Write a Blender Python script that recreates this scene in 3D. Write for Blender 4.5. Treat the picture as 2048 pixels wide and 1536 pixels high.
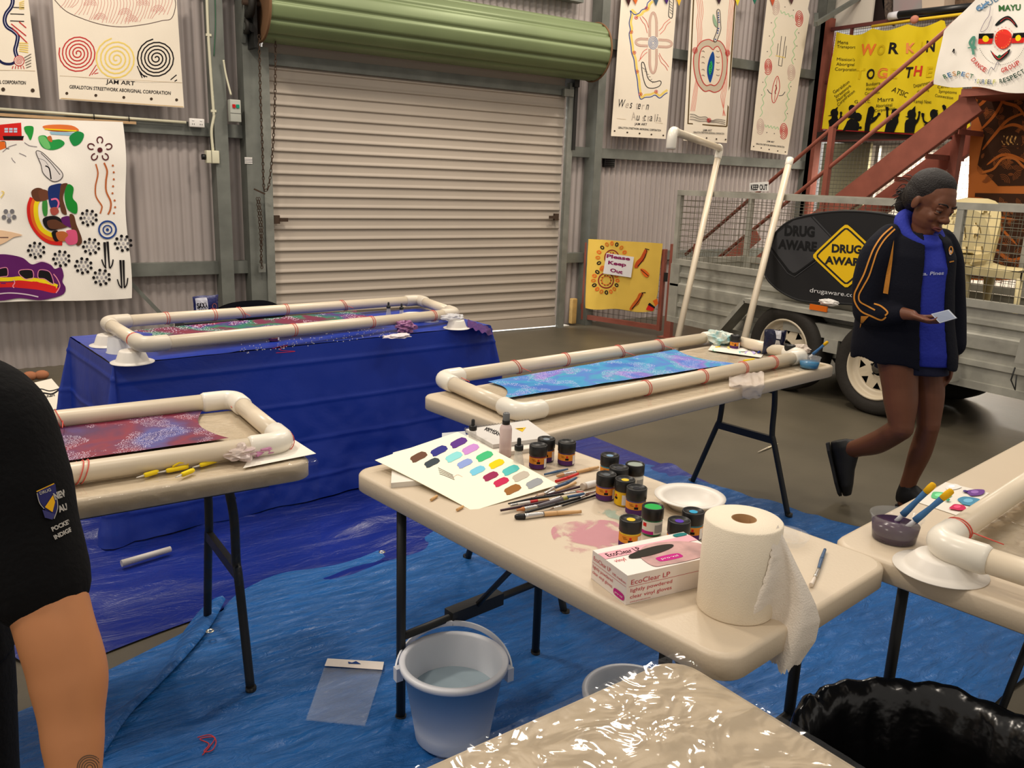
import bpy, bmesh, math, random
from mathutils import Vector, Matrix, noise
from mathutils.geometry import tessellate_polygon
import numpy as np
random.seed(7)
PI=math.pi
scn=bpy.context.scene
COL=scn.collection
for o in list(bpy.data.objects): bpy.data.objects.remove(o)
# ---------------------------------------------------------------- camera
F=1678.0; CAM=Vector((-5.414,-7.133,1.55))
R_=Vector((0.8303928,-0.5560837,0.0349099)); U_=Vector((0.1045305,0.2170413,0.9705483)); FW=Vector((0.5472829,0.8022868,-0.2383640))
cd=bpy.data.cameras.new('camera'); cam=bpy.data.objects.new('camera',cd); COL.objects.link(cam)
cd.sensor_fit='HORIZONTAL'; cd.sensor_width=36; cd.lens=F/2048*36; cd.clip_start=.05; cd.clip_end=200
cam.matrix_world=Matrix(((R_.x,U_.x,-FW.x,CAM.x),(R_.y,U_.y,-FW.y,CAM.y),(R_.z,U_.z,-FW.z,CAM.z),(0,0,0,1)))
scn.camera=cam
scn.view_settings.view_transform='Standard'; scn.view_settings.look='None'
scn.view_settings.gamma=1; scn.view_settings.use_curve_mapping=False
scn.view_settings.exposure=0.0
# ---------------------------------------------------------------- light
w=bpy.data.worlds.new('world'); scn.world=w; w.use_nodes=True
bg=w.node_tree.nodes['Background']; bg.inputs[0].default_value=(1.0,.92,.83,1); bg.inputs[1].default_value=.52
def area(name,loc,rot,sx,sy,power,col=(1,.885,.75)):
    l=bpy.data.lights.new(name,'AREA'); l.shape='RECTANGLE'; l.size=sx; l.size_y=sy; l.energy=power; l.color=col
    o=bpy.data.objects.new(name,l); o.location=loc; o.rotation_euler=rot; COL.objects.link(o); return o
# the shed's ceiling lamps as square areas; one near the back wall added to brighten it
for i,(x,y,e) in enumerate([(-7.2,-5.0,75),(-3.0,-5.0,30),(-.2,-1.75,75),(.2,-5.2,45),(2.4,-2.0,50),(-5.4,-2.3,110),(-2.2,-2.6,70),(-4.6,-8.6,30)]):
    area('ceiling_lamp',(x,y,4.9),(0,0,0),.5,.5,e)
area('office_lamp',(4.75,-1.7,2.1),(0,0,0),.5,1.8,120,(1,.93,.82))
area('outdoor_daylight',(-1.5,1.3,2.4),(math.radians(0),0,0),3,1.5,260,(1,.98,.96))
# ---------------------------------------------------------------- helpers
def hitp(px,py,o,n):
    d=FW+R_*((px-1024)/F)-U_*((py-768)/F); n=Vector(n); o=Vector(o)
    return CAM+d*((o-CAM).dot(n)/d.dot(n))
def at(px,py,z=0.0): return hitp(px,py,(0,0,z),(0,0,1))
def atx(px,py,X): return hitp(px,py,(X,0,0),(1,0,0))
def aty(px,py,Y): return hitp(px,py,(0,Y,0),(0,1,0))
def atv(px,py,P):                       # point on the upright plane through P that faces the camera
    P=Vector(P); n=Vector((P.x-CAM.x,P.y-CAM.y,0)); return hitp(px,py,P,n)
def proj(P):
    d=Vector(P)-CAM; z=d.dot(FW); return (1024+F*d.dot(R_)/z,768-F*d.dot(U_)/z)
def srgb(c):
    c=[x/255 for x in c]; return tuple(((x+.055)/1.055)**2.4 if x>.04045 else x/12.92 for x in c)+(1,)
MATS={}
def mat(name,c,rough=.6,metal=0,spec=.5,bump=None,var=None,alpha=1,trans=0,coat=0,sheen=0,emit=0,ior=1.45,sss=0):
    """bump=(scale,strength,[distance]); var=(scale,amount,[second colour])"""
    if name in MATS: return MATS[name]
    m=bpy.data.materials.new(name); m.use_nodes=True; nt=m.node_tree; N=nt.nodes; L=nt.links; b=N['Principled BSDF']
    col=srgb(c); b.inputs['Base Color'].default_value=col; b.inputs['Roughness'].default_value=rough
    b.inputs['Metallic'].default_value=metal; b.inputs['Specular IOR Level'].default_value=spec; b.inputs['IOR'].default_value=ior
    b.inputs['Alpha'].default_value=alpha; b.inputs['Transmission Weight'].default_value=trans; b.inputs['Coat Weight'].default_value=coat
    b.inputs['Sheen Weight'].default_value=sheen
    if emit: b.inputs['Emission Color'].default_value=col; b.inputs['Emission Strength'].default_value=emit
    if sss: b.inputs['Subsurface Weight'].default_value=sss; b.inputs['Subsurface Radius'].default_value=(.01,.004,.002)
    tc=N.new('ShaderNodeTexCoord')
    if var:
        n=N.new('ShaderNodeTexNoise'); n.inputs['Scale'].default_value=var[0]; n.inputs['Detail'].default_value=5; L.new(tc.outputs['Object'],n.inputs['Vector'])
        r=N.new('ShaderNodeMapRange'); r.inputs[1].default_value=.35; r.inputs[2].default_value=.68; L.new(n.outputs[0],r.inputs[0])
        mx=N.new('ShaderNodeMix'); mx.data_type='RGBA'; mx.inputs[6].default_value=col
        c2=srgb(var[2]) if len(var)>2 else tuple(v*(1-var[1]) for v in col[:3])+(1,)
        mx.inputs[7].default_value=c2; ml=N.new('ShaderNodeMath'); ml.operation='MULTIPLY'; ml.inputs[1].default_value=1 if len(var)<=2 else var[1]
        L.new(r.outputs[0],ml.inputs[0]); L.new(ml.outputs[0],mx.inputs[0]); L.new(mx.outputs[2],b.inputs['Base Color'])
    if bump:
        n=N.new('ShaderNodeTexNoise'); n.inputs['Scale'].default_value=bump[0]; n.inputs['Detail'].default_value=4; L.new(tc.outputs['Object'],n.inputs['Vector'])
        bp=N.new('ShaderNodeBump'); bp.inputs['Strength'].default_value=bump[1]; bp.inputs['Distance'].default_value=bump[2] if len(bump)>2 else .01
        L.new(n.outputs[0],bp.inputs['Height']); L.new(bp.outputs[0],b.inputs['Normal'])
    MATS[name]=m; return m
def pm(*c): return mat('paint_%d_%d_%d'%c,c,rough=.85,spec=.2)
class MB:
    def __init__(s): s.v=[];s.f=[];s.m=[];s.ms=[];s.sm=[]
    def mi(s,m):
        if m not in s.ms: s.ms.append(m)
        return s.ms.index(m)
    def add(s,vs,fs,m,smooth=True):
        k=len(s.v); s.v+= [Vector(v) for v in vs]; i=s.mi(m)
        for f in fs: s.f.append([k+a for a in f]); s.m.append(i); s.sm.append(smooth)
    def box(s,c,size,m,rot=None,bev=0,smooth=False):
        c=Vector(c); hx,hy,hz=[d/2 for d in size]; M=rot if rot is not None else Matrix.Identity(3)
        if bev<=0:
            vs=[c+M@Vector((x*hx,y*hy,z*hz)) for z in(-1,1) for y in(-1,1) for x in(-1,1)]
            s.add(vs,[(0,2,3,1),(4,5,7,6),(0,1,5,4),(2,6,7,3),(0,4,6,2),(1,3,7,5)],m,smooth)
        else:
            b=min(bev,hx*.99,hy*.99,hz*.99); bm=bmesh.new(); bmesh.ops.create_cube(bm,size=1)
            for v in bm.verts: v.co=Vector((v.co.x*hx*2,v.co.y*hy*2,v.co.z*hz*2))
            bmesh.ops.bevel(bm,geom=bm.edges[:],offset=b,segments=3,affect='EDGES',profile=.5)
            bm.verts.index_update(); s.add([c+M@v.co for v in bm.verts],[[v.index for v in f.verts] for f in bm.faces],m,True); bm.free()
    def beam(s,a,b,w,h,m,up=(0,0,1),bev=0):
        a=Vector(a);b=Vector(b);x=(b-a);L=x.length;x.normalize();z=Vector(up);y=z.cross(x)
        if y.length<1e-4: y=Vector((0,1,0)).cross(x)
        y.normalize();z=x.cross(y); s.box((a+b)/2,(L,w,h),m,Matrix((x,y,z)).transposed(),bev)
    def tube(s,pts,r,m,n=12,closed=False,caps=True):
        pts=[Vector(p) for p in pts]; rs=r if hasattr(r,'__len__') else [r]*len(pts); N=len(pts)
        t0=(pts[1]-pts[0]).normalized(); a=Vector((0,0,1)) if abs(t0.z)<.9 else Vector((1,0,0)); u=t0.cross(a).normalized()
        k=len(s.v); i0=s.mi(m); prev=t0
        for i,p in enumerate(pts):
            if closed: t=(pts[(i+1)%N]-pts[i-1]).normalized()
            else: t=(pts[min(i+1,N-1)]-pts[max(i-1,0)]).normalized()
            q=prev.rotation_difference(t); u=q@u; u=(u-t*u.dot(t)).normalized(); v=t.cross(u); prev=t
            for j in range(n):
                an=2*PI*j/n; s.v.append(p+(u*math.cos(an)+v*math.sin(an))*rs[i])
        for i in range(N if closed else N-1):
            for j in range(n):
                a0=k+i*n+j;a1=k+i*n+(j+1)%n;b0=k+((i+1)%N)*n+j;b1=k+((i+1)%N)*n+(j+1)%n
                s.f.append([a0,a1,b1,b0]);s.m.append(i0);s.sm.append(True)
        if caps and not closed:
            s.f.append([k+j for j in reversed(range(n))]);s.m.append(i0);s.sm.append(False)
            s.f.append([k+(N-1)*n+j for j in range(n)]);s.m.append(i0);s.sm.append(False)
    def lathe(s,prof,c,m,n=32,axis=None,sc=(1,1)):
        """prof [(r,h)...]; axis matrix 3x3 (columns x,y,z)"""
        c=Vector(c); M=axis if axis is not None else Matrix.Identity(3); k=len(s.v); i0=s.mi(m)
        for r,h in prof:
            for j in range(n):
                a=2*PI*j/n; s.v.append(c+M@Vector((r*math.cos(a)*sc[0],r*math.sin(a)*sc[1],h)))
        for i in range(len(prof)-1):
            for j in range(n):
                a0=k+i*n+j;a1=k+i*n+(j+1)%n; s.f.append([a0,a1,a1+n,a0+n]);s.m.append(i0);s.sm.append(True)
    def disc(s,c,r,m,n=32,M=None,sc=(1,1)):
        c=Vector(c);M=M or Matrix.Identity(3)
        s.add([c+M@Vector((r*math.cos(2*PI*j/n)*sc[0],r*math.sin(2*PI*j/n)*sc[1],0)) for j in range(n)],[list(range(n))],m,False)
    def grid(s,fn,nu,nv,m,smooth=True,flip=False):
        vs=[fn(i/nu,j/nv) for j in range(nv+1) for i in range(nu+1)]
        fs=[]
        for j in range(nv):
            for i in range(nu):
                a=j*(nu+1)+i; f=(a,a+1,a+nu+2,a+nu+1); fs.append(f[::-1] if flip else f)
        s.add(vs,fs,m,smooth)
    def poly(s,pts,m,h=None):
        """flat polygon, extruded by vector h if given"""
        pts=[Vector(p) for p in pts]; tri=tessellate_polygon([pts]); s.add(pts,tri,m,False)
        if h is not None:
            h=Vector(h);n=len(pts); s.add([p+h for p in pts],[t[::-1] for t in tri],m,False)
            s.add(pts+[p+h for p in pts],[(i,(i+1)%n,(i+1)%n+n,i+n) for i in range(n)],m,False)
    def ball(s,c,r,m,n=16,M=None):
        c=Vector(c); r=r if hasattr(r,'__len__') else (r,r,r); M=M or Matrix.Identity(3); vs=[];fs=[];h=n//2
        for i in range(h+1):
            for j in range(n):
                a=PI*i/h-PI/2;b=2*PI*j/n; vs.append(c+M@Vector((r[0]*math.cos(a)*math.cos(b),r[1]*math.cos(a)*math.sin(b),r[2]*math.sin(a))))
        for i in range(h):
            for j in range(n): fs.append((i*n+j,i*n+(j+1)%n,(i+1)*n+(j+1)%n,(i+1)*n+j))
        s.add(vs,fs,m)
    def build(s,name,parent=None,origin=None,label=None,cat=None,group=None,kind=None,mods=None):
        me=bpy.data.meshes.new(name)
        if origin is None:
            if parent is not None: origin=Vector((0,0,0)) ; pw=wl(parent)
            else:
                xs=[v.x for v in s.v];ys=[v.y for v in s.v];zs=[v.z for v in s.v]; pw=Vector(((min(xs)+max(xs))/2,(min(ys)+max(ys))/2,min(zs)))
        else: pw=Vector(origin)
        me.from_pydata([v-pw for v in s.v],[],s.f)
        for m in s.ms: me.materials.append(m)
        me.polygons.foreach_set('material_index',s.m); me.polygons.foreach_set('use_smooth',s.sm); me.update()
        o=bpy.data.objects.new(name,me); COL.objects.link(o)
        if parent is not None: o.parent=parent
        else: o.location=pw
        tag(o,label,cat,group,kind)
        return o
WL={}
def wl(o):
    p=Vector((0,0,0))
    while o is not None: p=p+o.location; o=o.parent
    return p
def tag(o,label=None,cat=None,group=None,kind=None):
    if label: o['label']=label
    if cat: o['category']=cat
    if group: o['group']=group
    if kind: o['kind']=kind
    return o
def thing(name,loc,label,cat,group=None):
    o=bpy.data.objects.new(name,None); o.empty_display_size=.1; COL.objects.link(o); o.location=loc
    return tag(o,label,cat,group)
def kids(o): return [c for c in bpy.data.objects if c.parent==o]
def dup(root,loc,rz=0,label=None,group=None):
    r=root.copy(); COL.objects.link(r); r.location=loc; r.rotation_euler=(0,0,rz)
    if label: r['label']=label
    if group: r['group']=group
    for ch in kids(root):
        c=ch.copy(); COL.objects.link(c); c.parent=r
        for g in kids(ch):
            d=g.copy(); COL.objects.link(d); d.parent=c
    return r
_tc={}
def textmesh(s,bold=0.0,shear=0.0):
    key=(s,bold,shear)
    if key in _tc: return _tc[key]
    cu=bpy.data.curves.new('t','FONT'); cu.body=s; cu.size=1; cu.offset=bold; cu.shear=shear; cu.resolution_u=3; cu.fill_mode='FRONT'; cu.extrude=0
    o=bpy.data.objects.new('t',cu); COL.objects.link(o); dg=bpy.context.evaluated_depsgraph_get(); me=bpy.data.meshes.new_from_object(o.evaluated_get(dg))
    vs=[(v.co.x,v.co.y) for v in me.vertices]; fs=[list(p.vertices) for p in me.polygons]
    bpy.data.objects.remove(o); bpy.data.curves.remove(cu); bpy.data.meshes.remove(me)
    if vs:
        x0=min(v[0] for v in vs); x1=max(v[0] for v in vs); vs=[((x-x0)/(x1-x0),y) for x,y in vs]
    _tc[key]=(vs,fs); return _tc[key]
class Paint:
    """artwork on a sheet: uv (any 2-D coordinates) -> point via fn, lifted along nrm layer by layer"""
    def __init__(s,mb,fn,nrm,step=.0006,maxe=14):
        s.mb=mb;s.fn=fn;s.n=Vector(nrm).normalized();s.k=2;s.step=step;s.maxe=maxe
    def P(s,x,y): return s.fn(x,y)+s.n*(s.k*s.step)
    def sheet(s,q,nx,ny,m,thick=.003,edge=None):
        (ax,ay),(bx,by),(cx,cy),(dx,dy)=q   # tl,tr,br,bl
        def g(u,v):
            x=(ax*(1-u)+bx*u)*(1-v)+(dx*(1-u)+cx*u)*v; y=(ay*(1-u)+by*u)*(1-v)+(dy*(1-u)+cy*u)*v
            if edge: x,y=edge(x,y,u,v)
            return s.fn(x,y)
        s.g=g
        s.mb.grid(g,nx,ny,m,flip=True); s.mb.grid(lambda u,v:g(u,v)-s.n*thick,nx,ny,m)
        for a in (0,1):
            s.mb.grid(lambda u,v:g(u,a)-s.n*thick*v,nx,1,m); s.mb.grid(lambda u,v:g(a,u)-s.n*thick*v,ny,1,m)
    def fill(s,pts,m,lift=True):
        if lift: s.k+=1
        v=[Vector((p[0],p[1],0)) for p in pts]; tri=[tuple(v[i] for i in t) for t in tessellate_polygon([v])]
        out=[];st=list(tri)
        while st:
            a,b,c=st.pop(); e=[((a-b).length,0),((b-c).length,1),((c-a).length,2)]; L,i=max(e)
            if L>s.maxe and len(out)+len(st)<14000:
                if i==0: m_=(a+b)/2; st+= [(a,m_,c),(m_,b,c)]
                elif i==1: m_=(b+c)/2; st+= [(a,b,m_),(a,m_,c)]
                else: m_=(c+a)/2; st+= [(a,b,m_),(m_,b,c)]
            else: out.append((a,b,c))
        vs=[];fs=[]
        for t in out: fs.append((len(vs),len(vs)+1,len(vs)+2)); vs+=[s.P(q.x,q.y) for q in t]
        s.mb.add(vs,fs,m,False)
    def line(s,pts,w,m,closed=False,lift=False):
        if lift: s.k+=1
        pts=[Vector((p[0],p[1],0)) for p in pts]; 
        if closed: pts=pts+[pts[0]]
        vs=[];N=len(pts)
        for i,p in enumerate(pts):
            a=pts[max(i-1,0)] if not(closed and i==0) else pts[-2]; b=pts[min(i+1,N-1)] if not(closed and i==N-1) else pts[1]
            t=(b-a); t=t.normalized() if t.length>1e-9 else Vector((1,0,0)); n=Vector((-t.y,t.x,0))*(w/2 if not callable(w) else w(i/(N-1))/2)
            vs+=[s.P(*(p+n)[:2]),s.P(*(p-n)[:2])]
        s.mb.add(vs,[(2*i,2*i+1,2*i+3,2*i+2) for i in range(N-1)],m,False)
    def curve(s,pts,w,m,closed=False,sub=6,lift=False): s.line(cr(pts,sub,closed),w,m,closed,lift)
    def blob(s,pts,m,sub=6,lift=True): s.fill(cr(pts,sub,True),m,lift)
    def dot(s,x,y,r,m,ry=None,n=12):
        ry=ry or r; vs=[s.P(x+r*math.cos(2*PI*i/n),y+ry*math.sin(2*PI*i/n)) for i in range(n)]; s.mb.add(vs,[list(range(n))],m,False)
    def ring(s,x,y,r,w,m,ry=None,rot=0,n=28,a0=0,a1=2*PI):
        ry=ry or r; full=abs(a1-a0-2*PI)<1e-6
        s.line([(x+r*math.cos(a)*math.cos(rot)-ry*math.sin(a)*math.sin(rot),y+r*math.cos(a)*math.sin(rot)+ry*math.sin(a)*math.cos(rot)) for a in [a0+(a1-a0)*i/n for i in range(n+(0 if full else 1))]],w,m,closed=full)
    def spiral(s,x,y,r,turns,w,m,ry=None,ph=0,n=18):
        ry=ry or r; N=int(turns*n); s.line([(x+r*(.06+.94*i/N)*math.cos(ph+2*PI*i/n),y+ry*(.06+.94*i/N)*math.sin(ph+2*PI*i/n)) for i in range(N+1)],w,m)
    def text(s,t,x0,y0,x1,y1,h,m,bold=.01,shear=0,up=None):
        """baseline from (x0,y0) to (x1,y1); capital height h"""
        vs,fs=textmesh(t,bold,shear); L=math.hypot(x1-x0,y1-y0); ux,uy=(x1-x0)/L,(y1-y0)/L
        nx,ny=(uy,-ux) if up is None else up; k=h/.72
        s.k+=.5
        s.mb.add([s.P(x0+ux*a*L+nx*b*k,y0+uy*a*L+ny*b*k) for a,b in vs],fs,m,False)
        s.k-=.5
def cr(pts,sub=6,closed=False):
    """Catmull-Rom through 2-D or 3-D points"""
    P=[Vector(p) if len(p)==3 else Vector((p[0],p[1],0)) for p in pts]; N=len(P); out=[]
    rng=range(N) if closed else range(N-1)
    for i in rng:
        a,b,c,d=(P[(i-1)%N],P[i],P[(i+1)%N],P[(i+2)%N]) if closed else (P[max(i-1,0)],P[i],P[i+1],P[min(i+2,N-1)])
        for j in range(sub):
            t=j/sub; out.append(.5*((2*b)+(c-a)*t+(2*a-5*b+4*c-d)*t*t+(3*b-a-3*c+d)*t**3))
    if not closed: out.append(P[-1])
    return out
def arc3(c,u,v,r,a0,a1,n): c=Vector(c); return [c+Vector(u)*r*math.cos(a0+(a1-a0)*i/n)+Vector(v)*r*math.sin(a0+(a1-a0)*i/n) for i in range(n+1)]
def fbm(x,y,z=0,s=1): return noise.fractal(Vector((x*s,y*s,z*s)),1,2,3)
# ---------------------------------------------------------------- materials
galv=mat('galvanised steel',(140,142,134),.55,.35,var=(9,.25),bump=(40,.1))
galv2=mat('painted grey green steel',(120,123,116),.55,.2,var=(5,.3),bump=(30,.1))
clad=mat('zincalume cladding',(176,166,162),.55,.1,var=(1.3,.12))
redst=mat('red oxide steel',(150,84,68),.6,.1,var=(8,.2))
pvc=mat('cream pvc pipe',(222,208,184),.3,0,var=(6,.07)); pvcf=mat('pale pvc fitting',(232,226,212),.28)
white=mat('white plastic',(232,228,222),.35); black=mat('black plastic',(18,18,19),.35); blackm=mat('matt black steel',(30,30,29),.5)
tabm=mat('cream table plastic',(206,190,166),.4,bump=(160,.06),var=(3,.05)); 
rust=mat('rusty chain',(78,62,50),.8,.5); canvasm=mat('cream canvas',(240,229,210),.9,0,.2,bump=(300,.15),var=(2,.05))
# ================================================================ floor and shed walls
mb=MB(); mb.grid(lambda u,v:Vector((-11+20*u,-12+12.4*v,0)),2,2,mat('concrete floor',(96,89,74),.42,0,.4,var=(1.2,.38),bump=(25,.08)))
mb.build('floor',kind='structure',origin=(0,0,0))
def corr(x0,x1,z0,z1,Y,amp=.012,pitch=.0765):
    b=MB(); n=int((x1-x0)/pitch*8); b.grid(lambda u,v:Vector((x0+(x1-x0)*u,Y+.004-amp*2*abs(math.sin(PI*(x0+(x1-x0)*u)/pitch))**.8,z0+(z1-z0)*v)),n,1,clad,flip=True); return b
corr(-9,-3.12,0,5.2,.16).build('wall_back_left',kind='structure')
corr(.02,4.02,0,5.2,.16).build('wall_back_right',kind='structure')
corr(-3.12,.02,2.62,5.2,.16).build('wall_back_top',kind='structure')
# lapped sheet skirts (the lower sheets sit a little proud)
TN=[0]
def trim(b,**k):
    TN[0]+=1; return b.build('trim_%d'%TN[0],kind='structure',**k)
def girt(x0,x1,z,Y=.06,h=.1):
    b=MB(); b.box(((x0+x1)/2,Y,z),(x1-x0,.004,h),galv2); b.box(((x0+x1)/2,Y+.045,z+h/2),(x1-x0,.09,.004),galv2); b.box(((x0+x1)/2,Y+.045,z-h/2),(x1-x0,.09,.004),galv2)
    b.box(((x0+x1)/2,Y+.088,z+h/2-.012),(x1-x0,.004,.024),galv2); trim(b)
for z in (.735,1.84,2.94,4.05):
    girt(-9,-3.27,z); girt(.42,4.0,z)
for z in (.735,1.84): girt(.12,.42,z)
def cchan(x,wd,Y,dep,z1=5.2,m=galv2):
    b=MB(); b.box((x,Y,z1/2),(wd,.005,z1),m); 
    for s_ in(-1,1): b.box((x+s_*(wd/2-.003),Y+dep/2,z1/2),(.006,dep,z1),m)
    trim(b)
cchan(-3.46,.105,-.01,.15)          # slender post with the switch boxes
cchan(-3.20,.14,-.02,.16)           # door column left
cchan(.43,.10,-.02,.16)             # column right of door
cchan(4.02,.16,-.0,.16)
b=MB(); b.beam(aty(262,566,.05),aty(345,652,.05),.006,.03,galv2); trim(b)    # diagonal tie strap of the wall
b=MB(); b.beam(aty(1632,48,-.3),aty(1760,-30,-.3),.05,.05,galv2,up=(0,1,0)); b.beam(aty(1632,48,-.3),aty(1632,30,0),.05,.05,galv2); trim(b)
b=MB(); b.box((-1.5,.05,3.35),(3.3,.1,.16),galv2); trim(b)
b=MB(); b.box((-1.5,.1,2.98),(3.3,.06,.1),galv2); trim(b)
# ---- roller door
def ribs(x0,x1,z0,z1,Y,m):
    b=MB(); pitch=.0925; vs=[];prof=[(0,0),(.003,.010),(.006,.013),(.016,.013),(.030,.003),(.040,.0),(.088,.0)]
    pts=[];z=z0
    while z<z1:
        for dz,dy in prof:
            if z+dz<z1: pts.append((Y-dy,z+dz))
        z+=pitch
    for i,(y,zz) in enumerate(pts): vs+=[(x0,y,zz),(x1,y,zz)]
    b.add(vs,[(2*i,2*i+1,2*i+3,2*i+2) for i in range(len(pts)-1)],m,True); return b
doorm=mat('beige roller door',(178,166,152),.5,.05,var=(.8,.1)); greenm=mat('green roller drum',(118,132,92),.45,.2,var=(2,.12))
door=thing('door_1',(-1.53,0,0),None,None); tag(door,kind='structure')
b=ribs(-3.09,-.01,.03,2.62,.03,doorm); b.box((-1.55,.02,.072),(3.08,.03,.1),doorm); b.box((-2.05,-.005,.013),(2.06,.03,.022),black)
b.box((-1.55,.0,2.42),(3.1,.025,.09),galv2); b.build('curtain',door)
for x,nm in((-3.10,'l'),(.035,'r')):
    b=MB(); b.box((x,-.015,1.25),(.07,.05,2.5),galv); b.build('guide_rail',door)
b=MB(); b.box((.075,-.03,2.2),(.04,.05,.7),blackm); b.box((-.02,-.04,2.4),(.12,.04,.07),galv); b.box((.06,.02,2.52),(.06,.2,.12),blackm); b.build('bracket',door)
# drum: fluted green curtain coil
ax0=aty(548,20,-.16); r_=.27; DZ=2.79; b=MB(); n=66
def drum(u,v):
    a=2*PI*v; rr=r_-.020*max(0,math.cos(a*12))**5
    return Vector((-3.16+3.34*u,-.17+rr*math.cos(a),DZ+rr*math.sin(a)))
b.grid(drum,1,132,greenm,flip=True)
for x in (-3.16,.18): b.add([Vector((x,-.17+.268*math.cos(2*PI*j/40),DZ+.268*math.sin(2*PI*j/40))) for j in range(40)],[list(range(40))],mat('rusty end ring',(120,88,60),.8,.2),False)
b.tube([(-3.17,-.17+.272*math.cos(a),DZ+.272*math.sin(a)) for a in [2*PI*j/40 for j in range(40)]],.012,MATS['rusty end ring'],8,closed=True)
b.tube([(.18,-.17+.272*math.cos(a),DZ+.272*math.sin(a)) for a in [2*PI*j/40 for j in range(40)]],.010,MATS['rusty end ring'],8,closed=True)
b.tube([(-3.3,-.17,DZ),(.36,-.17,DZ)],.02,rust); b.build('curtain_drum',door)
b=MB(); b.box((-3.21,-.08,2.72),(.03,.22,.5),blackm)
for k,(dy,dz,r) in enumerate([(-.17,0,.11),(-.10,-.16,.06),(-.2,.2,.05),(-.05,.1,.05)]):
    M=Matrix(((0,0,1),(0,1,0),(-1,0,0))); b.lathe([(r*.5,-.02),(r,-.02),(r,.02),(r*.5,.02)],(-3.25,dy,DZ+dz),mat('dark winch gear',(46,44,40),.6,.4),20,M)
b.beam((-3.26,-.2,2.98),(-3.26,-.02,2.52),.03,.04,galv2); b.beam((-3.24,-.22,2.6),(-3.24,-.02,2.68),.02,.05,blackm); b.build('winch_gear',door)
b=MB()
def chain(b,pts,r=.0035,l=.036,m=rust):
    P=cr(pts,12); d=0;k=0
    segs=[];acc=0
    last=P[0]
    i=0;cur=P[0].copy();idx=1
    while idx<len(P):
        need=l*.78
        while idx<len(P) and (P[idx]-cur).length<need: need-=0;idx+=1
        if idx>=len(P): break
        t=(P[idx]-cur).normalized(); nxt=cur+t*l*.78; c=(cur+nxt)/2
        s1=Vector((0,1,0)) if k%2 else Vector((1,0,0)); s1=(s1-t*s1.dot(t)).normalized()
        b.tube([c+t*(l*.32*math.cos(a)*1.5)+s1*(.009*math.sin(a)) for a in [2*PI*j/8 for j in range(8)]],r,m,5,closed=True)
        cur=nxt;k+=1
CY=-.23
chain(b,[aty(518,70,CY),aty(521,200,CY),aty(525,300,CY),aty(527,365,CY),aty(530,384,CY),aty(538,370,CY),aty(546,290,CY),aty(550,190,CY),aty(551,60,CY)])
b.build('hand_chain',door)
b=MB(); chain(b,[aty(514,395,-.08),aty(520,460,-.08),aty(524,540,-.08)],.003,.03); chain(b,[aty(518,395,-.09),aty(524,460,-.09),aty(521,530,-.09)],.003,.03)
b.box(aty(524,536,-.06),(.06,.01,.07),galv); b.beam(aty(508,378,-.1),aty(530,388,-.1),.012,.012,rust); b.build('stowed_chain',door)
for px,sx in((553,1),(1112,-1)):
    b=MB(); p=aty(px,439 if sx>0 else 434,-.01); b.box(p,(.05,.03,.07),rust); b.box(p+Vector((sx*.06,-.012,-.002)),(.07,.014,.03),rust); b.build('bolt_latch',door)
b=MB(); b.box((-1.5,.95,.003),(3.4,1.84,.006),mat('outside concrete apron',(226,224,216),.8)); trim(b)
# ---- small wall hardware
cream=mat('cream enclosure',(212,208,182),.4)
t=thing('power_outlet',aty(393,246,.02),'white double power point on the galvanised rail above the painted banner','power outlet')
b=MB(); p=wl(t); b.box(p,(.115,.04,.066),white,bev=.006)
for k in(-.03,.03): b.box(p+Vector((k,-.022,.02)),(.014,.006,.009),pm(240,240,238)); [b.box(p+Vector((k+dx,-.021,-.01)),(.003,.003,.01),pm(60,60,60)) for dx in(-.007,.007)]
b.build('face_plate',t)
t=thing('isolator_switch',aty(424,314,-.0),'cream rotary isolator box at the foot of the vertical conduit','switch box')
p=wl(t); b=MB(); b.box(p,(.1,.07,.1),cream,bev=.006); b.box(p+Vector((-.012,-.037,0)),(.003,.004,.1),pm(120,115,100)); b.build('enclosure',t)
b=MB(); b.lathe([(0,0),(.022,0),(.022,.03),(0,.03)],p+Vector((-.05,0,-.002)),black,16,Matrix(((0,0,-1),(0,1,0),(1,0,0)))); b.build('knob',t)
t=thing('door_controller',aty(469,222,-.07),'grey door control box with a red and a green button','control box')
p=wl(t); b=MB(); b.box(p,(.085,.07,.17),mat('grey enclosure',(176,178,168),.4),bev=.006); b.box(p+Vector((0,-.036,-.018)),(.085,.003,.003),pm(110,110,105)); b.build('enclosure',t)
b=MB(); b.box(p+Vector((-.014,-.038,.035)),(.022,.012,.026),pm(190,30,30)); b.build('red_button',t)
b=MB(); b.box(p+Vector((.016,-.038,.035)),(.022,.012,.026),pm(20,140,110)); b.build('green_button',t)
b=MB(); b.tube(cr([aty(447,120,-.05),aty(452,150,-.05),aty(462,190,-.07)],8),[.008]*17,cream,8); b.build('cable_tail',t)
b=MB(); b.tube(cr([aty(413,-20,-.01),aty(416,60,-.01),aty(421,140,-.01),aty(427,222,-.01),aty(428,232,-.01),aty(423,262,-.01),aty(426,302,-.01)],8),.011,cream,10)
for y in(70,222): b.box(aty(417 if y<100 else 427,y,-.01),(.04,.02,.018),cream)
b.build('conduit',label='cream electrical conduit running down beside the slender steel post',cat='conduit')
b=MB(); b.tube(cr([aty(430,-10,-.02),aty(431,50,-.02),aty(428,112,-.02)],6),.003,pm(60,110,80),6); b.build('green_cable',label='thin green cable hanging down the face of the steel post',cat='cable')
b=MB(); b.tube([aty(-30,216,.02),aty(372,245,.02)],.011,cream,10); 
for x,y in((188,233),(258,237)): b.tube([aty(x,y,.0)+Vector((0,.0,.02)),aty(x,y,.0)-Vector((0,0,.02))],.004,black,6)
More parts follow.
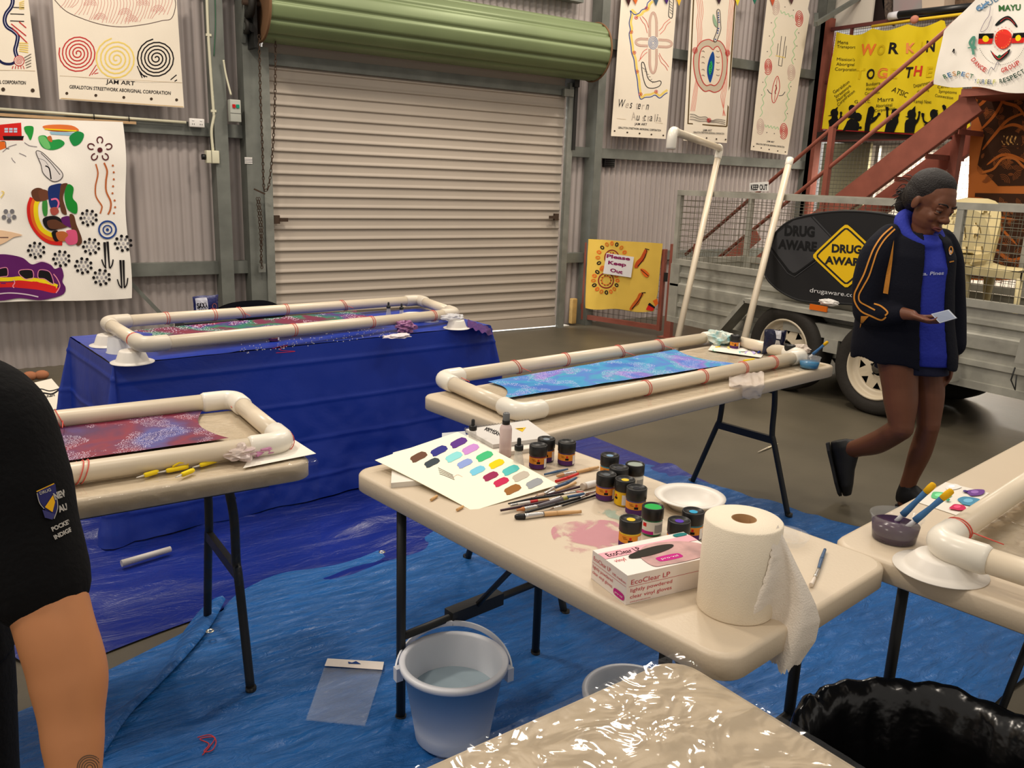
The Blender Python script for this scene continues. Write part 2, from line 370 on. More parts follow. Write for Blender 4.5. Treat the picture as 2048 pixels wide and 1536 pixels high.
b.build('conduit',label='long horizontal conduit along the rail above the painted banner',cat='conduit')
b=MB(); b.beam(aty(-20,228,.01),aty(272,246,.01),.02,.02,mat('raw timber',(196,160,118),.8,var=(8,.2))); b.build('timber_batten',label='thin timber batten the large painted banner hangs from',cat='batten')
b=MB(); p=aty(497,321,-.026); b.box(p,(.062,.002,.05),white); P_=Paint(b,lambda x,y:aty(x,y,-.027),(0,-1,0),.0004)
for i in range(3): P_.line([(489,318+i*3),(505,318.6+i*3)],1.0,pm(70,70,80))
b.build('sticker',label='small white printed sticker on the steel door column',cat='sticker')
t=thing('wall_vent',aty(1217,325,.13),'small black rectangular box mounted on the cladding right of the roller door','wall box')
b=MB(); b.box(wl(t),(.15,.05,.1),black,bev=.004); b.build('housing',t); b=MB(); [b.box(wl(t)+Vector((0,-.027,-.03+.02*k)),(.12,.006,.008),pm(10,10,10)) for k in range(4)]; b.build('louvre',t)
b=MB(); b.box(aty(1146,622,.05),(.07,.06,.28),mat('pine block',(196,160,96),.8,var=(14,.25)),bev=.012); b.build('timber_block',label='upright timber block at the wall between roller door and red gate',cat='wood block')
b=MB(); b.beam(aty(-60,778,.02),aty(135,745,.02),.09,.07,mat('dusty timber',(150,120,80),.85,var=(9,.3))); 
b.build('timber_beam',label='rough timber beam along the foot of the left wall',cat='timber')
# ================================================================ tables
TZ=.74
def rrect(L,W,r,n=6):
    out=[]
    for cx,cy,a in((L-r,W-r,0),(r,W-r,PI/2),(r,r,PI),(L-r,r,1.5*PI)):
        out+= [(cx+r*math.cos(a+PI/2*i/n),cy+r*math.sin(a+PI/2*i/n)) for i in range(n+1)]
    return out
def table(P0,e,L,W,label,style='wish',ins=.222,sp=.289,flat=True):
    P0=Vector(P0); e=Vector(e).normalized(); n=Vector((-e.y,e.x,0)); z=Vector((0,0,1))
    def T(x,y,h): return P0+e*x+n*y+z*h
    t=thing('folding_table',T(L/2,W/2,0)-z*0,label,'table','white folding trestle tables')
    b=MB(); th=.052
    prof=[(.012,-.0),(.004,-.002),(0,-.008),(0,-th+.004),(.004,-th),(.02,-th)]
    rings=[]
    for inset,h in prof:
        rings.append([T(inset+x,inset+y,TZ+h) for x,y in rrect(L-2*inset,W-2*inset,.055-inset*.5)])
    N=len(rings[0]); vs=[v for r in rings for v in r]
    b.add(vs,[(k*N+j,(k+1)*N+j,(k+1)*N+(j+1)%N,k*N+(j+1)%N) for k in range(len(rings)-1) for j in range(N)],tabm)
    b.add(rings[0],[list(range(N))],tabm,False); b.add(rings[-1],[list(reversed(range(N)))],tabm,False)
    b.build('tabletop',t)
    for x in (ins,L-ins):
        sg=1 if x<L/2 else -1
        for s_ in(-1,1):
            b=MB()
            if style=='wish': pts=cr([T(x+sg*.02,W/2+s_*.14,.69),T(x,W/2+s_*.145,.55),T(x,W/2+s_*.15,.40),T(x,W/2+s_*.17,.34),T(x-0*sg,W/2+s_*sp,.0)],5)
            else: pts=[T(x,W/2+s_*sp,.69),T(x,W/2+s_*sp,.0)]
            b.tube(pts,.0135,blackm,10); b.tube([pts[-1]+z*.03,pts[-1]],.016,black,10); b.build('leg',t)
        b=MB()
        if style=='wish': b.tube([T(x,W/2-.145,.60),T(x,W/2+.145,.60)],.010,blackm,8); b.build('upper_crossbar',t); b=MB(); b.beam(T(x,W/2-.16,.365),T(x,W/2+.16,.365),.02,.035,blackm)
        else: b.tube([T(x,W/2-sp,.28),T(x,W/2+sp,.28)],.012,blackm,8); b.box(T(x,W/2-.0,.283),(.04,.2,.04),blackm,Matrix((e,n,z)).transposed())
        b.build('crossbar',t)
        b=MB(); b.tube([T(x,W/2,.60 if style=='wish' else .28),T(x+sg*.33,W/2,.672)],.009,blackm,8); b.box(T(x+sg*.33,W/2,.685),(.05,.1,.02),blackm,Matrix((e,n,z)).transposed()); b.build('brace',t)
    b=MB()
    for y in(.05,W-.05): b.beam(T(.12,y,TZ-.055),T(L-.12,y,TZ-.055),.025,.025,blackm)
    b.build('under_rail',t)
    t['_']=0; del t['_']
    return t,T
eA=Vector((.179,-1.224,0)).normalized()
tA,TA=table((-4.528,-5.051,0),eA,1.237,.645,'short white folding table crowded with paint jars, brushes and a roll of paper towel','H',.17,.27)
tC,TC=table((-3.883,-5.033,0),(1.947,.259,0),1.965,.645,'long white folding table carrying the frame with the turquoise silk')
pr_=at(581,932,TZ); pl_=at(143,1004,TZ); eD=(pr_-pl_).normalized(); pr_=at(628,923,TZ)
tD,TD=table(pr_-eD*1.83+Vector((0,0,-TZ)),eD,1.83,.645,'white folding table at the left carrying the frame with the purple and red silk','wish',.185,.245)
eE=(at(2048,880,TZ)-at(1662,1083,TZ)).normalized(); nE=Vector((-eE.y,eE.x,0)); q=at(1658,1083,TZ); q.z=0
tE,TE=table(q-nE*.7,eE,1.83,.7,'white folding table at the right edge with the purple dye tub on its corner','H',.2,.24)
q=at(1352,1308,TZ); q.z=0; eF=Vector((-1,-.05,0)).normalized()
tF,TF=table(q,eF,1.83,.645,'white folding table in the foreground under shiny wrinkled clear film','H',.2,.26)
# table B is under its cloth
eB=(at(975,655,TZ)-at(228,735,TZ)).normalized(); q=at(228,735,TZ)-Vector((0,0,TZ)); 
tB,TB=table(q+eB*.02+Vector((-eB.y,eB.x,0))*.02,eB,1.92,.66,'folding table hidden beneath the dark blue plastic cloth, only its cloth-covered shape showing')
# ---------------------------------------------------------------- blue sheets
def tarpmat(name,c,c2,rough,bs,bst):
    m=mat(name,c,rough,0,.5,var=(1.7,.6,c2)); nt=m.node_tree;N=nt.nodes;L=nt.links;b=N['Principled BSDF']
    tc=N.new('ShaderNodeTexCoord'); mp=N.new('ShaderNodeMapping'); mp.inputs['Scale'].default_value=(1,3.2,1); mp.inputs['Rotation'].default_value=(0,0,.45); L.new(tc.outputs['Object'],mp.inputs[0])
    n1=N.new('ShaderNodeTexNoise'); n1.inputs['Scale'].default_value=bs; n1.inputs['Detail'].default_value=6; n1.inputs['Roughness'].default_value=.62; n1.inputs['Distortion'].default_value=.7; L.new(mp.outputs[0],n1.inputs['Vector'])
    n2=N.new('ShaderNodeTexVoronoi'); n2.feature='DISTANCE_TO_EDGE'; n2.inputs['Scale'].default_value=bs*.9; L.new(mp.outputs[0],n2.inputs['Vector'])
    ad=N.new('ShaderNodeMath'); ad.operation='MULTIPLY_ADD'; L.new(n2.outputs[0],ad.inputs[0]); ad.inputs[1].default_value=.5; L.new(n1.outputs[0],ad.inputs[2])
    bp=N.new('ShaderNodeBump'); bp.inputs['Strength'].default_value=bst; bp.inputs['Distance'].default_value=.03; L.new(ad.outputs[0],bp.inputs['Height']); L.new(bp.outputs[0],b.inputs['Normal']); return m
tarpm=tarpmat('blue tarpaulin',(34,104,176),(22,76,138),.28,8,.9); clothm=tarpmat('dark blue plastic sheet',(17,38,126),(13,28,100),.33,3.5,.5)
clothB_m=tarpmat('blue plastic tablecloth',(24,54,156),(18,44,138),.36,1.6,.22)
def strip(b,Lc,Rc,nu,nv,zf,m):
    Lc=cr([(p.x,p.y) for p in Lc],8);Rc=cr([(p.x,p.y) for p in Rc],8)
    def smp(C,v): x=v*(len(C)-1);i=min(int(x),len(C)-2);return C[i].lerp(C[i+1],x-i)
    def g(u,v):
        p=smp(Lc,v).lerp(smp(Rc,v),u); return Vector((p.x,p.y,zf(p.x,p.y,u,v)))
    b.grid(g,nu,nv,m,flip=False)
def wr(x,y,a=.012): 
    n=fbm(x*1.0+y*.6,y*2.6-x*.9,1.7,1.5); m=fbm(x*2,y*5,4.1,1.6)
    return .012+a*(abs(n)*1.1+.35*m)
b=MB()
Lp=[at(*a) for a in((1690,1062),(1500,1000),(1395,962),(1250,930),(960,1010),(720,1118),(560,1150),(478,1190),(418,1240),(214,1345),(60,1420),(-150,1500))]
Rp=[at(*a) for a in((2500,1230),(2350,1240),(2200,1280),(2000,1400),(1800,1700),(1500,1900),(1200,2000),(900,2000),(600,2000),(300,2000),(0,2000),(-300,2000))]
strip(b,Lp,Rp,150,260,lambda x,y,u,v:max(.006,wr(x,y,.018)*min(1,.35+u*6,)),tarpm)
b.build('tarpaulin',label='bright blue woven tarpaulin spread wrinkled over the concrete floor',cat='tarpaulin')
# folded flap edge + eyelets
b=MB(); fl_=[at(*a) for a in((452,1212),(425,1262),(380,1320),(320,1385),(258,1450),(200,1540),(150,1600))]; fp=cr([(p.x,p.y,.022) for p in fl_],8)
vs=[]
for i,p in enumerate(fp): 
    t=(fp[min(i+1,len(fp)-1)]-fp[max(i-1,0)]).normalized(); nn=Vector((t.y,-t.x,0)); nn=nn if nn.x<0 else -nn
    wdt=.035+.012*math.sin(i*.2); vs+=[p+Vector((0,0,.006)),p+nn*wdt*.3+Vector((0,0,.020)),p+nn*wdt+Vector((0,0,.012)),p+nn*wdt*1.9-Vector((0,0,.012))]
b.add(vs,[(4*i+k,4*i+k+1,4*i+k+5,4*i+k+4) for i in range(len(fp)-1) for k in range(3)],tarpm); b.build('tarpaulin_flap',label='turned-over edge of the bright blue tarpaulin beside the left table leg',cat='tarpaulin flap')
for x,y,l in((420,1262,'larger metal eyelet in the tarpaulin corner left of the left table leg'),(764,1104,'small metal eyelet at the tarpaulin edge left of the straight table leg')):
    b=MB(); p=at(x,y,.045); b.lathe([(.006,0),(.010,.003),(.013,.002),(.014,0)],p,mat('brass eyelet',(190,186,170),.25,.9),20); b.build('eyelet',label=l,cat='eyelet')
b=MB()
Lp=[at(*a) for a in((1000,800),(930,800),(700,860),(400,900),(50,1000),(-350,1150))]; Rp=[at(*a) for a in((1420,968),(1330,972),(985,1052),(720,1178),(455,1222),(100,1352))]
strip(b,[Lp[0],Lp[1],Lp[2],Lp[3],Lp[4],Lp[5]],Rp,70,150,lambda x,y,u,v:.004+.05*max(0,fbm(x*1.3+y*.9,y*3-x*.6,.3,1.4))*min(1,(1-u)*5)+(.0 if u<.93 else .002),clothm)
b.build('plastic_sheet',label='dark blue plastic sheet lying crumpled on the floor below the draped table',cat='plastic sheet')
# cloth over table B: top plus four hanging sides
def clothB():
    b=MB(); L=1.96;W=.70;z0=TZ+.012
    n=Vector((-eB.y,eB.x,0)); O=TB(-.02,-.02,0)
    def top(u,v):
        x,y=u*L,v*W; return O+eB*x+n*y+Vector((0,0,z0+.002*fbm(x*6,y*9,2)+.003*abs(fbm(x*3,y*14,5))))
    b.grid(top,90,34,clothB_m)
    per=[]  # perimeter points with outward normals
    def corner(cx,cy,a0,nk=6): return [(cx+.0*math.cos(a0+PI/2*k/nk),cy,a0+PI/2*k/nk) for k in range(nk+1)]
    segs=[((0,0),(L,0),-PI/2),((L,0),(L,W),0),((L,W),(0,W),PI/2),((0,W),(0,0),PI)]
    for si,((x0,y0),(x1,y1),an) in enumerate(segs):
        k=int(math.hypot(x1-x0,y1-y0)/.012)
        for i in range(k+1): per.append((x0+(x1-x0)*i/k,y0+(y1-y0)*i/k,an,si))
        for j in range(1,8): per.append((x1,y1,an+PI/2*j/8,si+.5))
    M=len(per); NV=90; vs=[]
    for j in range(NV+1):
        v=j/NV
        for i,(x,y,an,si) in enumerate(per):
            ox,oy=math.cos(an),math.sin(an); corn=(si%1!=0)
            fold=.012*math.sin(i*.21+2*fbm(i*.03,v,1))*v*.9 + .02*v*fbm(i*.05,v*3,7)
            flare=.10*v**1.3 if si in(0,2) else .05*v
            if corn: flare=.10*v+.09*v*math.sin((an%(PI/2))/(PI/2)*PI)
            step=.004*math.sin(v*6.0)+sum(.005*math.exp(-((v-c_-.02*math.sin(i*.01))/.010)**2) for c_ in(.10,.36,.60,.84))
            d=.006+flare+fold+step
            z=z0-(.002 if j==0 else 0)-(z0-.012)*v
            vs.append(O+eB*(x+ox*d)+n*(y+oy*d)+Vector((0,0,z)))
    b.add(vs,[(j*M+i,(j+1)*M+i,(j+1)*M+(i+1)%M,j*M+(i+1)%M) for j in range(NV) for i in range(M)],clothB_m)
    b.build('tablecloth',label='dark blue plastic tablecloth draped to the floor over the far table',cat='tablecloth')
clothB()
# horizontal packing creases on the cloth front come from the sheet's own folds (geometry above)
# ---------------------------------------------------------------- clear film
def filmmat(name,op,bs,bst,dist=.02):
    m=bpy.data.materials.new(name); m.use_nodes=True; nt=m.node_tree;N=nt.nodes;L=nt.links;N.remove(N['Principled BSDF']); out=N['Material Output']
    tr=N.new('ShaderNodeBsdfTransparent'); tr.inputs[0].default_value=(.97,.97,.96,1); gl=N.new('ShaderNodeBsdfGlossy'); gl.inputs['Roughness'].default_value=.06
    tc=N.new('ShaderNodeTexCoord'); n=N.new('ShaderNodeTexNoise'); n.inputs['Scale'].default_value=bs; n.inputs['Detail'].default_value=2.5; n.inputs['Distortion'].default_value=1.4; L.new(tc.outputs['Object'],n.inputs['Vector'])
    bp=N.new('ShaderNodeBump'); bp.inputs['Strength'].default_value=bst; bp.inputs['Distance'].default_value=dist; L.new(n.outputs[0],bp.inputs['Height']); L.new(bp.outputs[0],gl.inputs['Normal'])
    lw=N.new('ShaderNodeFresnel'); lw.inputs[0].default_value=1.38; L.new(bp.outputs[0],lw.inputs['Normal'])
    ad=N.new('ShaderNodeMath'); ad.inputs[1].default_value=op; L.new(lw.outputs[0],ad.inputs[0]); ad.use_clamp=True
    mx=N.new('ShaderNodeMixShader'); L.new(ad.outputs[0],mx.inputs[0]); L.new(tr.outputs[0],mx.inputs[1]); L.new(gl.outputs[0],mx.inputs[2]); L.new(mx.outputs[0],out.inputs[0]); return m
film1=filmmat('wrinkled clear film',.01,11,.42,.010); film2=filmmat('clear film',.0,14,.2); 
FILMK=0
def film(T,L,W,x0,x1,y0,y1,drop,m,label,amp=.004,nu=120,nv=50,front=True):
    b=MB(); H=TZ+.004
    def g(u,v):
        s=y0-drop+(y1-y0+drop)*v if front else y0+(y1-y0)*v; x=x0+(x1-x0)*u; w_=amp*abs(fbm(x*9,s*9,3,1.5))
        if s>=0: return T(x,s,H+w_)
        return T(x,-.006-w_*1.5-.01*(-s)/.1*abs(fbm(x*3,0,2)),H+s)
    b.grid(g,nu,nv,m); return b.build('clear_film',label=label,cat='plastic film')
film(TF,1.83,.645,0.0,1.83,0,.645,0,film1,'shiny wrinkled clear film laid over the foreground table',.003,200,80,False)
film(TC,1.965,.645,.06,1.90,.02,.6,0,film2,'clear plastic film under the frame on the turquoise silk table',.002)
film(TD,1.83,.645,.9,1.84,0,.62,.33,film2,'clear plastic film hanging down over the front of the left table',.003,100,90)
film(TE,1.83,.7,.25,1.7,.02,.50,0,film1,'wrinkled clear film inside the frame on the right-hand table',.005,120,60,False)
# ================================================================ pipe frames
bandm=mat('red rubber band',(214,82,70),.6)
def pframe(cs,label,bands=(),name='pipe_frame',rp=.028,elbow=pvcf,skip=()):
    cs=[Vector(c) for c in cs]; N=4; cen=sum(cs,Vector())/4
    t=thing(name,(cen.x,cen.y,min(c.z for c in cs)-rp),label,'pipe frame','cream pipe frames on the tables')
    for i in range(4):
        a,b_=cs[i],cs[(i+1)%4]; d=(b_-a).normalized(); m=MB(); m.tube([a+d*.07,b_-d*.07],rp,pvc,20); m.build('pipe',t)
    for i in range(4):
        c=cs[i]; d1=(cs[i-1]-c).normalized(); d2=(cs[(i+1)%4]-c).normalized(); m=MB(); R=.045
        pts=[c+d1*(.11),c+d1*.10,c+d1*R]+[c+d1*R*(1-math.sin(a))+d2*R*(1-math.cos(a)) for a in [PI/2*k/8 for k in range(1,8)]]+[c+d2*R,c+d2*.10,c+d2*.11]
        m.tube(pts,[rp+.001]+[rp+.0055]*(len(pts)-2)+[rp+.001],elbow,20); m.build('elbow',t)
    for s_,f,wob in bands:
        a,b_=cs[s_],cs[(s_+1)%4]; d=(b_-a).normalized(); p=a.lerp(b_,f); n=Vector((-d.y,d.x,0)); inn=(cen-p); inn=(inn-d*inn.dot(d)).normalized(); m=MB()
        for k in(-1,1):
            m.tube([p+d*(k*.006+wob*.012*math.sin(an))+(n*math.cos(an)+Vector((0,0,1))*math.sin(an))*(rp+.0022) for an in [2*PI*j/20 for j in range(20)]],.0014,bandm,5,closed=True)
        if wob: m.tube([p+inn*rp*.9-d*.01,p+inn*(rp+.07)+Vector((0,0,-.002))],.0014,bandm,5)
        m.build('rubber_band',t)
    return t
zc=TZ+.034
FC=[at(1040,826,zc),at(1608,712,zc),at(1432,673,zc),at(880,757,zc)]
pframe(FC,'pipe frame holding the turquoise and blue silk on the right-hand long table',[(0,.36,0),(0,.56,0),(0,.72,0),(0,.85,0),(2,.26,1),(2,.42,1),(2,.62,0),(2,.78,1),(2,.96,1)])
FB=[at(285,690,.842),at(912,627,.80),at(838,600,.80),at(212,645,.842)]
pframe(FB,'pipe frame raised on bowls above the draped blue table',[(0,.40,0),(0,.66,0),(0,.90,0),(2,.3,1),(2,.5,0),(2,.64,1),(2,.72,0),(2,.85,0),(3,.8,0),(3,.1,0)],elbow=mat('aged pvc fitting',(206,196,178),.4))
FD0=at(572,884,zc); FD1=at(468,798,zc); dd=(at(135,948,zc)-FD0).normalized(); FD=[FD0+dd*1.8,FD0,FD1,FD1+dd*1.8]
pframe(FD,'pipe frame holding the purple and red silk on the left-hand table',[(0,.70,1),(2,.30,1),(2,.02,1),(1,.04,1),(0,.97,1)])
ze=TZ+.058
FE0=at(1872,1088,ze); d1=(at(2048,970,ze)-FE0).normalized(); d2=Vector((d1.y,-d1.x,0)); FE=[FE0+d2*.56,FE0+d2*.56+d1*1.8,FE0+d1*1.8,FE0]
pframe(FE,'large near pipe frame at the right edge resting on an upturned bowl',[(2,.93,1),(3,.98,1)])
# ================================================================ silks
def silk(name,cs,cols,label,zz,sag=.02,speck=260,fl=0):
    m=bpy.data.materials.new('dyed silk '+name); m.use_nodes=True; nt=m.node_tree;N=nt.nodes;L=nt.links;b_=N['Principled BSDF']; b_.inputs['Roughness'].default_value=.6
    tc=N.new('ShaderNodeTexCoord'); n=N.new('ShaderNodeTexNoise'); n.inputs['Scale'].default_value=3.2; n.inputs['Detail'].default_value=5; n.inputs['Distortion'].default_value=.3; L.new(tc.outputs['Object'],n.inputs['Vector'])
    r=N.new('ShaderNodeValToRGB'); L.new(n.outputs[0],r.inputs[0]); e=r.color_ramp.elements
    for i,(p,c) in enumerate(cols):
        if i<2: e[i].position=p; e[i].color=srgb(c)
        else: x=e.new(p); x.color=srgb(c)
    v=N.new('ShaderNodeTexVoronoi'); v.inputs['Scale'].default_value=speck; L.new(tc.outputs['Object'],v.inputs['Vector'])
    lt=N.new('ShaderNodeMath'); lt.operation='LESS_THAN'; lt.inputs[1].default_value=.34; L.new(v.outputs['Distance'],lt.inputs[0])
    n2=N.new('ShaderNodeTexNoise'); n2.inputs['Scale'].default_value=7; n2.inputs['Detail'].default_value=6; L.new(tc.outputs['Object'],n2.inputs['Vector'])
    g=N.new('ShaderNodeMath'); g.operation='GREATER_THAN'; g.inputs[1].default_value=.52; L.new(n2.outputs[0],g.inputs[0])
    mu=N.new('ShaderNodeMath'); mu.operation='MULTIPLY'; L.new(lt.outputs[0],mu.inputs[0]); L.new(g.outputs[0],mu.inputs[1]); m3=N.new('ShaderNodeMath'); m3.operation='MULTIPLY'; m3.inputs[1].default_value=.75; L.new(mu.outputs[0],m3.inputs[0])
    mx=N.new('ShaderNodeMix'); mx.data_type='RGBA'; L.new(m3.outputs[0],mx.inputs[0]); L.new(r.outputs[0],mx.inputs[6]); mx.inputs[7].default_value=srgb((225,215,235)); L.new(mx.outputs[2],b_.inputs['Base Color'])
    b=MB()
    def g2(u,v):
        p=cs[0].lerp(cs[1],u).lerp(cs[3].lerp(cs[2],u),v); c=(cs[0]+cs[1]+cs[2]+cs[3])/4
        e=math.sin(PI*v)**.5*.0; bow=.05*math.sin(PI*v)*( (1-2*u)*fl)
        d=(cs[1]-cs[0]).normalized(); q=p+d*bow; return Vector((q.x,q.y,zz(u)+.003*abs(2*v-1)**2-sag*math.sin(PI*v)*math.sin(PI*u)**.5+.002*fbm(q.x*8,q.y*8)))
    b.grid(g2,60,16,m); return b.build('silk_panel',label=label,cat='silk cloth')
silk('turquoise',[at(1008,798,TZ+.008),at(1472,728,TZ+.008),at(1350,700,TZ+.008),at(976,764,TZ+.008)],[(.36,(24,90,180)),(.44,(10,140,186)),(.49,(60,108,190)),(.54,(14,146,180)),(.60,(120,96,186)),(.68,(30,100,190))],'turquoise and violet dyed silk speckled with salt in the right-hand frame',lambda u:TZ+.008,-.003,220,1)
silk('rainbow',[at(300,672,.84),at(785,633,.81),at(712,617,.82),at(255,656,.85)],[(.30,(120,16,40)),(.42,(100,20,60)),(.47,(10,110,80)),(.53,(60,30,110)),(.60,(140,30,50)),(.70,(20,130,170))],'crimson, green and violet dyed silk in the frame on the draped table',lambda u:.835-.03*u,.01,120,1)
q0=at(458,878,TZ+.01);q1=at(408,818,TZ+.01); silk('purple',[q0+dd*1.3,q0,q1,q1+dd*1.3],[(.30,(66,62,130)),(.42,(78,34,72)),(.50,(122,30,52)),(.57,(92,36,78)),(.66,(74,76,140)),(.75,(60,40,100))],'purple and crimson dyed silk in the left-hand frame',lambda u:TZ+.010,-.003,240,1)
q0=FE0+d1*.35+d2*.13; silk('green',[q0+d2*.3,q0+d2*.3+d1*1.2,q0+d1*1.2,q0+d2*0],[(.30,(16,70,60)),(.45,(20,110,80)),(.55,(10,50,50)),(.7,(60,30,90))],'corner of a dark green dyed silk in the frame at the right edge',lambda u:TZ+.014,-.003,240,1)
# ================================================================ painted banners on the back wall
ink=pm(28,24,26); redp=pm(196,52,52); yelp=pm(236,208,110); pink=pm(214,150,140); grn=pm(70,160,90); blup=pm(40,70,140); maroon=pm(92,38,44); ochre=pm(190,104,56); grey=pm(120,118,122); purple=pm(96,32,100); orange=pm(232,110,40); yel2=pm(240,214,30); redf=pm(214,40,36); brown=pm(98,60,42); pinkb=pm(236,110,150)
def zmap(x0,y0,k): return lambda X,Y:(x0+X*k,y0+Y*k)
def wavef(Y,a=.010,fx=3,fz=1.2,seed=0):
    def f(px,py):
        p=aty(px,py,Y); d=a*fbm(p.x*fx,p.z*fz,seed+.5)+a*.5*math.sin(p.x*9+seed); return Vector((p.x,Y-.012+min(.01,d),p.z))
    return f
def eyelets(P,pts,r=2): 
    for x,y in pts: P.dot(x,y,r,pm(70,56,44))
def jam(P,c,l2,h1,h2,txt='GERALDTON STREETWORK ABORIGINAL CORPORATION'):
    P.text('JAM ART',*c,h1,ink,.012); P.text(txt,*l2,h2,ink,.014)
# --- centre-left canvas
b=MB(); P=Paint(b,wavef(-.03,.008,3,1,1),(0,-1,0)); P.sheet([(102,-40),(350,-30),(367,216),(118,199)],24,24,canvasm)
P.curve([(104,-5),(130,22),(165,38),(205,50),(245,54),(290,49),(322,42),(342,37),(350,10),(345,-12)],1.3,pm(90,70,66))
for i in range(34):
    x=125+i*6.4; ytop=-14; yb=[20,34,44,50,52,48,42,34][min(7,int(i/34*8))]
    P.curve([(x,ytop),(x+7,ytop+(yb-ytop)*.3),(x+2,ytop+(yb-ytop)*.65),(x-6+3*math.sin(i),yb-4)],.9,pink)
for x,y in((200,40),(250,30),(262,44),(315,24),(285,12),(180,12)):
    for r in(4,7,10,13): P.ring(x,y,r,.8,pink,a0=PI,a1=2*PI,n=14)
P.spiral(155,107,38,5.2,2.4,redp,ph=2.4); P.spiral(232,118,42,4.6,2.8,yelp,ph=1); P.spiral(312,117,39,5.2,2.6,ink,ph=3.5)
for k in range(3): P.line([(178+k*5,152-k*2),(192+k*2,130+k*8)],1.6,redp); P.line([(274+k*3,132+k*8),(284+k*5,156-k)],2,ink); 
P.line([(340,160),(352,150)],2,ink); P.line([(348,163),(353,160)],2,ink)
P.line([(119,152),(363,166)],.8,pm(190,170,140)); jam(P,(211,167,269,171),(138,177,340,190),8.5,7)
eyelets(P,((133,187),(191,191),(247,195),(302,198),(352,200)),3); P.fill([(123,196),(365,213),(366,215),(119,198)],pm(206,180,140))
b.build('canvas_banner',label='wide cream canvas banner with red, yellow and black spirals in a row',cat='banner')
# --- far-left canvas
b=MB(); P=Paint(b,wavef(-.03,.008,3,1,5),(0,-1,0)); P.sheet([(-170,-50),(53,-30),(80,196),(-150,178)],20,24,canvasm)
c=[(18,-20),(25,0),(22,14),(12,28),(9,42),(14,54),(26,62),(35,72),(33,88),(30,100),(33,112),(36,118)]
P.curve(c,8,pm(26,30,70)); P.curve(c,1.2,pm(200,200,220),lift=True); P.curve([(-30,90),(-10,112),(5,126),(22,128),(32,122)],5,pm(26,30,70))
P.dot(38,122,11,redp); P.k+=1; P.dot(38,122,9.5,pm(228,210,196)); P.k+=1; P.spiral(38,122,8,3,.9,redp)
for y,x0 in((15,26),(28,20),(42,20)): P.line([(x0,y),(48,y+1)],1.5,ink)
for a,b_ in(((22,48),(52,72)),((24,56),(54,86)),((38,44),(52,56))): P.line([a,b_],2,redp)
for k in range(5): P.line([(38,6+k*3),(48,2+k*4)],1.6,yelp); P.line([(38,86+k*4),(56,87+k*4.5)],2,yelp); P.line([(48+k,116+k*5),(62,108+k*6)],1.4,pm(110,100,90))
for k in range(5): P.line([(26+k*5,132),(24+k*6,138)],1.5,redp)
P.text('GERALDTON STREETWORK ABORIGINAL CORPORATION',-120,163,51,169,7,ink,.014); eyelets(P,((6,179),(65,181)),4); P.line([(-20,140),(70,142)],.8,pm(190,170,140))
b.build('canvas_banner',label='cream canvas banner cut by the left edge, with a dark winding snake line',cat='banner')
# --- large painted cloth
big=zmap(0,220,.2539); b=MB()
def bf(px,py):
    p=aty(px,py,-.06); d=.014*fbm(p.x*2+p.z*1.4,p.z*1.1-p.x,3)+.006*math.sin(p.x*5-p.z*7); return Vector((p.x,-.07+d,p.z))
P=Paint(b,bf,(0,-1,0),.00018,9); sheetm=mat('white cotton sheet',(246,240,230),.85,0,.2,bump=(200,.1))
P.sheet([(-230,228),(245,244),(262,595),(-230,616)],46,40,sheetm,edge=lambda x,y,u,v:(x+3*math.sin(v*9)*u,y+2*math.sin(u*9)*v))
def B(*pts): return [big(*p) for p in pts]
P.fill(B((-40,120),(165,100),(170,205),(185,210),(180,240),(-40,240)),redf); P.fill(B((20,205),(188,205),(176,238),(30,236)),ink); P.fill(B((-40,245),(38,250),(45,300),(-40,330)),orange); P.curve(B((-10,250),(40,250),(48,300),(72,306)),1.2,ink)
for k in range(3):
    for j in(0,1): P.fill(B((34+36*k,142+20*j),(62+36*k,142+20*j),(62+36*k,158+20*j),(34+36*k,158+20*j)),pm(190,205,225))
P.blob(B((190,135),(225,125),(262,135),(258,190),(238,238),(215,200),(195,170)),pm(40,150,60))
P.blob(B((335,130),(420,115),(560,122),(620,160),(560,170),(400,165)),pm(226,120,60)); P.fill(B((390,170),(600,180),(590,205),(400,192)),pm(150,190,210)); P.line(B((350,150),(600,165)),2.5,yel2)
P.blob(B((300,215),(350,200),(400,235),(470,232),(508,262),(470,300),(400,315),(330,290)),pm(40,150,70)); P.blob(B((545,215),(600,170),(655,185),(650,230),(620,270),(575,280)),pm(34,140,70)); P.blob(B((300,222),(340,205),(375,240),(395,300),(350,300)),pm(110,190,110)); P.blob(B((370,215),(400,205),(410,250),(385,245)),ochre)
for c in(((150,340),(175,350),(205,365)),((90,375),(100,395),(120,415)),((190,255),(230,280),(290,290)),((20,330),(70,290),(130,270))): P.curve(B(*c),1.1,pm(120,110,120))
P.blob(B((282,330),(330,335),(420,420),(490,500),(470,550),(410,560),(340,500),(320,430)),pm(226,220,216)); P.curve(B((282,330),(330,335),(420,420),(490,500),(470,550),(410,560),(340,500),(320,430)),1.6,pm(90,84,84),True,lift=True); P.curve(B((355,440),(385,460),(400,545)),2.6,ink); P.curve(B((320,340),(400,420),(470,510)),1.3,ink); P.curve(B((300,380),(350,400),(380,440)),1,grey)
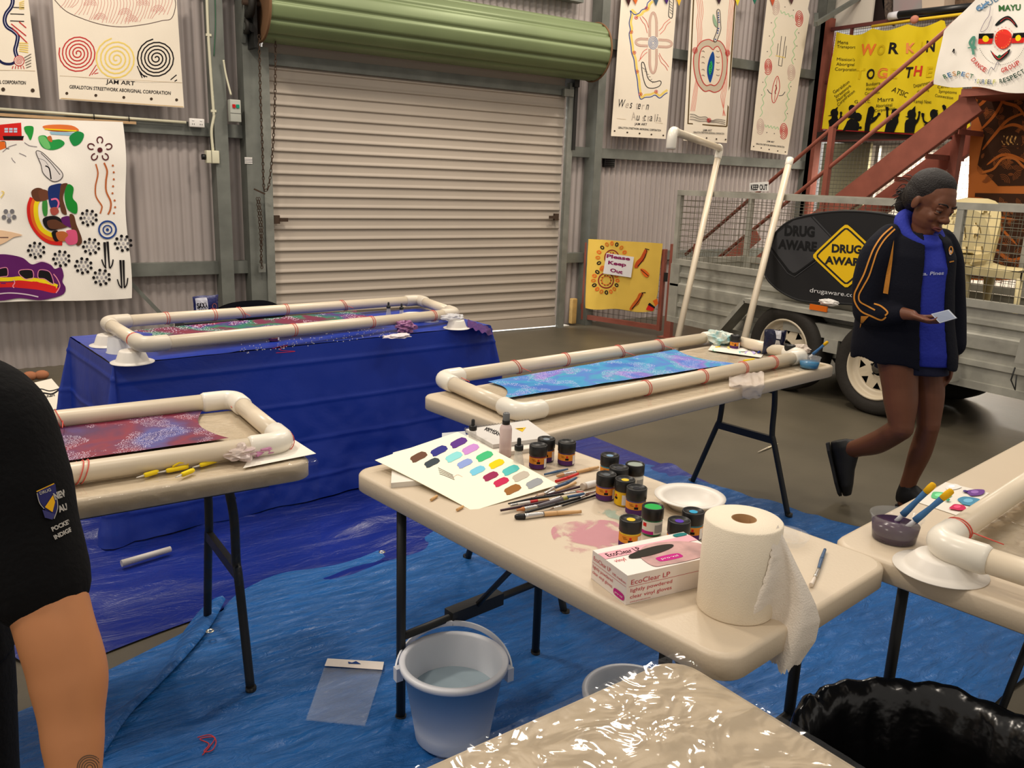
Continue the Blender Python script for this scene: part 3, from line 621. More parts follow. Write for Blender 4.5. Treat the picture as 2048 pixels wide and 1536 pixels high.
# flower, wavy trails, dotted trail
P.dot(*big(782,315),5.2,maroon)
for a in(-90,-18,54,126,198):
    r=math.radians(a); cx,cy=782+72*math.cos(r)*1.0,310+72*math.sin(r); t=r
    P.line([big(cx+ (26*math.cos(q))*math.cos(t)-(22*math.sin(q))*math.sin(t),cy+(26*math.cos(q))*math.sin(t)+(22*math.sin(q))*math.cos(t)) for q in [math.radians(d) for d in range(-150,151,20)]],2.4,maroon)
P.curve(B((750,425),(768,500),(750,600),(755,680),(798,750),(800,775),(788,815)),2.8,ochre); P.curve(B((815,415),(840,480),(832,560),(835,640),(870,720),(868,780),(850,822)),3.4,ochre)
for x,y in((884,437),(892,490),(893,545),(888,600),(884,655),(901,712),(905,765),(896,812)): P.dot(*big(x,y),2.1,ochre)
# rainbow
for (ox,wd,cl) in((0,9,redf),(26,9,orange),(52,9,yel2)):
    P.curve(B((250+ox*.9,690+ox*.3),(228+ox,760),(235+ox,850),(270+ox,930),(330+ox*.8,1000-ox*.6),(400+ox*.5,1040-ox),(490,1050-ox*1.2)),wd,cl,lift=True)
P.blob(B((335,715),(368,715),(370,820),(345,832),(330,780)),pm(60,140,60))
# three painted figures lying sideways
P.blob(B((245,640),(290,612),(340,630),(345,700),(290,720),(255,690)),brown); P.blob(B((300,640),(345,625),(385,650),(375,700),(320,712)),pm(110,66,46))
P.blob(B((380,610),(430,585),(485,582),(480,640),(465,700),(470,760),(400,770),(378,690)),pm(30,50,110)); P.blob(B((480,585),(530,580),(505,640),(495,700),(520,790),(520,825),(480,800),(465,700),(470,640)),brown); P.blob(B((530,585),(575,610),(570,690),(605,740),(600,815),(540,790),(515,740),(505,660)),pm(30,140,50))
P.curve(B((400,705),(440,700),(460,730),(450,770)),3.5,pinkb); P.blob(B((395,775),(440,765),(462,800),(430,828),(400,815)),pm(170,80,70))
P.blob(B((335,860),(380,835),(450,838),(490,880),(470,930),(400,948),(350,915)),ink); P.blob(B((370,875),(430,862),(480,885),(530,915),(470,935),(390,930)),brown); P.blob(B((480,850),(540,835),(570,880),(565,925),(500,900)),purple); P.blob(B((545,825),(580,830),(600,900),(640,1000),(640,1050),(600,1060),(560,930)),brown)
P.blob(B((405,965),(450,950),(470,1020),(430,1030)),ink); P.blob(B((440,965),(500,955),(535,985),(520,1030),(460,1025)),ochre); P.blob(B((520,950),(590,945),(610,1000),(600,1050),(540,1060),(510,1020),(535,985)),pm(220,90,130))
# grey and black dotted rosettes
def rosette(X,Y,R=62,n=9):
    for i in range(n): a=2*PI*i/n+.3; P.dot(*big(X+R*math.cos(a),Y+R*math.sin(a)*.92),3.2,ink,n=9); 
    for i in range(6): a=2*PI*i/6; P.dot(*big(X+R*.55*math.cos(a),Y+R*.55*math.sin(a)),2.6,grey,n=9)
    P.dot(*big(X,Y),2.8,pm(190,186,188),n=9)
for X,Y in((697,848),(285,1103),(483,1170),(717,1073),(655,1225),(797,1315),(968,1048)): rosette(X,Y)
for i in range(5): a=2*PI*i/5+.3; P.dot(*big(70+42*math.cos(a),830+40*math.sin(a)),4.6,grey); 
P.dot(*big(70,830),4.4,pm(186,184,190))
P.ring(*big(845,942),17,3.4,blup); P.ring(*big(845,942),8.5,2.6,blup); P.dot(*big(845,942),3.2,blup)
for X in(828,):
    P.line(B((822,1040),(828,1240)),lambda t:5.5*(1-.6*t),ink); P.line(B((845,1035),(858,1240)),lambda t:5*(1-.5*t),ink); P.curve(B((798,1175),(812,1215),(832,1245)),2.6,ink); P.curve(B((888,1175),(880,1215),(862,1245)),2.6,ink)
    P.line(B((945,1180),(955,1395)),lambda t:4.6*(1-.4*t),ink); P.line(B((968,1180),(975,1395)),lambda t:4.6*(1-.4*t),ink); P.curve(B((920,1330),(935,1375),(957,1400)),2.4,ink); P.curve(B((1003,1320),(995,1370),(976,1400)),2.4,ink)
P.blob(B((-60,960),(-10,945),(60,955),(110,965),(175,985),(110,1000),(60,1030),(10,1055),(-60,1070)),pm(232,196,160)); P.line(B((-10,1003),(65,1003)),2.5,pm(120,90,80)); P.curve(B((10,640),(30,650),(5,690)),2,yelp)
# purple, red and yellow lettering cloud
P.blob(B((-260,1150),(-20,1135),(80,1140),(180,1165),(250,1215),(330,1195),(400,1220),(430,1250),(480,1240),(500,1300),(490,1350),(515,1400),(495,1450),(400,1480),(300,1495),(150,1480),(0,1500),(-260,1490)),purple)
P.blob(B((-260,1350),(60,1370),(120,1355),(250,1365),(340,1380),(460,1400),(430,1440),(300,1415),(150,1400),(60,1395),(-260,1400)),redf)
P.curve(B((-260,1365),(100,1375),(150,1345),(300,1360),(440,1395)),10,redf,lift=True); P.curve(B((-260,1330),(60,1332),(150,1325),(250,1335),(350,1350),(450,1390)),8,yel2,lift=True)
for s in(B((-30,1260),(50,1240),(60,1300),(30,1310),(-30,1310)),B((160,1260),(250,1260),(260,1320),(200,1330),(150,1290)),B((310,1260),(390,1275),(420,1370),(350,1330),(300,1320))): P.fill(s,ink); P.curve(s,1.4,pm(236,150,170),True,lift=True)
P.curve(B((110,1400),(100,1385),(115,1360),(105,1335)),2,pm(236,150,170)); P.curve(B((440,1440),(470,1385),(450,1330),(420,1290)),2,pm(236,150,170)); P.curve(B((-100,1460),(60,1440),(200,1450),(300,1470)),2.4,pm(220,200,210)); P.curve(B((280,1195),(340,1190),(400,1215)),1.6,pm(230,200,215),lift=True)
b.build('painted_cloth',label='large white painted cloth with rainbow, flower, target and dotted rosettes on the left wall',cat='painted banner')
# --- three narrow canvases on the right
z5=zmap(1180,0,.2295)
def Z(*p): return [z5(*q) for q in p]
b=MB(); P=Paint(b,wavef(-.03,.006,3,1,9),(0,-1,0)); P.sheet([(1244,-40),(1356,-40),(1330,278),(1221,272)],16,30,canvasm)
cst=Z((520,0),(490,30),(480,70),(440,90),(420,115),(380,128),(345,95),(350,130),(335,200),(345,260),(335,300),(350,400),(355,460),(375,520),(385,600),(405,700),(412,780),(430,862),(470,850),(520,845),(560,830),(600,855),(640,825),(668,808))
P.curve([(x+3.5,y-1.5) for x,y in cst[5:18]]+[(x,y-5) for x,y in cst[18:]],4.2,yelp); P.curve([(x+4,y+3) for x,y in cst[:6]],5,yelp); P.curve(cst,1.6,blup,lift=True)
for x,y in((482,75),(395,155),(352,280),(378,460),(402,625),(432,822),(568,800)): P.ring(*z5(x,y),3.2,1,redp); P.dot(*z5(x,y),1.6,redp)
for r in(9.2,7,4.8,2.6): P.ring(*z5(540,375),r,1,pm(96,120,170),ry=r*1.35)
def petal(P,c,dx,dy,L,Wd,m,wd=3.2):
    a=math.atan2(dy,dx); pts=[]
    for q in range(-100,101,20): q=math.radians(q); x=L*.5+L*.5*math.cos(q); y=Wd*math.sin(q); pts.append((c[0]+x*math.cos(a)-y*math.sin(a),c[1]+x*math.sin(a)+y*math.cos(a)))
    P.curve([(c[0]-Wd*math.sin(-a)*0+(-Wd)*-math.sin(a)*1,c[1]+(-Wd)*math.cos(a))]+pts+[(c[0]+Wd*-math.sin(a),c[1]+Wd*math.cos(a))],wd,m,sub=3)
for dx,dy,L in((0,-1,48),(0,1,48),(1,.05,28),(-1,-.05,24)): petal(P,(z5(540,375)[0]+dx*10,z5(540,375)[1]+dy*12),dx,dy,L,6.5,pm(206,176,160),4.6); petal(P,(z5(540,375)[0]+dx*10,z5(540,375)[1]+dy*12),dx,dy,L+2,8.8,pm(180,130,116),.8)
for s in(((425,150),(450,195),(470,220),(490,290)),((445,145),(480,185),(500,240),(510,270)),((590,270),(620,240),(640,205),(690,165)),((600,300),(640,260),(660,220),(695,190)),((490,425),(450,455),(425,520)),((490,455),(460,480),(415,535)),((595,465),(620,510),(650,545),(678,585)),((590,480),(610,540),(645,575),(668,615))): P.curve(Z(*s),1.1,pm(216,110,96))
bo=Z((440,555),(458,548),(475,600),(495,680),(540,715),(600,705),(612,725),(590,755),(530,770),(480,750),(450,660)); P.curve(bo,1.5,pm(60,56,56),True)
for i in range(6): P.line(Z((446+i*18,590+i*27),(476+i*14,610+i*20)),.9,pm(90,84,80))
bo=Z((690,0),(720,0),(718,60),(710,150),(690,155),(678,130),(685,50)); P.curve(bo,1.5,pm(60,56,56),True)
for i in range(5): P.line(Z((688,10+i*24),(712,30+i*24)),.9,pm(90,84,80))
P.text('W   s   e   n',1235,214,1295,220,17,ink,0,.2); P.text('e',1249,215,1255,216,15,pm(190,178,164),0,.2); P.text('t',1270,218,1275,218,17,pm(190,178,164),0,.2); P.text('r',1281,219,1287,219,15,pm(190,178,164),0,.2)
P.text('u  t  a  i',1271,241,1314,243,16,ink,0,.2); P.text('A',1261,240,1270,240,16,pm(190,178,164)); P.text('s',1283,242,1288,242,14,pm(190,178,164)); P.text('r l',1293,242,1309,243,15,pm(190,178,164)); P.text('a',1315,243,1321,243,13,pm(190,178,164))
jam(P,(1267,250,1292,251),(1235,257,1320,263),4.6,4); P.line([(1232,237),(1324,247)],.6,pm(190,170,140)); eyelets(P,((1228,262),(1253,265),(1277,267),(1301,269),(1325,271)),1.8)
b.build('canvas_banner',label='narrow cream canvas banner painted with a coastline and Western Australia lettering',cat='banner')
b=MB(); P=Paint(b,wavef(-.03,.006,3,1,13),(0,-1,0)); P.sheet([(1384,-40),(1474,-40),(1452,286),(1365,281)],14,30,canvasm)
brn=pm(92,72,40)
P.line([(1387,-20),(1374,248)],2.6,brn); P.line([(1470,-20),(1452,253)],2.6,brn); P.line([(1373,247),(1452,253)],2.4,brn)
for k in range(4):
    P.curve(Z((925+k*14,0),(935+k*14,100),(922+k*14,200),(930+k*12,300),(925+k*10,420),(905+k*12,560),(920+k*6,650),(895+k*10,800),(870+k*11,970)),.9,pm(220,130,112)); P.curve(Z((1255-k*14,0),(1235-k*12,150),(1225-k*12,300),(1205-k*8,450),(1190-k*8,600),(1185-k*10,750),(1170-k*12,850),(1150+k*8,1010)),.9,pm(220,130,112))
ap=Z((1060,360),(1020,345),(960,365),(920,420),(895,500),(900,620),(930,730),(985,795),(1030,790),(1080,805),(1140,770),(1180,650),(1190,520),(1170,420),(1130,365),(1090,355)); P.blob(ap,pm(196,182,160)); P.curve(ap,1.8,pm(190,70,66),True,lift=True)
ai=Z((1060,435),(1020,405),(970,420),(945,480),(940,600),(965,700),(1000,745),(1040,738),(1080,745),(1120,700),(1145,600),(1140,480),(1110,410),(1080,415)); P.blob(ai,pm(226,212,190)); P.curve(ai,1.8,pm(190,70,66),True,lift=True)
P.blob(Z((1058,450),(1075,500),(1070,600),(1050,690),(1032,720),(1010,650),(1010,580),(1030,500)),pm(24,70,140)); P.blob(Z((1045,530),(1056,575),(1045,630),(1030,655),(1020,610),(1028,565)),pm(40,160,90))
for i in range(6): P.dot(*z5(1036+6*(i%2),560+i*16),1,ink)
P.blob(Z((1095,95),(1122,97),(1130,210),(1128,270),(1090,360),(1065,350),(1095,270),(1103,200)),pm(214,204,190)); P.curve(Z((1095,95),(1122,97),(1130,210),(1128,270),(1090,360),(1065,350),(1095,270),(1103,200)),1.2,ink,True,lift=True)
for x,y in((1108,115),(1110,135),(1110,155),(1113,175),(1115,195),(1110,250),(1105,270),(1100,290),(1080,345)): P.dot(*z5(x,y),1.5,blup)
P.blob(Z((1062,125),(1085,170),(1098,215),(1095,240),(1070,215),(1058,165)),pm(150,180,150)); 
for y in(450,500,550,610,660): P.curve(Z((960,y),(972,y-6),(985,y+4)),.9,pm(130,110,100)); P.curve(Z((1090,y-8),(1105,y),(1120,y-6)),.9,pm(130,110,100))
for cx,cy in((905,440),(1192,462)): 
    for r in(4.5,3,1.5): P.ring(*z5(cx,cy),r,.8,redp,ry=r*1.3)
for k in range(3): P.curve(Z((860,995+22*k),(900,1000+22*k),(940,1020+18*k),(1000,1020+18*k),(1028,1045+8*k),(1060,1050+8*k),(1100,1040+14*k),(1170,1050+17*k)),1,pm(70,66,64))
for r in(4,2.5,1): P.ring(*z5(1028,1048),r,.9,redp)
jam(P,(1403,262,1422,263),(1384,266,1446,269),4,3.4); eyelets(P,((1371,275),(1411,276),(1431,278),(1449,279)),1.6)
b.build('canvas_banner',label='narrow cream canvas banner painted with a red-outlined apple with a blue core',cat='banner')
b=MB(); P=Paint(b,wavef(-.03,.006,3,1,17),(0,-1,0)); P.sheet([(1536,-40),(1628,-40),(1573,310),(1499,300)],14,30,canvasm,edge=lambda x,y,u,v:(min(x,1617+(-y)*.2) if y<20 else x,y))
for x,y,c in((1610,60,pm(206,180,170)),(1812,160,redp),(1542,580,redp),(1745,630,pm(206,180,170)),(1475,1100,pm(206,180,170)),(1680,1140,redp)):
    P.spiral(*z5(x,y),8.4,4.4,1.3,c,ry=17)
gl=pm(150,206,150)
def zig(a,b_,n,amp):
    a=Vector(z5(*a));b_=Vector(z5(*b_)); d=b_-a; nn=Vector((-d.y,d.x)).normalized(); P.curve([tuple(a+d*(i/n)+nn*amp*(1 if i%2 else -1)) for i in range(n+1)],1.1,gl,sub=3)
zig((1650,100),(1770,150),7,2.5); zig((1615,150),(1560,500),9,2.2); zig((1790,250),(1755,560),8,2.2); zig((1530,660),(1480,1020),9,2.2); zig((1735,710),(1690,1060),9,2.2); zig((1515,1095),(1640,1120),9,2.6)
for x,y in((1692,62),(1766,90),(1570,200),(1553,315),(1535,450),(1497,718),(1487,828),(1808,288),(1793,402),(1778,518),(1743,755),(1727,865),(1713,990),(1535,1155),(1600,1165)): P.dot(*z5(x,y),1,pm(80,76,74))
for s in(((1662,315),(1635,570)),((1697,320),(1663,578)),((1633,380),(1622,480)),((1705,400),(1693,505)),((1635,570),(1663,578))): P.line(Z(*s),1.1,pm(70,66,64))
P.line(Z((1610,485),(1695,505)),1.6,yelp); P.curve(Z((1628,665),(1645,730),(1640,800),(1605,890),(1582,880),(1580,800),(1600,710)),1.3,redp,True); P.line(Z((1625,680),(1600,880)),.9,redp); P.curve(Z((1612,740),(1618,770),(1608,800),(1610,820)),2,pm(120,40,40)); P.curve(Z((1538,780),(1555,805),(1580,820)),1.3,pm(70,66,80)); P.curve(Z((1640,835),(1670,830),(1693,800)),1.3,pm(70,66,80))
jam(P,(1532,284,1547,286),(1510,289,1567,296),3.6,3.4,'GERALDTON STREETWORK ABORIGINAL CORPORATION'); eyelets(P,((1505,293),(1521,296),(1537,299),(1554,302),(1569,304)),1.4)
b.build('canvas_banner',label='narrow cream canvas banner painted with red spirals and green zigzags, rightmost of the three',cat='banner')
# bunting across the top of the banners
t=thing('bunting',aty(1400,-8,-.07),'string of small coloured pennants across the tops of the three narrow banners','bunting')
b=MB(); b.tube([aty(1230,-12,-.06),aty(1400,-6,-.06),aty(1700,-4,-.06),aty(1760,-6,-.06)],.0025,white,5); b.build('string',t)
for i,(x,c) in enumerate([(1257,(60,30,30)),(1271,(220,110,50)),(1312,(70,90,110)),(1333,(70,40,110)),(1358,(236,190,60)),(1438,(60,40,50)),(1475,(226,210,60)),(1509,(40,110,90)),(1545,(200,90,60)),(1583,(90,60,60)),(1696,(30,60,110)),(1742,(40,70,90))]):
    b=MB(); y=-8; b.poly([aty(x-7,y,-.058),aty(x+7,y,-.058),aty(x,y+(17 if i%2 else 20),-.058)],pm(*c),(0,-.002,0)); b.build('pennant',t)
# ================================================================ stairs, cage, mezzanine
wb=MB(); wb.grid(lambda u,v:Vector((5.3,.16-7*u,5.2*v)),2,2,mat('white plasterboard',(226,214,200),.8)); wb.build('wall_right',kind='structure')
XA,XB=1.8,2.45
zt=lambda t:1.516+.765*(t-2.053)
t_=thing('staircase',(2.08,-1.8,0),'red steel staircase climbing behind the trailer','staircase')
for X in(XA,XB):
    b=MB(); a=Vector((X,-.16,zt(.16)-.09));c=Vector((X,-3.2,zt(3.2)-.09)); b.beam(a,c,.008,.20,redst); d=(c-a).normalized(); up=Vector((0,d.z,-d.y)); up=-up if up.z<0 else up
    for s_ in(-1,1): b.beam(a+up*.1*s_+Vector((.025,0,0)),c+up*.1*s_+Vector((.025,0,0)),.055,.008,redst)
    b.build('stringer',t_)
for k in range(12):
    z=.2*(k+1); t=(z-1.516)/.765+2.053+.02
    if t>3.15: break
    b=MB(); b.box(((XA+XB)/2,-t+.0,z-.12),(XB-XA-.02,.25,.006),redst); b.box(((XA+XB)/2,-t-.12,z-.14),(XB-XA-.02,.006,.04),redst); b.build('tread',t_)
def rail(dz,t0,t1,r=.019): 
    b=MB(); b.tube([(XA,-t0,zt(t0)+dz),(XA,-t1,zt(t1)+dz)],r,redst,12); b.build('handrail' if dz>.5 else 'mid_rail',t_)
rail(.76,-.0+.06,3.15); rail(.38,.10,3.15)
for px in(1660,1395):
    p=atx(px,300 if px>1500 else 470,XA); t=-p.y; t=max(t,.2); b=MB(); b.box((XA,-t,zt(t)+.36),(.05,.05,.82),redst); b.build('rail_post',t_)
b=MB(); b.beam((XA-.03,-.35,zt(.35)+.22),(XA-.03,-1.12,zt(1.12)+.26),.01,.13,redst); b.build('side_plate',t_)
p=atx(1925,290,2.3); b=MB(); b.box((2.22,p.y-.0,1.2),(.075,.075,2.4),redst); b.build('column',t_)
b=MB(); b.box((2.05,p.y-.9,2.36),(.7,1.3,.06),redst); b.build('landing',t_)
# cage
XC=4.0
t_=thing('storage_cage',(XC,-1.5,0),'red framed wire mesh cage below and around the mezzanine','cage')
wirem=mat('grey wire',(74,68,60),.6,.3)
b=MB(); b.box((XC,.0-.0,1.8),(.12,.12,3.6),redst); b.build('corner_post',t_)
def wires(X,y0,y1,z0,z1,sp,r,m,name,par,axis='x'):
    b=MB()
    n=int(abs(y1-y0)/sp)
    for i in range(n+1):
        y=y0+(y1-y0)*i/n
        p=[(X,y,z0),(X,y,z1)] if axis=='x' else [(y,X,z0),(y,X,z1)]; b.tube(p,r,m,4,caps=False)
    n=int((z1-z0)/sp)
    for i in range(n+1):
        z=z0+(z1-z0)*i/n; p=[(X,y0,z),(X,y1,z)] if axis=='x' else [(y0,X,z),(y1,X,z)]; b.tube(p,r,m,4,caps=False)
    return b.build(name,par)
wires(XC+.02,-.1,-3.2,.05,2.2,.048,.0022,wirem,'wire_mesh',t_); wires(XC+.02,-.1,-3.2,2.25,3.46,.03,.0018,mat('dark wire',(40,36,34),.6,.3),'upper_wire_mesh',t_)
b=MB(); b.beam((XC,-.06,3.47),(XC,-3.4,3.47),.04,.04,mat('dark red rail',(98,48,44),.6)); b.build('top_rail',t_)
b=MB(); b.beam((XC,-.06,2.85),(XC,-.4,2.85),.03,.03,MATS['dark red rail']); b.beam((XC,-.35,2.2),(XC,-.35,3.46),.03,.03,MATS['dark red rail']); b.build('upper_frame',t_)
b=MB(); b.box((4.6,-1.75,2.2),(1.3,3.5,.1),mat('dark deck',(50,40,36),.8)); b.beam((XC-.02,-.06,2.2),(XC-.02,-3.5,2.2),.05,.14,MATS['dark red rail']); b.build('deck',t_)
b=MB(); p0=atx(1648,270,4.6);p1=atx(1742,268,4.6); b.box((4.65,(p0.y+p1.y)/2,1.1),(.05,abs(p1.y-p0.y),2.1),mat('grey olive panel',(140,134,104),.7)); b.build('cabinet_panel',label='tall olive grey panel standing behind the wire mesh of the cage',cat='panel')
b=MB(); p=atx(1757,300,4.5); b.box((4.5,p.y,1.06),(.05,.05,2.1),mat('galv pole',(170,168,160),.4,.5)); b.build('steel_pole',label='pale steel pole behind the cage mesh beside the olive grey panel',cat='pole')
# yellow banner
z6=zmap(1600,0,.21875)
def Q(*p): return [z6(*q) for q in p]
b=MB(); XY=3.9
def yf(px,py):
    p=atx(px,py,XY); u=p.y; top=max(0,min(1,(p.z-2.2)/1.2)); d=.05*math.sin(u*9+.6)*(.35+.65*top)+.025*math.sin(u*17+p.z*3)+.03*fbm(u*3,p.z*2,2); return Vector((XY-.03+d*.6,p.y,p.z))
yc=mat('yellow cloth',(216,192,26),.75,0,.3,bump=(200,.1)); P=Paint(b,yf,(-1,0,0),.0012,9)
def yedge(x,y,u,v):
    sag=0
    if v<.5: sag=9*(abs(math.sin(u*PI*3.1)))*(1-2*v)
    return (x,y+sag)
P.sheet([(1679,65),(1893,40),(1948,272),(1648,258)],90,50,yc,.004,yedge)
P.k+=2
P.line([(1677,66),(1646,259),(1945,275)],2.2,pm(140,30,34))
for s,x,y,x2,y2,h,m in(('W',1724,110,1756,110,22,pm(226,120,50)),('O',1758,110,1777,110,20,pm(200,172,20)),('R',1784,108,1801,108,22,ink),('K',1812,106,1830,105,20,pm(224,140,80)),('I',1843,104,1849,104,20,pm(200,172,20)),('N',1856,104,1876,103,22,ink),
    ('T',1715,158,1733,158,21,pm(204,176,20)),('O',1735,158,1753,158,20,ink),('G',1761,157,1782,157,20,pm(222,130,60)),('E',1784,157,1799,157,20,pm(204,176,20)),('T',1812,155,1830,155,21,ink),('H',1831,152,1850,152,20,pm(196,60,40)),('E',1855,154,1870,154,20,pm(204,176,20))): P.text(s,x,y,x2,y2,h,m,.03,.15)
for s,x,y,x2,y2,h in(('Mens',1682,89,1699,89,7),('Transport',1681,97,1710,97,6),("Mission's",1680,122,1709,122,6),('Aboriginal',1679,132,1709,132,6.5),('Corporation',1677,142,1714,142,6.5),('Geraldton',1674,188,1702,165,6),('Streetwork',1676,197,1706,173,6),('Aboriginal',1678,205,1704,184,6),('Corporation',1680,213,1714,184,6),('G.A.R.C.',1713,207,1744,206,6.5),('Bundiyarra',1734,172,1767,170,6.5),('Aboriginal',1733,181,1762,179,6),('Corporation',1731,190,1765,188,6),('Marra',1761,205,1790,202,8.5),('Aboriginal',1757,216,1788,213,7),('Corporation',1755,225,1793,219,6),('ATSIC',1785,183,1817,196,11),('Department',1832,176,1865,168,7),('of Housing',1838,186,1862,182,5.5),('Yamaji News',1829,206,1867,208,7.5),('Centre for',1882,178,1925,174,6),('Symptoms',1884,186,1915,188,6),('Connection',1876,194,1908,199,6)): P.text(s,x,y,x2,y2,h,ink,.0,.1)
blk=pm(16,16,16)
def sil(hx,hy,r,body,arms,extra=()):
    P.k+=1; P.dot(*z6(hx,hy),r*.21875*1.0,blk,ry=r*.21875*1.15,n=18); P.fill(Q(*body),blk,False)
    for a_ in arms: P.curve(Q(*a_),lambda t:5.2*(1-.35*t),blk); P.dot(*z6(*a_[-1]),3.0,blk,n=10)
    for e_ in extra: P.fill(Q(*e_),blk,False)
sil(330,1035,34,((305,1060),(355,1060),(362,1085),(385,1110),(372,1150),(362,1192),(272,1190),(278,1140),(275,1105),(300,1085)),(((365,1115),(388,1080),(393,1035)),),(((300,1050),(272,1060),(305,1062)),((330,1000),(362,975),(352,1010))))
sil(497,995,30,((478,1015),(520,1015),(530,1060),(520,1090),(455,1080),(465,1050)),(((470,1050),(440,1062),(408,1078)),),())
sil(535,1070,34,((480,1085),(520,1095),(545,1130),(548,1165),(530,1200),(412,1198),(435,1150),(450,1110)),(((520,1170),(560,1168)),),(((550,1050),(575,1055),(548,1068)),))
sil(672,1015,36,((640,1040),(700,1040),(695,1070),(672,1085),(690,1110),(668,1140),(658,1205),(608,1205),(610,1130),(632,1095),(632,1060)),(((670,1120),(705,1100),(748,1045)),((680,1090),(720,1078))),(((640,985),(625,1050),(612,1130),(650,1110),(655,1000)),))
sil(890,1040,40,((862,1060),(915,1065),(920,1090),(922,1120),(905,1150),(882,1210),(788,1210),(800,1150),(812,1105),(860,1095)),(((830,1120),(815,1060),(816,1000)),),(((800,1000),(806,980),(826,980),(830,1005),(816,1012)),((850,1010),(880,996),(930,1020),(925,1030))))
sil(1032,1045,36,((1008,1065),(1055,1065),(1062,1090),(1085,1105),(1062,1150),(1052,1215),(972,1213),(975,1130),(985,1100),(1005,1090)),(((1070,1120),(1092,1080),(1100,1030)),),(((1030,1008),(1066,968),(1062,1030)),((1005,1060),(975,1068),(1010,1080))))
sil(1252,1045,38,((1230,1075),(1275,1075),(1270,1100),(1255,1115),(1235,1150),(1150,1150),(1200,1120),(1225,1100)),(((1200,1135),(1155,1110),(1138,1060)),((1290,1110),(1338,1050),(1342,990))),(((1255,1005),(1292,1012),(1290,1025)),((1120,1042),(1130,1032),(1156,1040),(1152,1070),(1128,1072)),((1325,970),(1340,958),(1356,975),(1350,1000),(1330,1000))))
sil(1435,1165,26,((1420,1185),(1455,1185),(1475,1225),(1405,1225)),(((1450,1200),(1478,1160)),))
b.build('cloth_banner',label='yellow cloth banner reading WORKIN TOGETHER with black silhouettes along its foot',cat='banner')
# mezzanine clutter
b=MB(); b.poly([atx(x,y,4.15) for x,y in((1664,62),(1678,-60),(1755,-60),(1741,55))],mat('white board',(222,214,200),.7),(.03,0,0)); b.build('white_board',label='plain white board standing on the mezzanine above the yellow banner',cat='board')
b=MB(); P=Paint(b,lambda x,y:atx(x,y,4.3),(-1,0,0)); P.sheet([(1764,-50),(1785,-50),(1783,52),(1769,40)],8,20,mat('patterned cloth',(112,96,84),.9,var=(30,.8,(36,30,34))),.05,lambda x,y,u,v:(x+2*math.sin(v*8),y)); b.build('patterned_cloth',label='grey patterned cloth hanging between white board and plastic tub',cat='cloth')
b=MB(); P=Paint(b,lambda x,y:atx(x,y,4.3),(-1,0,0)); P.sheet([(1740,-60),(1766,-60),(1770,46),(1742,54)],2,2,pm(44,34,32),.05); b.build('dark_gap_sheet',label='dark brown sheet painting the shaded gap between the white board and the patterned cloth',cat='panel')  # dark sheet put in for the shade of the gap; no real panel
tub=thing('storage_tub',atx(1818,26,4.3),'translucent plastic storage tub with pink contents on the mezzanine','tub')
b=MB(); P=Paint(b,lambda x,y:atx(x,y,4.3),(-1,0,0)); P.sheet([(1787,-60),(1848,-60),(1843,32),(1786,36)],4,4,mat('pink hazy plastic',(176,150,152),.4,var=(2.5,.8,(150,160,158))),.5); b.build('tub_body',tub)
b=MB(); P=Paint(b,lambda x,y:atx(x,y,4.28),(-1,0,0)); P.sheet([(1843,-60),(1892,-60),(1888,12),(1844,20)],2,2,pm(214,196,176),.4); b.build('paper_box',label='pale box standing on the cardboard tray on the mezzanine',cat='box')
b=MB(); P=Paint(b,lambda x,y:atx(x,y,4.24),(-1,0,0)); P.sheet([(1842,20),(1896,14),(1940,22),(1840,32)],2,2,mat('cardboard',(184,140,92),.8),.4); b.build('cardboard_tray',label='brown cardboard tray under the pale box on the mezzanine',cat='cardboard tray')
b=MB(); P=Paint(b,lambda x,y:atx(x,y,4.5),(-1,0,0)); P.sheet([(1885,-60),(1985,-60),(1960,24),(1892,20)],2,2,mat('streaky timber',(120,98,78),.9,var=(20,.8,(60,46,36))),.05); b.build('timber_stack',label='streaky brown timber stacked at the back of the mezzanine',cat='timber')
t_=thing('banner_tube',atx(1850,22,3.95),'black banner tube with a white cap lying along the cage top','banner tube')
b=MB(); b.tube([atx(1797,30,3.95),atx(1960,12,3.95)],.042,black,14); b.build('tube',t_); b=MB(); b.tube([atx(1779,33,3.95),atx(1798,30,3.95)],.044,pm(214,214,220),14); b.build('cap',t_)
b=MB(); b.tube([atx(1744,53,3.92),atx(1830,40,3.92),atx(1960,24,3.92)],.017,pm(226,190,50),10); b.build('yellow_pole',label='thin yellow pole tied along the top rail of the cage',cat='pole')
b=MB(); b.ball(atx(1829,39,3.9),(.04,.05,.045),pm(196,130,110)); b.build('pink_tie',label='pink knotted rag tied around the yellow pole',cat='rag')
# white club banner
zq=z6; b=MB(); XW=1.68
def wf(px,py):
    p=atx(px,py,XW); return Vector((XW-.02+.03*math.sin(p.y*6+p.z*3)+.02*fbm(p.y*3,p.z*2,8),p.y,p.z))
P=Paint(b,wf,(-1,0,0),.001,9)
def wedge(x,y,u,v):
    lb=1867+(168-y)*.235 if y>62 else 1892+(62-y)*1.0
    return (lb+(2150-lb)*u,y+ (3*math.sin(u*14)*v))
P.sheet([(1892,-60),(2150,-60),(2150,196),(1867,168)],60,50,sheetm,.003,wedge); P.k+=2
P.text('MAYU',1997,22,2042,20,12,pm(60,110,60),.03); P.text('CLUB',1958,25,1998,0,12,pm(90,130,160),.0)
bm_=pm(26,34,34); P.blob(Q((1785,225),(1830,175),(1895,145),(1945,170),(2000,240),(1985,250),(1940,205),(1895,180),(1850,205),(1800,235)),bm_); P.curve(Q((1830,200),(1880,165),(1930,180),(1975,225)),1.2,redp,lift=True)
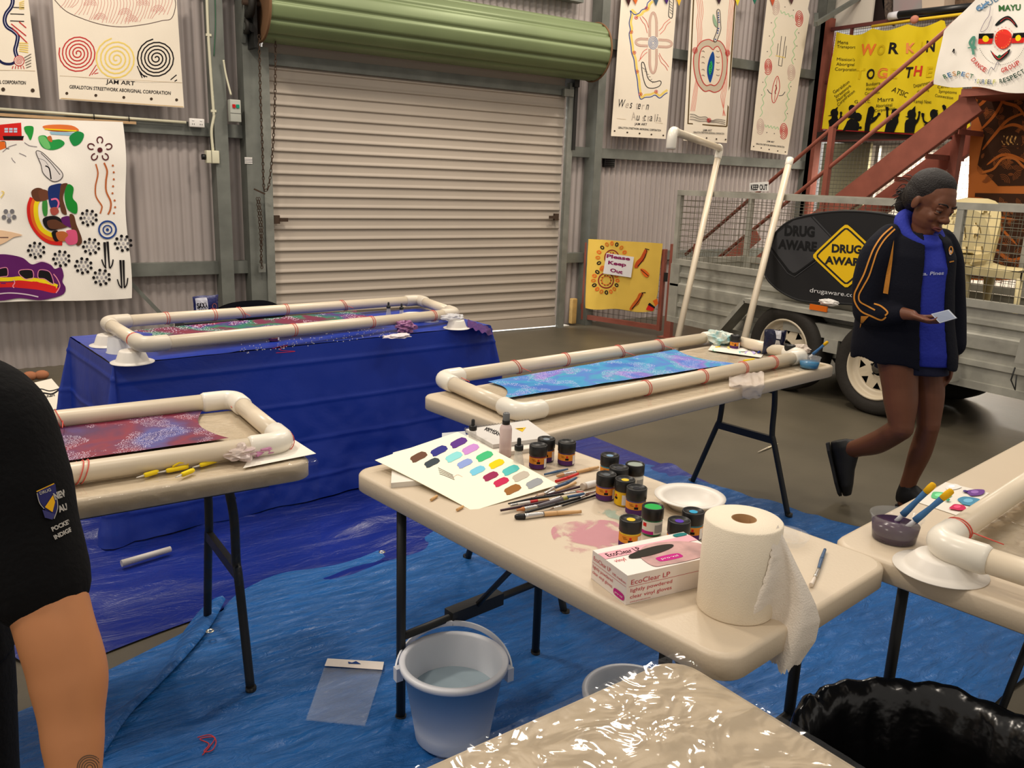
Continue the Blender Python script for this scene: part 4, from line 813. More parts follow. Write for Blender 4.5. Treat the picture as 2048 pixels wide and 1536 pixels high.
for x0,x1 in((1638,1772),(1965,2100)): P.fill(Q((x0,308),(x1,305),(x1-8,352),(x0-5,355)),blk); P.fill(Q((x0-5,355),(x1-8,352),(x1-18,400),(x0-10,402)),redf); P.k+=1; P.dot(*z6((x0+x1)/2-6,355),6.5,yel2)
c_=z6(1870,360); P.k+=1; P.dot(*c_,19,pm(226,56,44),ry=20,n=24); P.k+=1; P.dot(*c_,3.8,yel2)
for i in range(18): a=2*PI*i/18; P.dot(c_[0]+16*math.cos(a),c_[1]+17*math.sin(a),1,pm(240,190,90),n=6); P.dot(c_[0]+23*math.cos(a),c_[1]+24*math.sin(a),.9,redp,n=6)
P.blob(Q((1745,460),(1790,500),(1840,520),(1900,490),(1950,455),(1940,500),(1880,545),(1840,560),(1790,530)),bm_); P.curve(Q((1765,480),(1840,545),(1930,480)),2,redp,lift=True); P.dot(*z6(1845,522),4,pm(40,110,70))
P.curve(Q((1590,500),(1580,440),(1560,390),(1600,340),(1590,420),(1610,440)),5,pm(90,150,130)); P.curve(Q((1540,440),(1575,430)),2,pm(90,150,130)); P.curve(Q((1750,60),(1740,140),(1700,200),(1660,290),(1720,260),(1760,150)),1,pm(140,130,150)); P.curve(Q((1640,90),(1655,70),(1680,80),(1700,50),(1740,20)),4,pm(110,150,190))
def arctext(s,pts,h,cols,bold=.02):
    C=cr(pts,8); n=len(s); L=[0]
    for i in range(1,len(C)): L.append(L[-1]+(C[i]-C[i-1]).length)
    def pa(d):
        for i in range(1,len(L)):
            if L[i]>=d: return C[i-1].lerp(C[i],(d-L[i-1])/(L[i]-L[i-1]+1e-9))
        return C[-1]
    for i,ch in enumerate(s):
        if ch==' ': continue
        a=pa(L[-1]*(i+.08)/n);b_=pa(L[-1]*(i+.88)/n); P.text(ch,a.x,a.y,b_.x,b_.y,h,cols[i%len(cols)],bold)
arctext('DANCE',Q((1565,545),(1620,610),(1710,665)),9,[redp]); arctext('GROUP',Q((1875,672),(1950,650),(2060,590)),9,[redp])
arctext('RESPECT',Q((1325,725),(1440,690),(1590,722)),9,[pm(60,110,80),pm(70,120,170),pm(200,150,100)]); arctext('YOURSELF',Q((1600,760),(1700,770),(1825,775)),9,[pm(90,120,150),pm(190,190,90),pm(60,70,90)]); arctext('RESPECT',Q((1865,770),(1960,745),(2100,670)),9,[pm(40,70,60)])
for i in range(34): a=math.radians(20+i*4.2); P.dot(1911+2+ (1870-1422)*0+c_[0]-1913+52*math.cos(a),c_[1]+52*math.sin(a),.8,ink,n=6)
P.curve(Q((1740,680),(1770,620),(1800,640),(1830,570),(1850,600)),1.2,pm(110,110,130)); P.curve(Q((1405,480),(1420,450),(1418,490)),2,ink); P.dot(*z6(1222,760),2.2,brown)
b.build('cloth_banner',label='white painted cloth banner with red sun and small flags hanging from the stair landing',cat='banner')
# orange batik cloth
b=MB(); XO=2.2
def of(px,py):
    p=atx(px,py,XO); return Vector((XO-.02+.025*math.sin(p.y*8+1)+.01*fbm(p.y*4,p.z*2,4),p.y,p.z))
P=Paint(b,of,(-1,0,0),.001,9); bat=mat('orange batik cloth',(188,104,36),.75,var=(3,.12))
P.sheet([(1947,150),(2200,150),(2180,560),(1926,560)],60,60,bat,.003); P.k+=2; dk=pm(62,38,24)
zb=zmap(1600,0,.21875)
rnd=random.Random(3)
for poly in(((1960,176),(2180,180),(2180,370),(2000,372),(1955,330),(1968,270),(1952,220)),((1950,386),(2170,390),(2165,556),(1935,556),(1940,470))):
    P.fill(poly,dk)
P.k+=1; oc=pm(178,96,38); oc2=pm(146,84,44)
for i in range(150):
    x=rnd.uniform(1965,2100); y=rnd.choice([rnd.uniform(185,365),rnd.uniform(395,555)]); a=rnd.uniform(0,6.3); r=rnd.uniform(6,15)
    for k in range(4): P.ring(x,y,r*(1-.22*k),.9,oc2,a0=a,a1=a+2.2,n=10)
for c in(((1990,190),(2010,205),(2040,215),(2060,240)),((1960,260),(1985,235),(2000,215),(2012,190)),((1975,330),(2010,310),(2050,320),(2090,350)),((2000,260),(2030,250),(2060,262),(2100,300)),((1965,300),(1990,270),(2020,240),(2060,225)),((1940,395),(1975,402),(1990,430),(2040,440)),((1945,470),(1975,440),(2000,450),(2040,490)),((1950,540),(1990,500),(2030,520),(2080,500)),((1950,215),(1965,205),(1985,180))):
    P.curve(c,lambda t:5.5*math.sin(PI*min(1,max(0,t)))**.5+1,oc,lift=False)
P.blob([(2005,270),(2030,262),(2050,275),(2045,295),(2015,292)],dk); 
for k in range(4): P.curve([(2012+k*9,272),(2008+k*9,282),(2014+k*9,290)],3,pm(210,160,90))
P.curve([(1965,345),(1990,338),(2010,318),(2035,318),(2055,335),(2080,345)],5,bat)
b.build('batik_cloth',label='orange and dark brown patterned batik cloth hanging behind the trailer',cat='cloth')
# ================================================================ red gate with yellow cloth
G0=at(1166,649);G1=at(1320,673); gd=(G1-G0).normalized(); gn=Vector((-gd.y,gd.x,0)); gn=-gn if gn.dot(CAM-G0)<0 else gn
gp=lambda x,y,off=0:hitp(x,y,G0+gn*off,gn)
LG=(G1-G0).length
t_=thing('red_gate',(G0+G1)/2,'low red steel gate between the roller door wall and the trailer','gate')
b=MB(); Z1=Vector((0,0,1))
for a,c in((G0+Z1*.09,G1+Z1*.09),(G0+Z1*.86,G1+Z1*.86),(G0+Z1*.06,G0+Z1*.9),(G1-gd*.02+Z1*.06,G1-gd*.02+Z1*.9)): b.beam(a,c,.035,.05,redst,up=(0,0,1) if abs((c-a).z)<.1 else gn)
b.build('gate_frame',t_)
b=MB(); b.box(G1+gd*.09+Z1*.48,(.07,.07,.96),redst,Matrix((gd,gn,Z1)).transposed()); b.box(G1+gd*.09+Z1*.005,(.16,.16,.01),redst); b.build('gate_post',t_)
b=MB()
for i in range(14): x=G0+gd*(.04+i*(LG-.08)/13)-gn*.005; b.tube([x+Z1*.1,x+Z1*.85],.002,wirem,4)
for i in range(13): z=.1+i*.06; b.tube([G0+Z1*z-gn*.005,G1+Z1*z-gn*.005],.002,wirem,4)
b.build('gate_mesh',t_)
b=MB(); b.box(G0-gd*.02+Z1*.2,(.03,.03,.06),redst); b.build('hinge',t_); b=MB(); b.box(G0-gd*.02+Z1*.72,(.03,.03,.08),redst); b.build('hinge',t_)
b=MB(); b.box(G1+Z1*.62,(.06,.02,.09),blackm,Matrix((gd,gn,Z1)).transposed()); b.build('latch',t_)
b=MB(); 
def gf(px,py):
    p=gp(px,py,.045); u=(p-G0).dot(gd); d=.012*math.sin(u*13+p.z*2)+.008*fbm(u*6,p.z*3,6); return p+gn*d
P=Paint(b,gf,gn,.001,9); P.sheet([(1178,478),(1326,487),(1312,624),(1171,616)],40,34,mat('mustard cloth',(226,188,78),.8,bump=(220,.1)),.004,lambda x,y,u,v:(x-(6*max(0,v-.7)*3*u),y+(2*math.sin(u*10)*v))); P.k+=2
zg=zmap(1100,340,.2539)
for cx,cy,R in((488,690,112),(440,870,95)):
    for i in range(16):
        a=2*PI*i/16; P.ring(*zg(cx+R*math.cos(a),cy+R*math.sin(a)),2.6,2.2,[orange,ink,pm(216,120,40)][i%3],ry=3.6,rot=a+PI/2,n=8)
    P.ring(*zg(cx,cy),15,2.2,pm(140,40,40)); P.ring(*zg(cx,cy),9,1.6,orange)
    for i in range(10): a=2*PI*i/10; P.dot(*zg(cx+38*math.cos(a),cy+38*math.sin(a)),1.5,ink,n=6)
def gk(*p): return [zg(*q) for q in p]
P.blob(gk((745,625),(765,640),(745,680),(735,715),(705,740),(690,770),(665,765),(680,720),(710,690),(730,650)),pm(196,80,36)); P.curve(gk((760,630),(742,690),(690,760)),1.6,ink,lift=True); P.line(gk((745,620),(780,628)),1.6,ink)
P.blob(gk((710,780),(745,785),(780,820),(765,845),(735,830)),orange); P.curve(gk((715,785),(745,810),(775,835)),1.4,ink,lift=True)
P.blob(gk((705,970),(735,975),(715,1010),(700,1050),(670,1075),(650,1100),(632,1095),(655,1050),(685,1010)),pm(200,96,36)); P.curve(gk((730,970),(700,1030),(650,1095)),1.6,ink,lift=True); P.line(gk((720,968),(752,965)),1.6,ink)
P.fill(gk((780,1048),(832,1080),(805,1112),(755,1100)),redf); P.fill(gk((785,1045),(832,1080),(822,1090),(770,1062)),ink); P.fill(gk((810,1030),(850,1010),(858,1050),(835,1075)),orange)
b.build('yellow_cloth',label='yellow patterned cloth draped over the low red gate',cat='cloth')
b=MB(); P=Paint(b,lambda x,y:gp(x,y,.075),gn,.0006); P.sheet([(1213,506),(1268,514),(1262,555),(1206,547)],2,2,pm(232,228,226),.001)
mg=pm(140,36,90); P.text('Please',1213,515,1260,521,7,mg,.04); P.text('Keep',1216,528,1252,533,7,mg,.04); P.text('Out',1220,543,1245,548,7,mg,.04)
b.build('paper_sign',label='white paper sign reading Please Keep Out pinned on the yellow cloth',cat='sign')
# ================================================================ trailer
XS=.17; TL=atx(1359,384,XS); y0=TL.y; y1=-5.6; XR=XS+.95
t_=thing('trailer',(.6,-3.6,0),'galvanised tandem-axle cage trailer parked along the right side','trailer')
gt=mat('trailer galvanised',(180,178,166),.45,.12,var=(7,.3)); Y3=(0,1,0)
prof=[(0,.34),(.0,.45),(.02,.455),(.02,.49),(0,.495),(0,.56),(.025,.57),(.03,.64),(.03,.66),(0,.68),(0,.72),(.02,.73),(.02,.76),(0,.77),(0,.83)]
def side(X,sg):
    b=MB(); vs=[]
    for dx,z in prof: vs+=[(X-sg*dx,y0,z),(X-sg*dx,y1,z)]
    b.add(vs,[(2*i,2*i+1,2*i+3,2*i+2) for i in range(len(prof)-1)],gt,False); b.beam((X,y0,.86),(X,y1,.86),.05,.05,gt); b.beam((X-sg*.01,y0,.33),(X-sg*.01,y1,.33),.05,.05,gt)
    b.box((X,y0-.05,.58),(.06,.11,.52),gt); return b
side(XS,1).build('side_panel',t_); side(XR,-1).build('side_panel',t_)
b=MB(); b.box(((XS+XR)/2,y0,.6),(XR-XS,.03,.5),gt); b.beam((XS,y0,.86),(XR,y0,.86),.05,.05,gt); b.build('tailgate',t_)
b=MB(); b.box(((XS+XR)/2,(y0+y1)/2,.60),(XR-XS,y0-y1,.03),mat('trailer floor',(110,104,92),.7)); b.build('bed',t_)
b=MB()
for X in(XS,XR): b.beam((X,y0,1.475),(X,y1,1.475),.05,.045,gt)
b.beam((XS,y0,1.475),(XR,y0,1.475),.05,.045,gt); b.build('top_rail',t_)
ycp=atx(1915,480,XS).y
for X in(XS,XR):
    for y in(y0-.02,ycp): 
        b=MB(); b.box((X,y,1.16),(.045,.045,.62),gt); b.build('cage_post',t_)
wm=mat('cage wire',(120,116,100),.5,.4)
for X in(XS,XR): wires(X,y0,y1,.88,1.46,.052,.0022,wm,'wire_mesh',t_)
wires(y0,XS,XR,.88,1.46,.05,.0022,wm,'wire_mesh',t_,'y')
b=MB(); b.tube([(XS+.25,y0+.05,.3),(XS+.25,y1,.3)],.03,blackm,8); b.tube([(XR-.25,y0+.05,.3),(XR-.25,y1,.3)],.03,blackm,8)
yw=[-atx(1749,737,-.05).y*0+atx(1749,737,-.05).y,0]; yw[1]=yw[0]+.80
for y in yw: b.tube([(XS-.1,y,.33),(XR+.1,y,.33)],.025,blackm,8)
b.build('chassis',t_)
rub=mat('tyre rubber',(44,40,35),.75,bump=(30,.3)); rimw=mat('cream painted rim',(216,202,176),.4)
for y in yw:
  for X,sg in((-.05,-1),(XR+.02,1)):
    AX=Matrix(((0,0,sg),(0,1,0),(-sg,0,0))); o=Vector((X-sg*.1,y,.335)); Rr=.335
    b=MB(); b.lathe([(.225,-.085),(.25,-.1),(.30,-.105),(.325,-.09),(Rr,-.07),(Rr,.07),(.325,.09),(.30,.105),(.25,.10),(.225,.085)],o,rub,56,AX); w_=b.build('wheel',t_)
    b=MB(); b.lathe([(.228,.09),(.222,.098),(.212,.092),(.208,.06),(.196,.045),(.180,.05),(.165,.035)],o,rimw,48,AX)
    # spoked disc with triangular windows
    n=8
    for k in range(n):
        a0=2*PI*k/n; A=lambda r,a,h:o+AX@Vector((r*math.cos(a),r*math.sin(a),h))
        da=2*PI/n
        W3=[(.158,a0-.20),(.158,a0+.20),(.104,a0)]
        out=[(.166,a0-da/2),(.166,a0-da/4),(.166,a0),(.166,a0+da/4),(.166,a0+da/2),(.07,a0+da/2),(.07,a0),(.07,a0-da/2)]
        vs=[A(r,a,.036+(.166-r)*.12) for r,a in out]+[A(r,a,.038+(.166-r)*.1) for r,a in W3]
        b.add(vs,[(0,1,8),(1,2,8),(2,9,8),(2,3,9),(3,4,9),(4,5,9),(5,10,9),(5,6,10),(6,7,10),(7,8,10),(7,0,8)],rimw,False)
    b.lathe([(.07,.048),(.06,.052),(.055,.05)],o,rimw,24,AX); b.build('rim',w_)
    b=MB(); b.lathe([(.036,.045),(.036,.075),(.030,.082),(0,.084)],o,mat('hub cap',(96,92,84),.4,.5),20,AX)
    for k in range(5): a=2*PI*k/5; b.ball(o+AX@Vector((.056*math.cos(a),.056*math.sin(a),.055)),.009,blackm,8)
    b.lathe([(0,-.02),(.16,-.02),(.17,0)],o,black,20,AX); b.build('hub',w_)
f0=atx(1490,597,-.05); f1=Vector((0,yw[0]-.42,f0.z)); fz=f0.z
for X0,X1 in((-.06,XS-.03),(XR-.0,XR+.2)):
    b=MB(); Xm=(X0+X1)/2; Wd=X1-X0
    pts=[(f0.y+.33,.28),(f0.y,fz),(yw[0]-.40,fz),(yw[0]-.5,.34)]
    for (ya,za),(yb,zb2) in zip(pts[:-1],pts[1:]): b.beam((Xm,ya,za),(Xm,yb,zb2),Wd,.006,gt); b.beam((X0 if X0<0 else X1,ya,za-.015),(X0 if X0<0 else X1,yb,zb2-.015),.006,.035,gt)
    b.build('mudguard',t_)
b=MB(); p=atx(1637,616,-.065); b.box(p,(.012,.15,.04),mat('amber reflector',(226,110,20),.3)); b.build('side_marker',t_,label='amber side marker')
b=MB(); b.box((.0,(yw[0]+yw[1])/2,.42),(.03,.12,.1),gt); b.box((.02,(yw[0]+yw[1])/2,.52),(.05,.9,.1),gt); b.build('spring_hanger',t_)
b=MB(); b.poly([atx(x,y,-.02) for x,y in((2040,680),(2060,655),(2090,700),(2060,730),(2028,725))],gt,(.05,0,0)); b.tube([atx(2030,735,0),atx(2022,760,0),atx(2030,780,0),atx(2033,750,0)],.005,blackm,6); b.build('tie_bracket',t_)
# KEEP OUT sign
b=MB(); XK=XS-.03; P=Paint(b,lambda x,y:atx(x,y,XK),(-1,0,0),.0006); P.sheet([(1499,366),(1537,363),(1537,382),(1499,383)],2,2,pm(232,230,224),.003); P.text('KEEP OUT',1502,380,1535,379.5,11,ink,.03)
b.build('keep_out_sign',label='white sign reading KEEP OUT on the top rail of the trailer cage',cat='sign')
# DRUG AWARE pop-up banner
b=MB(); XD=-.0; P=Paint(b,lambda x,y:atx(x,y,XD),(-1,0,0),.0008,14); cl=mat('black banner fabric',(24,24,26),.7)
out=cr([(1531,548),(1534,508),(1552,466),(1585,440),(1640,427),(1700,423),(1770,429),(1830,446),(1868,480),(1884,530),(1876,578),(1842,610),(1780,616),(1700,608),(1620,604),(1582,594),(1549,573)],5,True)
P.fill([(p.x,p.y) for p in out],cl); b.tube([atx(p.x,p.y,XD+.004) for p in out],.010,cl,8,closed=True)
b.poly([atx(p.x,p.y,XD+.012) for p in out],cl)
P.k+=2; g_=pm(66,66,68); g2=pm(30,30,31); yb=mat('sign yellow',(246,200,14),.5)
def dia(cx,cy,w_,h_,r=.16): 
    c=[(cx,cy-h_),(cx+w_,cy),(cx,cy+h_),(cx-w_,cy)]; pts=[]
    for i in range(4):
        p=Vector(c[i]);a=Vector(c[i-1]);d=Vector(c[(i+1)%4]); pts+=[p.lerp(a,r),p.lerp(a,r*.35)*.85+p.lerp(d,r*.35)*.15,p.lerp(a,r*.35)*.15+p.lerp(d,r*.35)*.85,p.lerp(d,r)]
    return [(p.x,p.y) for p in pts]
# grey ghost diamond, clipped by the banner's own outline on its left
gh=[(1537,500),(1556,468),(1590,441),(1625,432),(1664,475),(1664,476),(1633,510),(1630,520),(1592,548),(1585,549),(1574,540)]
P.fill([(1541,498),(1556,466),(1588,441),(1622,434),(1662,476),(1632,505),(1630,518),(1592,545),(1586,546),(1576,538)],g_)
P.line([(1627,434),(1668,478)],3,g_,lift=True); P.line([(1543,495),(1578,541),(1590,549),(1632,518)],3.2,g2,lift=True); P.line([(1541,499),(1576,546),(1590,554),(1634,522)],1.6,g_)
P.k+=1; P.text('DRUG',1570,470,1630,473,20,g2,.045); P.text('AWARE',1557,496,1634,502,18,g2,.045)
P.k+=1; P.fill(dia(1694,512,70,66),yb); P.k+=1
inn=dia(1694,512,61,57.5); P.line(inn,3.6,cl,closed=True); P.k+=1; P.text('DRUG',1665,504,1724,507,16,cl,.045); P.text('AWARE',1651,527,1732,532,15,cl,.045)
P.text('drugaware.com.au',1621,584,1740,598,9,pm(222,222,222),.0)
b.build('pop_up_banner',label='black oval pop-up banner with a yellow warning diamond on the trailer mudguard',cat='banner')
# scrap of paper on the mudguard
def crumple(c,r,m,seed,label,cat,name,nz=18,flat=.6,amp=.45,**k):
    b=MB(); c=Vector(c); vs=[];fs=[];n=24
    for i in range(nz+1):
        for j in range(n):
            a=PI*i/nz-PI/2;t=2*PI*j/n; d=Vector((math.cos(a)*math.cos(t),math.cos(a)*math.sin(t),math.sin(a)))
            q=1+amp*noise.noise(d*2.2+Vector((seed,0,0)))+amp*.6*abs(noise.noise(d*5+Vector((0,seed,0))))
            v=Vector((d.x*r[0]*q,d.y*r[1]*q,max(-1,d.z*q)*r[2])); vs.append(c+v)
    mz=min(v.z for v in vs); vs=[v+Vector((0,0,c.z-mz)) for v in vs]
    for i in range(nz):
        for j in range(n): fs.append((i*n+j,i*n+(j+1)%n,(i+1)*n+(j+1)%n,(i+1)*n+j))
    b.add(vs,fs,m,False); return b.build(name,label=label,cat=cat,**k)
tissue=mat('tissue paper',(226,222,216),.85)
crumple(atx(1657,611,-.03)*1+Vector((0,0,0)),(.035,.075,.022),tissue,3,'crumpled white tissue lying on the trailer mudguard','tissue','tissue')
# plastic chairs in the trailer
chm=mat('cream moulded plastic',(222,206,156),.4)
def chair(loc,rz,label,tilt=0,grp='cream plastic chairs in the trailer'):
    t=thing('plastic_chair',(0,0,0),label,'chair',grp)
    b=MB(); b.grid(lambda u,v:Vector((-.21+.42*u,-.2+.4*v,.43+.012*math.cos(PI*2*u)+.02*(abs(2*v-1))**3)),14,14,chm); b.grid(lambda u,v:Vector((-.21+.42*u,-.2+.4*v,.415+.012*math.cos(PI*2*u))),14,14,chm,flip=True); b.beam((-.21,-.2,.42),(.21,-.2,.42),.02,.05,chm); b.beam((-.21,.2,.42),(.21,.2,.42),.02,.05,chm); b.beam((-.2,-.2,.42),(-.2,.2,.42),.02,.05,chm); b.beam((.2,-.2,.42),(.2,.2,.42),.02,.05,chm); b.build('seat',t)
    b=MB(); out=[(-.21,0),(-.20,.2),(-.17,.32),(-.10,.37),(0,.385),(.10,.37),(.17,.32),(.20,.2),(.21,0)]
    def bk(x,z,d=0): return Vector((x,-.2-.10*z/.38-.04*(1-(x/.21)**2)+d,.44+z))
    # back as frame with two oval windows each side of a central splat
    def ov(cx,cz,rx,rz_): return [(cx+rx*math.cos(2*PI*i/20),cz+rz_*math.sin(2*PI*i/20)) for i in range(20)]
    N=28;M_=26
    def inside(x,z):
        for cx,cz,rx,rz_ in((-.085,.235,.045,.055),(.085,.235,.045,.055),(-.09,.10,.05,.04),(.09,.10,.05,.04)):
            if ((x-cx)/rx)**2+((z-cz)/rz_)**2<1: return True
        return False
    vs=[];fs=[]
    for j in range(M_+1):
        z=.385*j/M_; hw=.21 if z<.2 else .21*math.sqrt(max(0,1-((z-.2)/.187)**2))**.55
        hw=max(hw,.03)
        for i in range(N+1): vs.append((-hw+2*hw*i/N,z))
    for j in range(M_):
        for i in range(N):
            q=[j*(N+1)+i,j*(N+1)+i+1,(j+1)*(N+1)+i+1,(j+1)*(N+1)+i]; cx=sum(vs[a][0] for a in q)/4;cz=sum(vs[a][1] for a in q)/4
            if not inside(cx,cz): fs.append(q)
    b.add([bk(*v) for v in vs],fs,chm); b.add([bk(v[0],v[1],-.012) for v in vs],[f[::-1] for f in fs],chm); b.build('backrest',t)
    for x in(-1,1):
        for y in(-1,1): b=MB(); b.tube([(x*.19,y*.18,.42),(x*.225,y*.215,.0)],[.022,.016],chm,6); b.build('leg',t)
    t.location=loc; t.rotation_euler=(tilt,0,rz); return t
pc=atx(2022,530,.62); chair((.62,pc.y+.02,.62),PI,'cream plastic chair standing upright in the trailer, cut by the right edge')
ch2=chair((.62,atx(1905,500,.62).y,.62),PI*.55,'cream plastic chair, lower of the pair stacked behind the walking person')
dup(ch2,(.62,ch2.location.y+.01,.70),PI*.55,'cream plastic chair, upper of the pair stacked behind the walking person')
# ================================================================ leaning pipe frame and pipe
t_=thing('propped_frame',at(1336,760),'white pipe frame leaning upright on the trailer with one open elbow','pipe frame')
f_=Vector((-.62,-2.36,0)); topdir=atx(1417,390,XS-.07)-f_; kz=(hitp(1440,296,f_,topdir.cross(Vector((0,0,1))).cross(topdir)) ); e1=kz
b=MB(); b.tube([f_+Vector((0,0,.0)),e1-(e1-f_).normalized()*.05],.026,pvc,16); b.build('upright_pipe',t_)
e2=hitp(1345,262,e1,(0,0,1)); dv=(e2-e1).normalized(); du=(f_-e1).normalized()
b=MB(); b.tube([e1+dv*.05,e2-dv*.03],.026,pvc,16); b.build('top_pipe',t_)
def elb(c,d1,d2,par,rp=.026,R=.05):
    m=MB(); pts=[c+d1*.11,c+d1*.1,c+d1*R]+[c+d1*R*(1-math.sin(a))+d2*R*(1-math.cos(a)) for a in [PI/2*k/8 for k in range(1,8)]]+[c+d2*R,c+d2*.1,c+d2*.11]
    m.tube(pts,[rp+.001]+[rp+.005]*(len(pts)-2)+[rp+.001],pvcf,18); m.build('elbow',par)
elb(e1,du,dv,t_); elb(e2,-dv,(Vector((0,0,-1))+du*.2).normalized(),t_)
b=MB(); f2=Vector((-.66,-3.04,0)); td=atx(1563,395,XS-.07)-f2; e3=hitp(1580,318,f2,td.cross(Vector((0,0,1))).cross(td)); b.tube([f2,e3],.026,pvc,16); b.lathe([(.026,-.06),(.0295,-.055),(.0295,.004),(.022,.004),(.022,-.02)],e3,pvcf,16,td.to_track_quat('Z','Y').to_matrix()); b.build('leaning_pipe',label='single white pipe leaning on the trailer in front of the black oval banner',cat='pipe')
# ================================================================ small things
T0=TZ+.0005
capm=mat('black jar cap',(20,20,20),.4)
glassm=mat('clear jar plastic',(200,196,190),.1,alpha=.45)
mlogo=pm(200,40,40)
def jar(px,py,liq,top,label,lab2=(84,48,100),lab1=(216,140,50),z=T0,grp='silk paint jars on the front table',white_=False,ry=0):
    p=at(px,py,z); t=thing('paint_jar',p,label,'paint jar',grp)
    r=.0245; b=MB(); lm=pm(*liq); b.lathe([(0,0),(r*.86,0),(r,.004),(r,.036),(r*.93,.041),(r*.93,.044)],p,mat('liquid_%d_%d_%d'%liq,liq,.2,spec=.6),28); b.build('jar_body',t)
    to=math.atan2(CAM.y-p.y,CAM.x-p.x)+ry; M=Matrix.Rotation(to,3,'Z')
    b=MB(); rr=r+.0006
    def band(a0,a1,z0,z1,m,lift=0):
        n=14; b.add([p+M@Vector(((rr+lift)*math.cos(a0+(a1-a0)*i/n),(rr+lift)*math.sin(a0+(a1-a0)*i/n),z)) for i in range(n+1) for z in(z0,z1)],[(2*i,2*i+2,2*i+3,2*i+1) for i in range(n)],m)
    if white_: band(-1.7,1.7,.006,.037,pm(214,214,206)); band(.3,1.3,.01,.03,pm(150,150,148),.0002); band(-1.2,.2,.006,.014,pm(180,40,130),.0002); band(-.9,-.5,.024,.033,mlogo,.0002)
    else:
        band(-2.2,2.2,.017,.036,pm(*lab1)); band(-2.2,2.2,.004,.017,pm(*lab2)); band(-.12,.28,.019,.025,ink,.0003); band(-.02,.18,.026,.032,mlogo,.0003); band(-.6,-.2,.026,.028,pm(150,90,30),.0003); band(-.7,-.3,.030,.0315,pm(150,90,30),.0003); band(.8,1.3,.006,.033,pm(228,224,220),.0003)
    b.build('label_wrap',t)
    b=MB(); R=.0262; b.lathe([(R*.97,.040),(R,.042),(R,.068),(R*.96,.0695),(R*.9,.0695),(R*.88,.066),(0,.066)],p,capm,28); b.build('cap',t)
    if top: b=MB(); b.disc(p+Vector((0,0,.0666)),R*(.78 if white_ or sum(top)>600 or top==(50,170,80) else .38),pm(*top),18); b.build('colour_spot',t)
    return t
J=[(1075,935,(110,20,50),None,'crimson paint jar in front of a taller pair at the notebooks',{}),(1091,921,(30,60,110),(120,130,140),'dark blue paint jar half hidden behind the crimson jar',{}),
(1132,928,(70,50,90),None,'paint jar with purple label standing alone between notebooks and brushes',{}),(1217,956,(60,140,160),(120,150,180),'turquoise banded paint jar at the rear of the cluster',{}),
(1235,983,(70,40,30),(60,60,64),'brown paint jar in the middle of the rear cluster',{}),(1267,975,(210,210,205),(150,160,150),'white labelled paint jar with silvery top, rearmost right of the cluster',dict(white_=True)),
(1210,997,(90,60,120),(90,94,98),'grey topped paint jar beside the small white paint tube',{}),(1247,1008,(226,180,20),(220,190,60),'yellow paint jar with barcode label turned forward',dict(lab1=(226,180,30),lab2=(226,180,30),ry=-1.0)),
(1270,1026,(80,70,110),(40,40,44),'dark topped paint jar directly behind the green one',{}),(1302,1066,(24,130,80),(50,170,80),'green paint jar with bright green top and pale label',dict(white_=True)),
(1258,1093,(226,190,40),(220,190,60),'yellow paint jar nearest the glove box corner',{}),(1354,1096,(60,30,110),(90,60,170),'violet topped paint jar partly behind the glove box',{}),(1382,1076,(40,120,140),(60,160,200),'blue spotted paint jar beside the paper towel roll',{})]
for x,y,l,tp,lb,k in J: jar(x,y,l,tp,lb,**k)
jar(1469,697,(40,40,100),None,'paint jar inside the frame beside the turquoise stained tissue',z=TZ+.004,grp=None)
jar(1577,718,(200,90,50),None,'paint jar beside the black salt bag on the long table',z=TZ+.004,grp=None)
jar(548,682,(90,40,30),None,'paint jar below the near pipe on the draped blue table',z=TZ+.014,grp=None)
clearm=mat('clear plastic',(225,228,230),.08,0,.6,alpha=.10); frost=mat('frosted plastic',(222,222,224),.3,0,.5,alpha=.55); liqp=mat('purple dye water',(48,16,56),.2,spec=.3); liqb=mat('blue dye water',(14,120,170),.12,spec=.6)
def dropper(px,py,label,z=T0,s=1):
    p=at(px,py,z); t=thing('dropper_bottle',p,label,'bottle','small dropper bottles')
    b=MB(); b.lathe([(0,0),(.018*s,0),(.0195*s,.003),(.019*s,.012),(.011*s,.062*s),(.010*s,.066*s)],p,mat('dropper glass',(215,212,206),.08,alpha=.38),22); b.build('bottle_body',t)
    b=MB(); b.lathe([(0,.066*s),(.013*s,.066*s),(.0135*s,.070*s),(.0135*s,.080*s),(.012*s,.082*s),(.006*s,.083*s)],p,capm,20); b.build('cap',t)
    b=MB(); b.lathe([(.0062*s,.083*s),(.0062*s,.098*s),(.005*s,.103*s),(0,.105*s)],p,mat('rubber bulb',(26,28,30),.6),16); b.build('rubber_bulb',t)
dropper(1036,942,'dropper bottle beside the spray bottle on the front table',s=.95); dropper(945,897,'dropper bottle behind the swatch card at the notebooks',s=.9)
dropper(777,637,'dropper bottle, left of two at the far end of the draped table',z=TZ+.013,s=.9); dropper(803,640,'dropper bottle, right of two at the far end of the draped table',z=TZ+.013,s=.9)
p=at(1010,912,T0); t=thing('spray_bottle',p,'clear spray bottle with pale pink liquid and black collar','bottle')
b=MB(); b.lathe([(0,0),(.0175,0),(.0185,.003),(.0185,.085),(.016,.094),(.011,.099),(.011,.102)],p,mat('pale pink plastic',(224,200,196),.15,alpha=.8),26); b.build('bottle_body',t)
b=MB(); b.lathe([(0,.002),(.0178,.002),(.0178,.014),(0,.014)],p,mat('dark pink dregs',(90,60,80),.2),24); b.build('liquid',t)
b=MB(); b.lathe([(0,.1),(.0115,.1),(.0115,.112),(.010,.113)],p,capm,22); b.build('collar',t); b=MB(); b.lathe([(.0105,.112),(.0102,.132),(.008,.135),(0,.135)],p,mat('grey spray cap',(110,112,114),.25,alpha=.85),22); b.build('spray_cap',t)
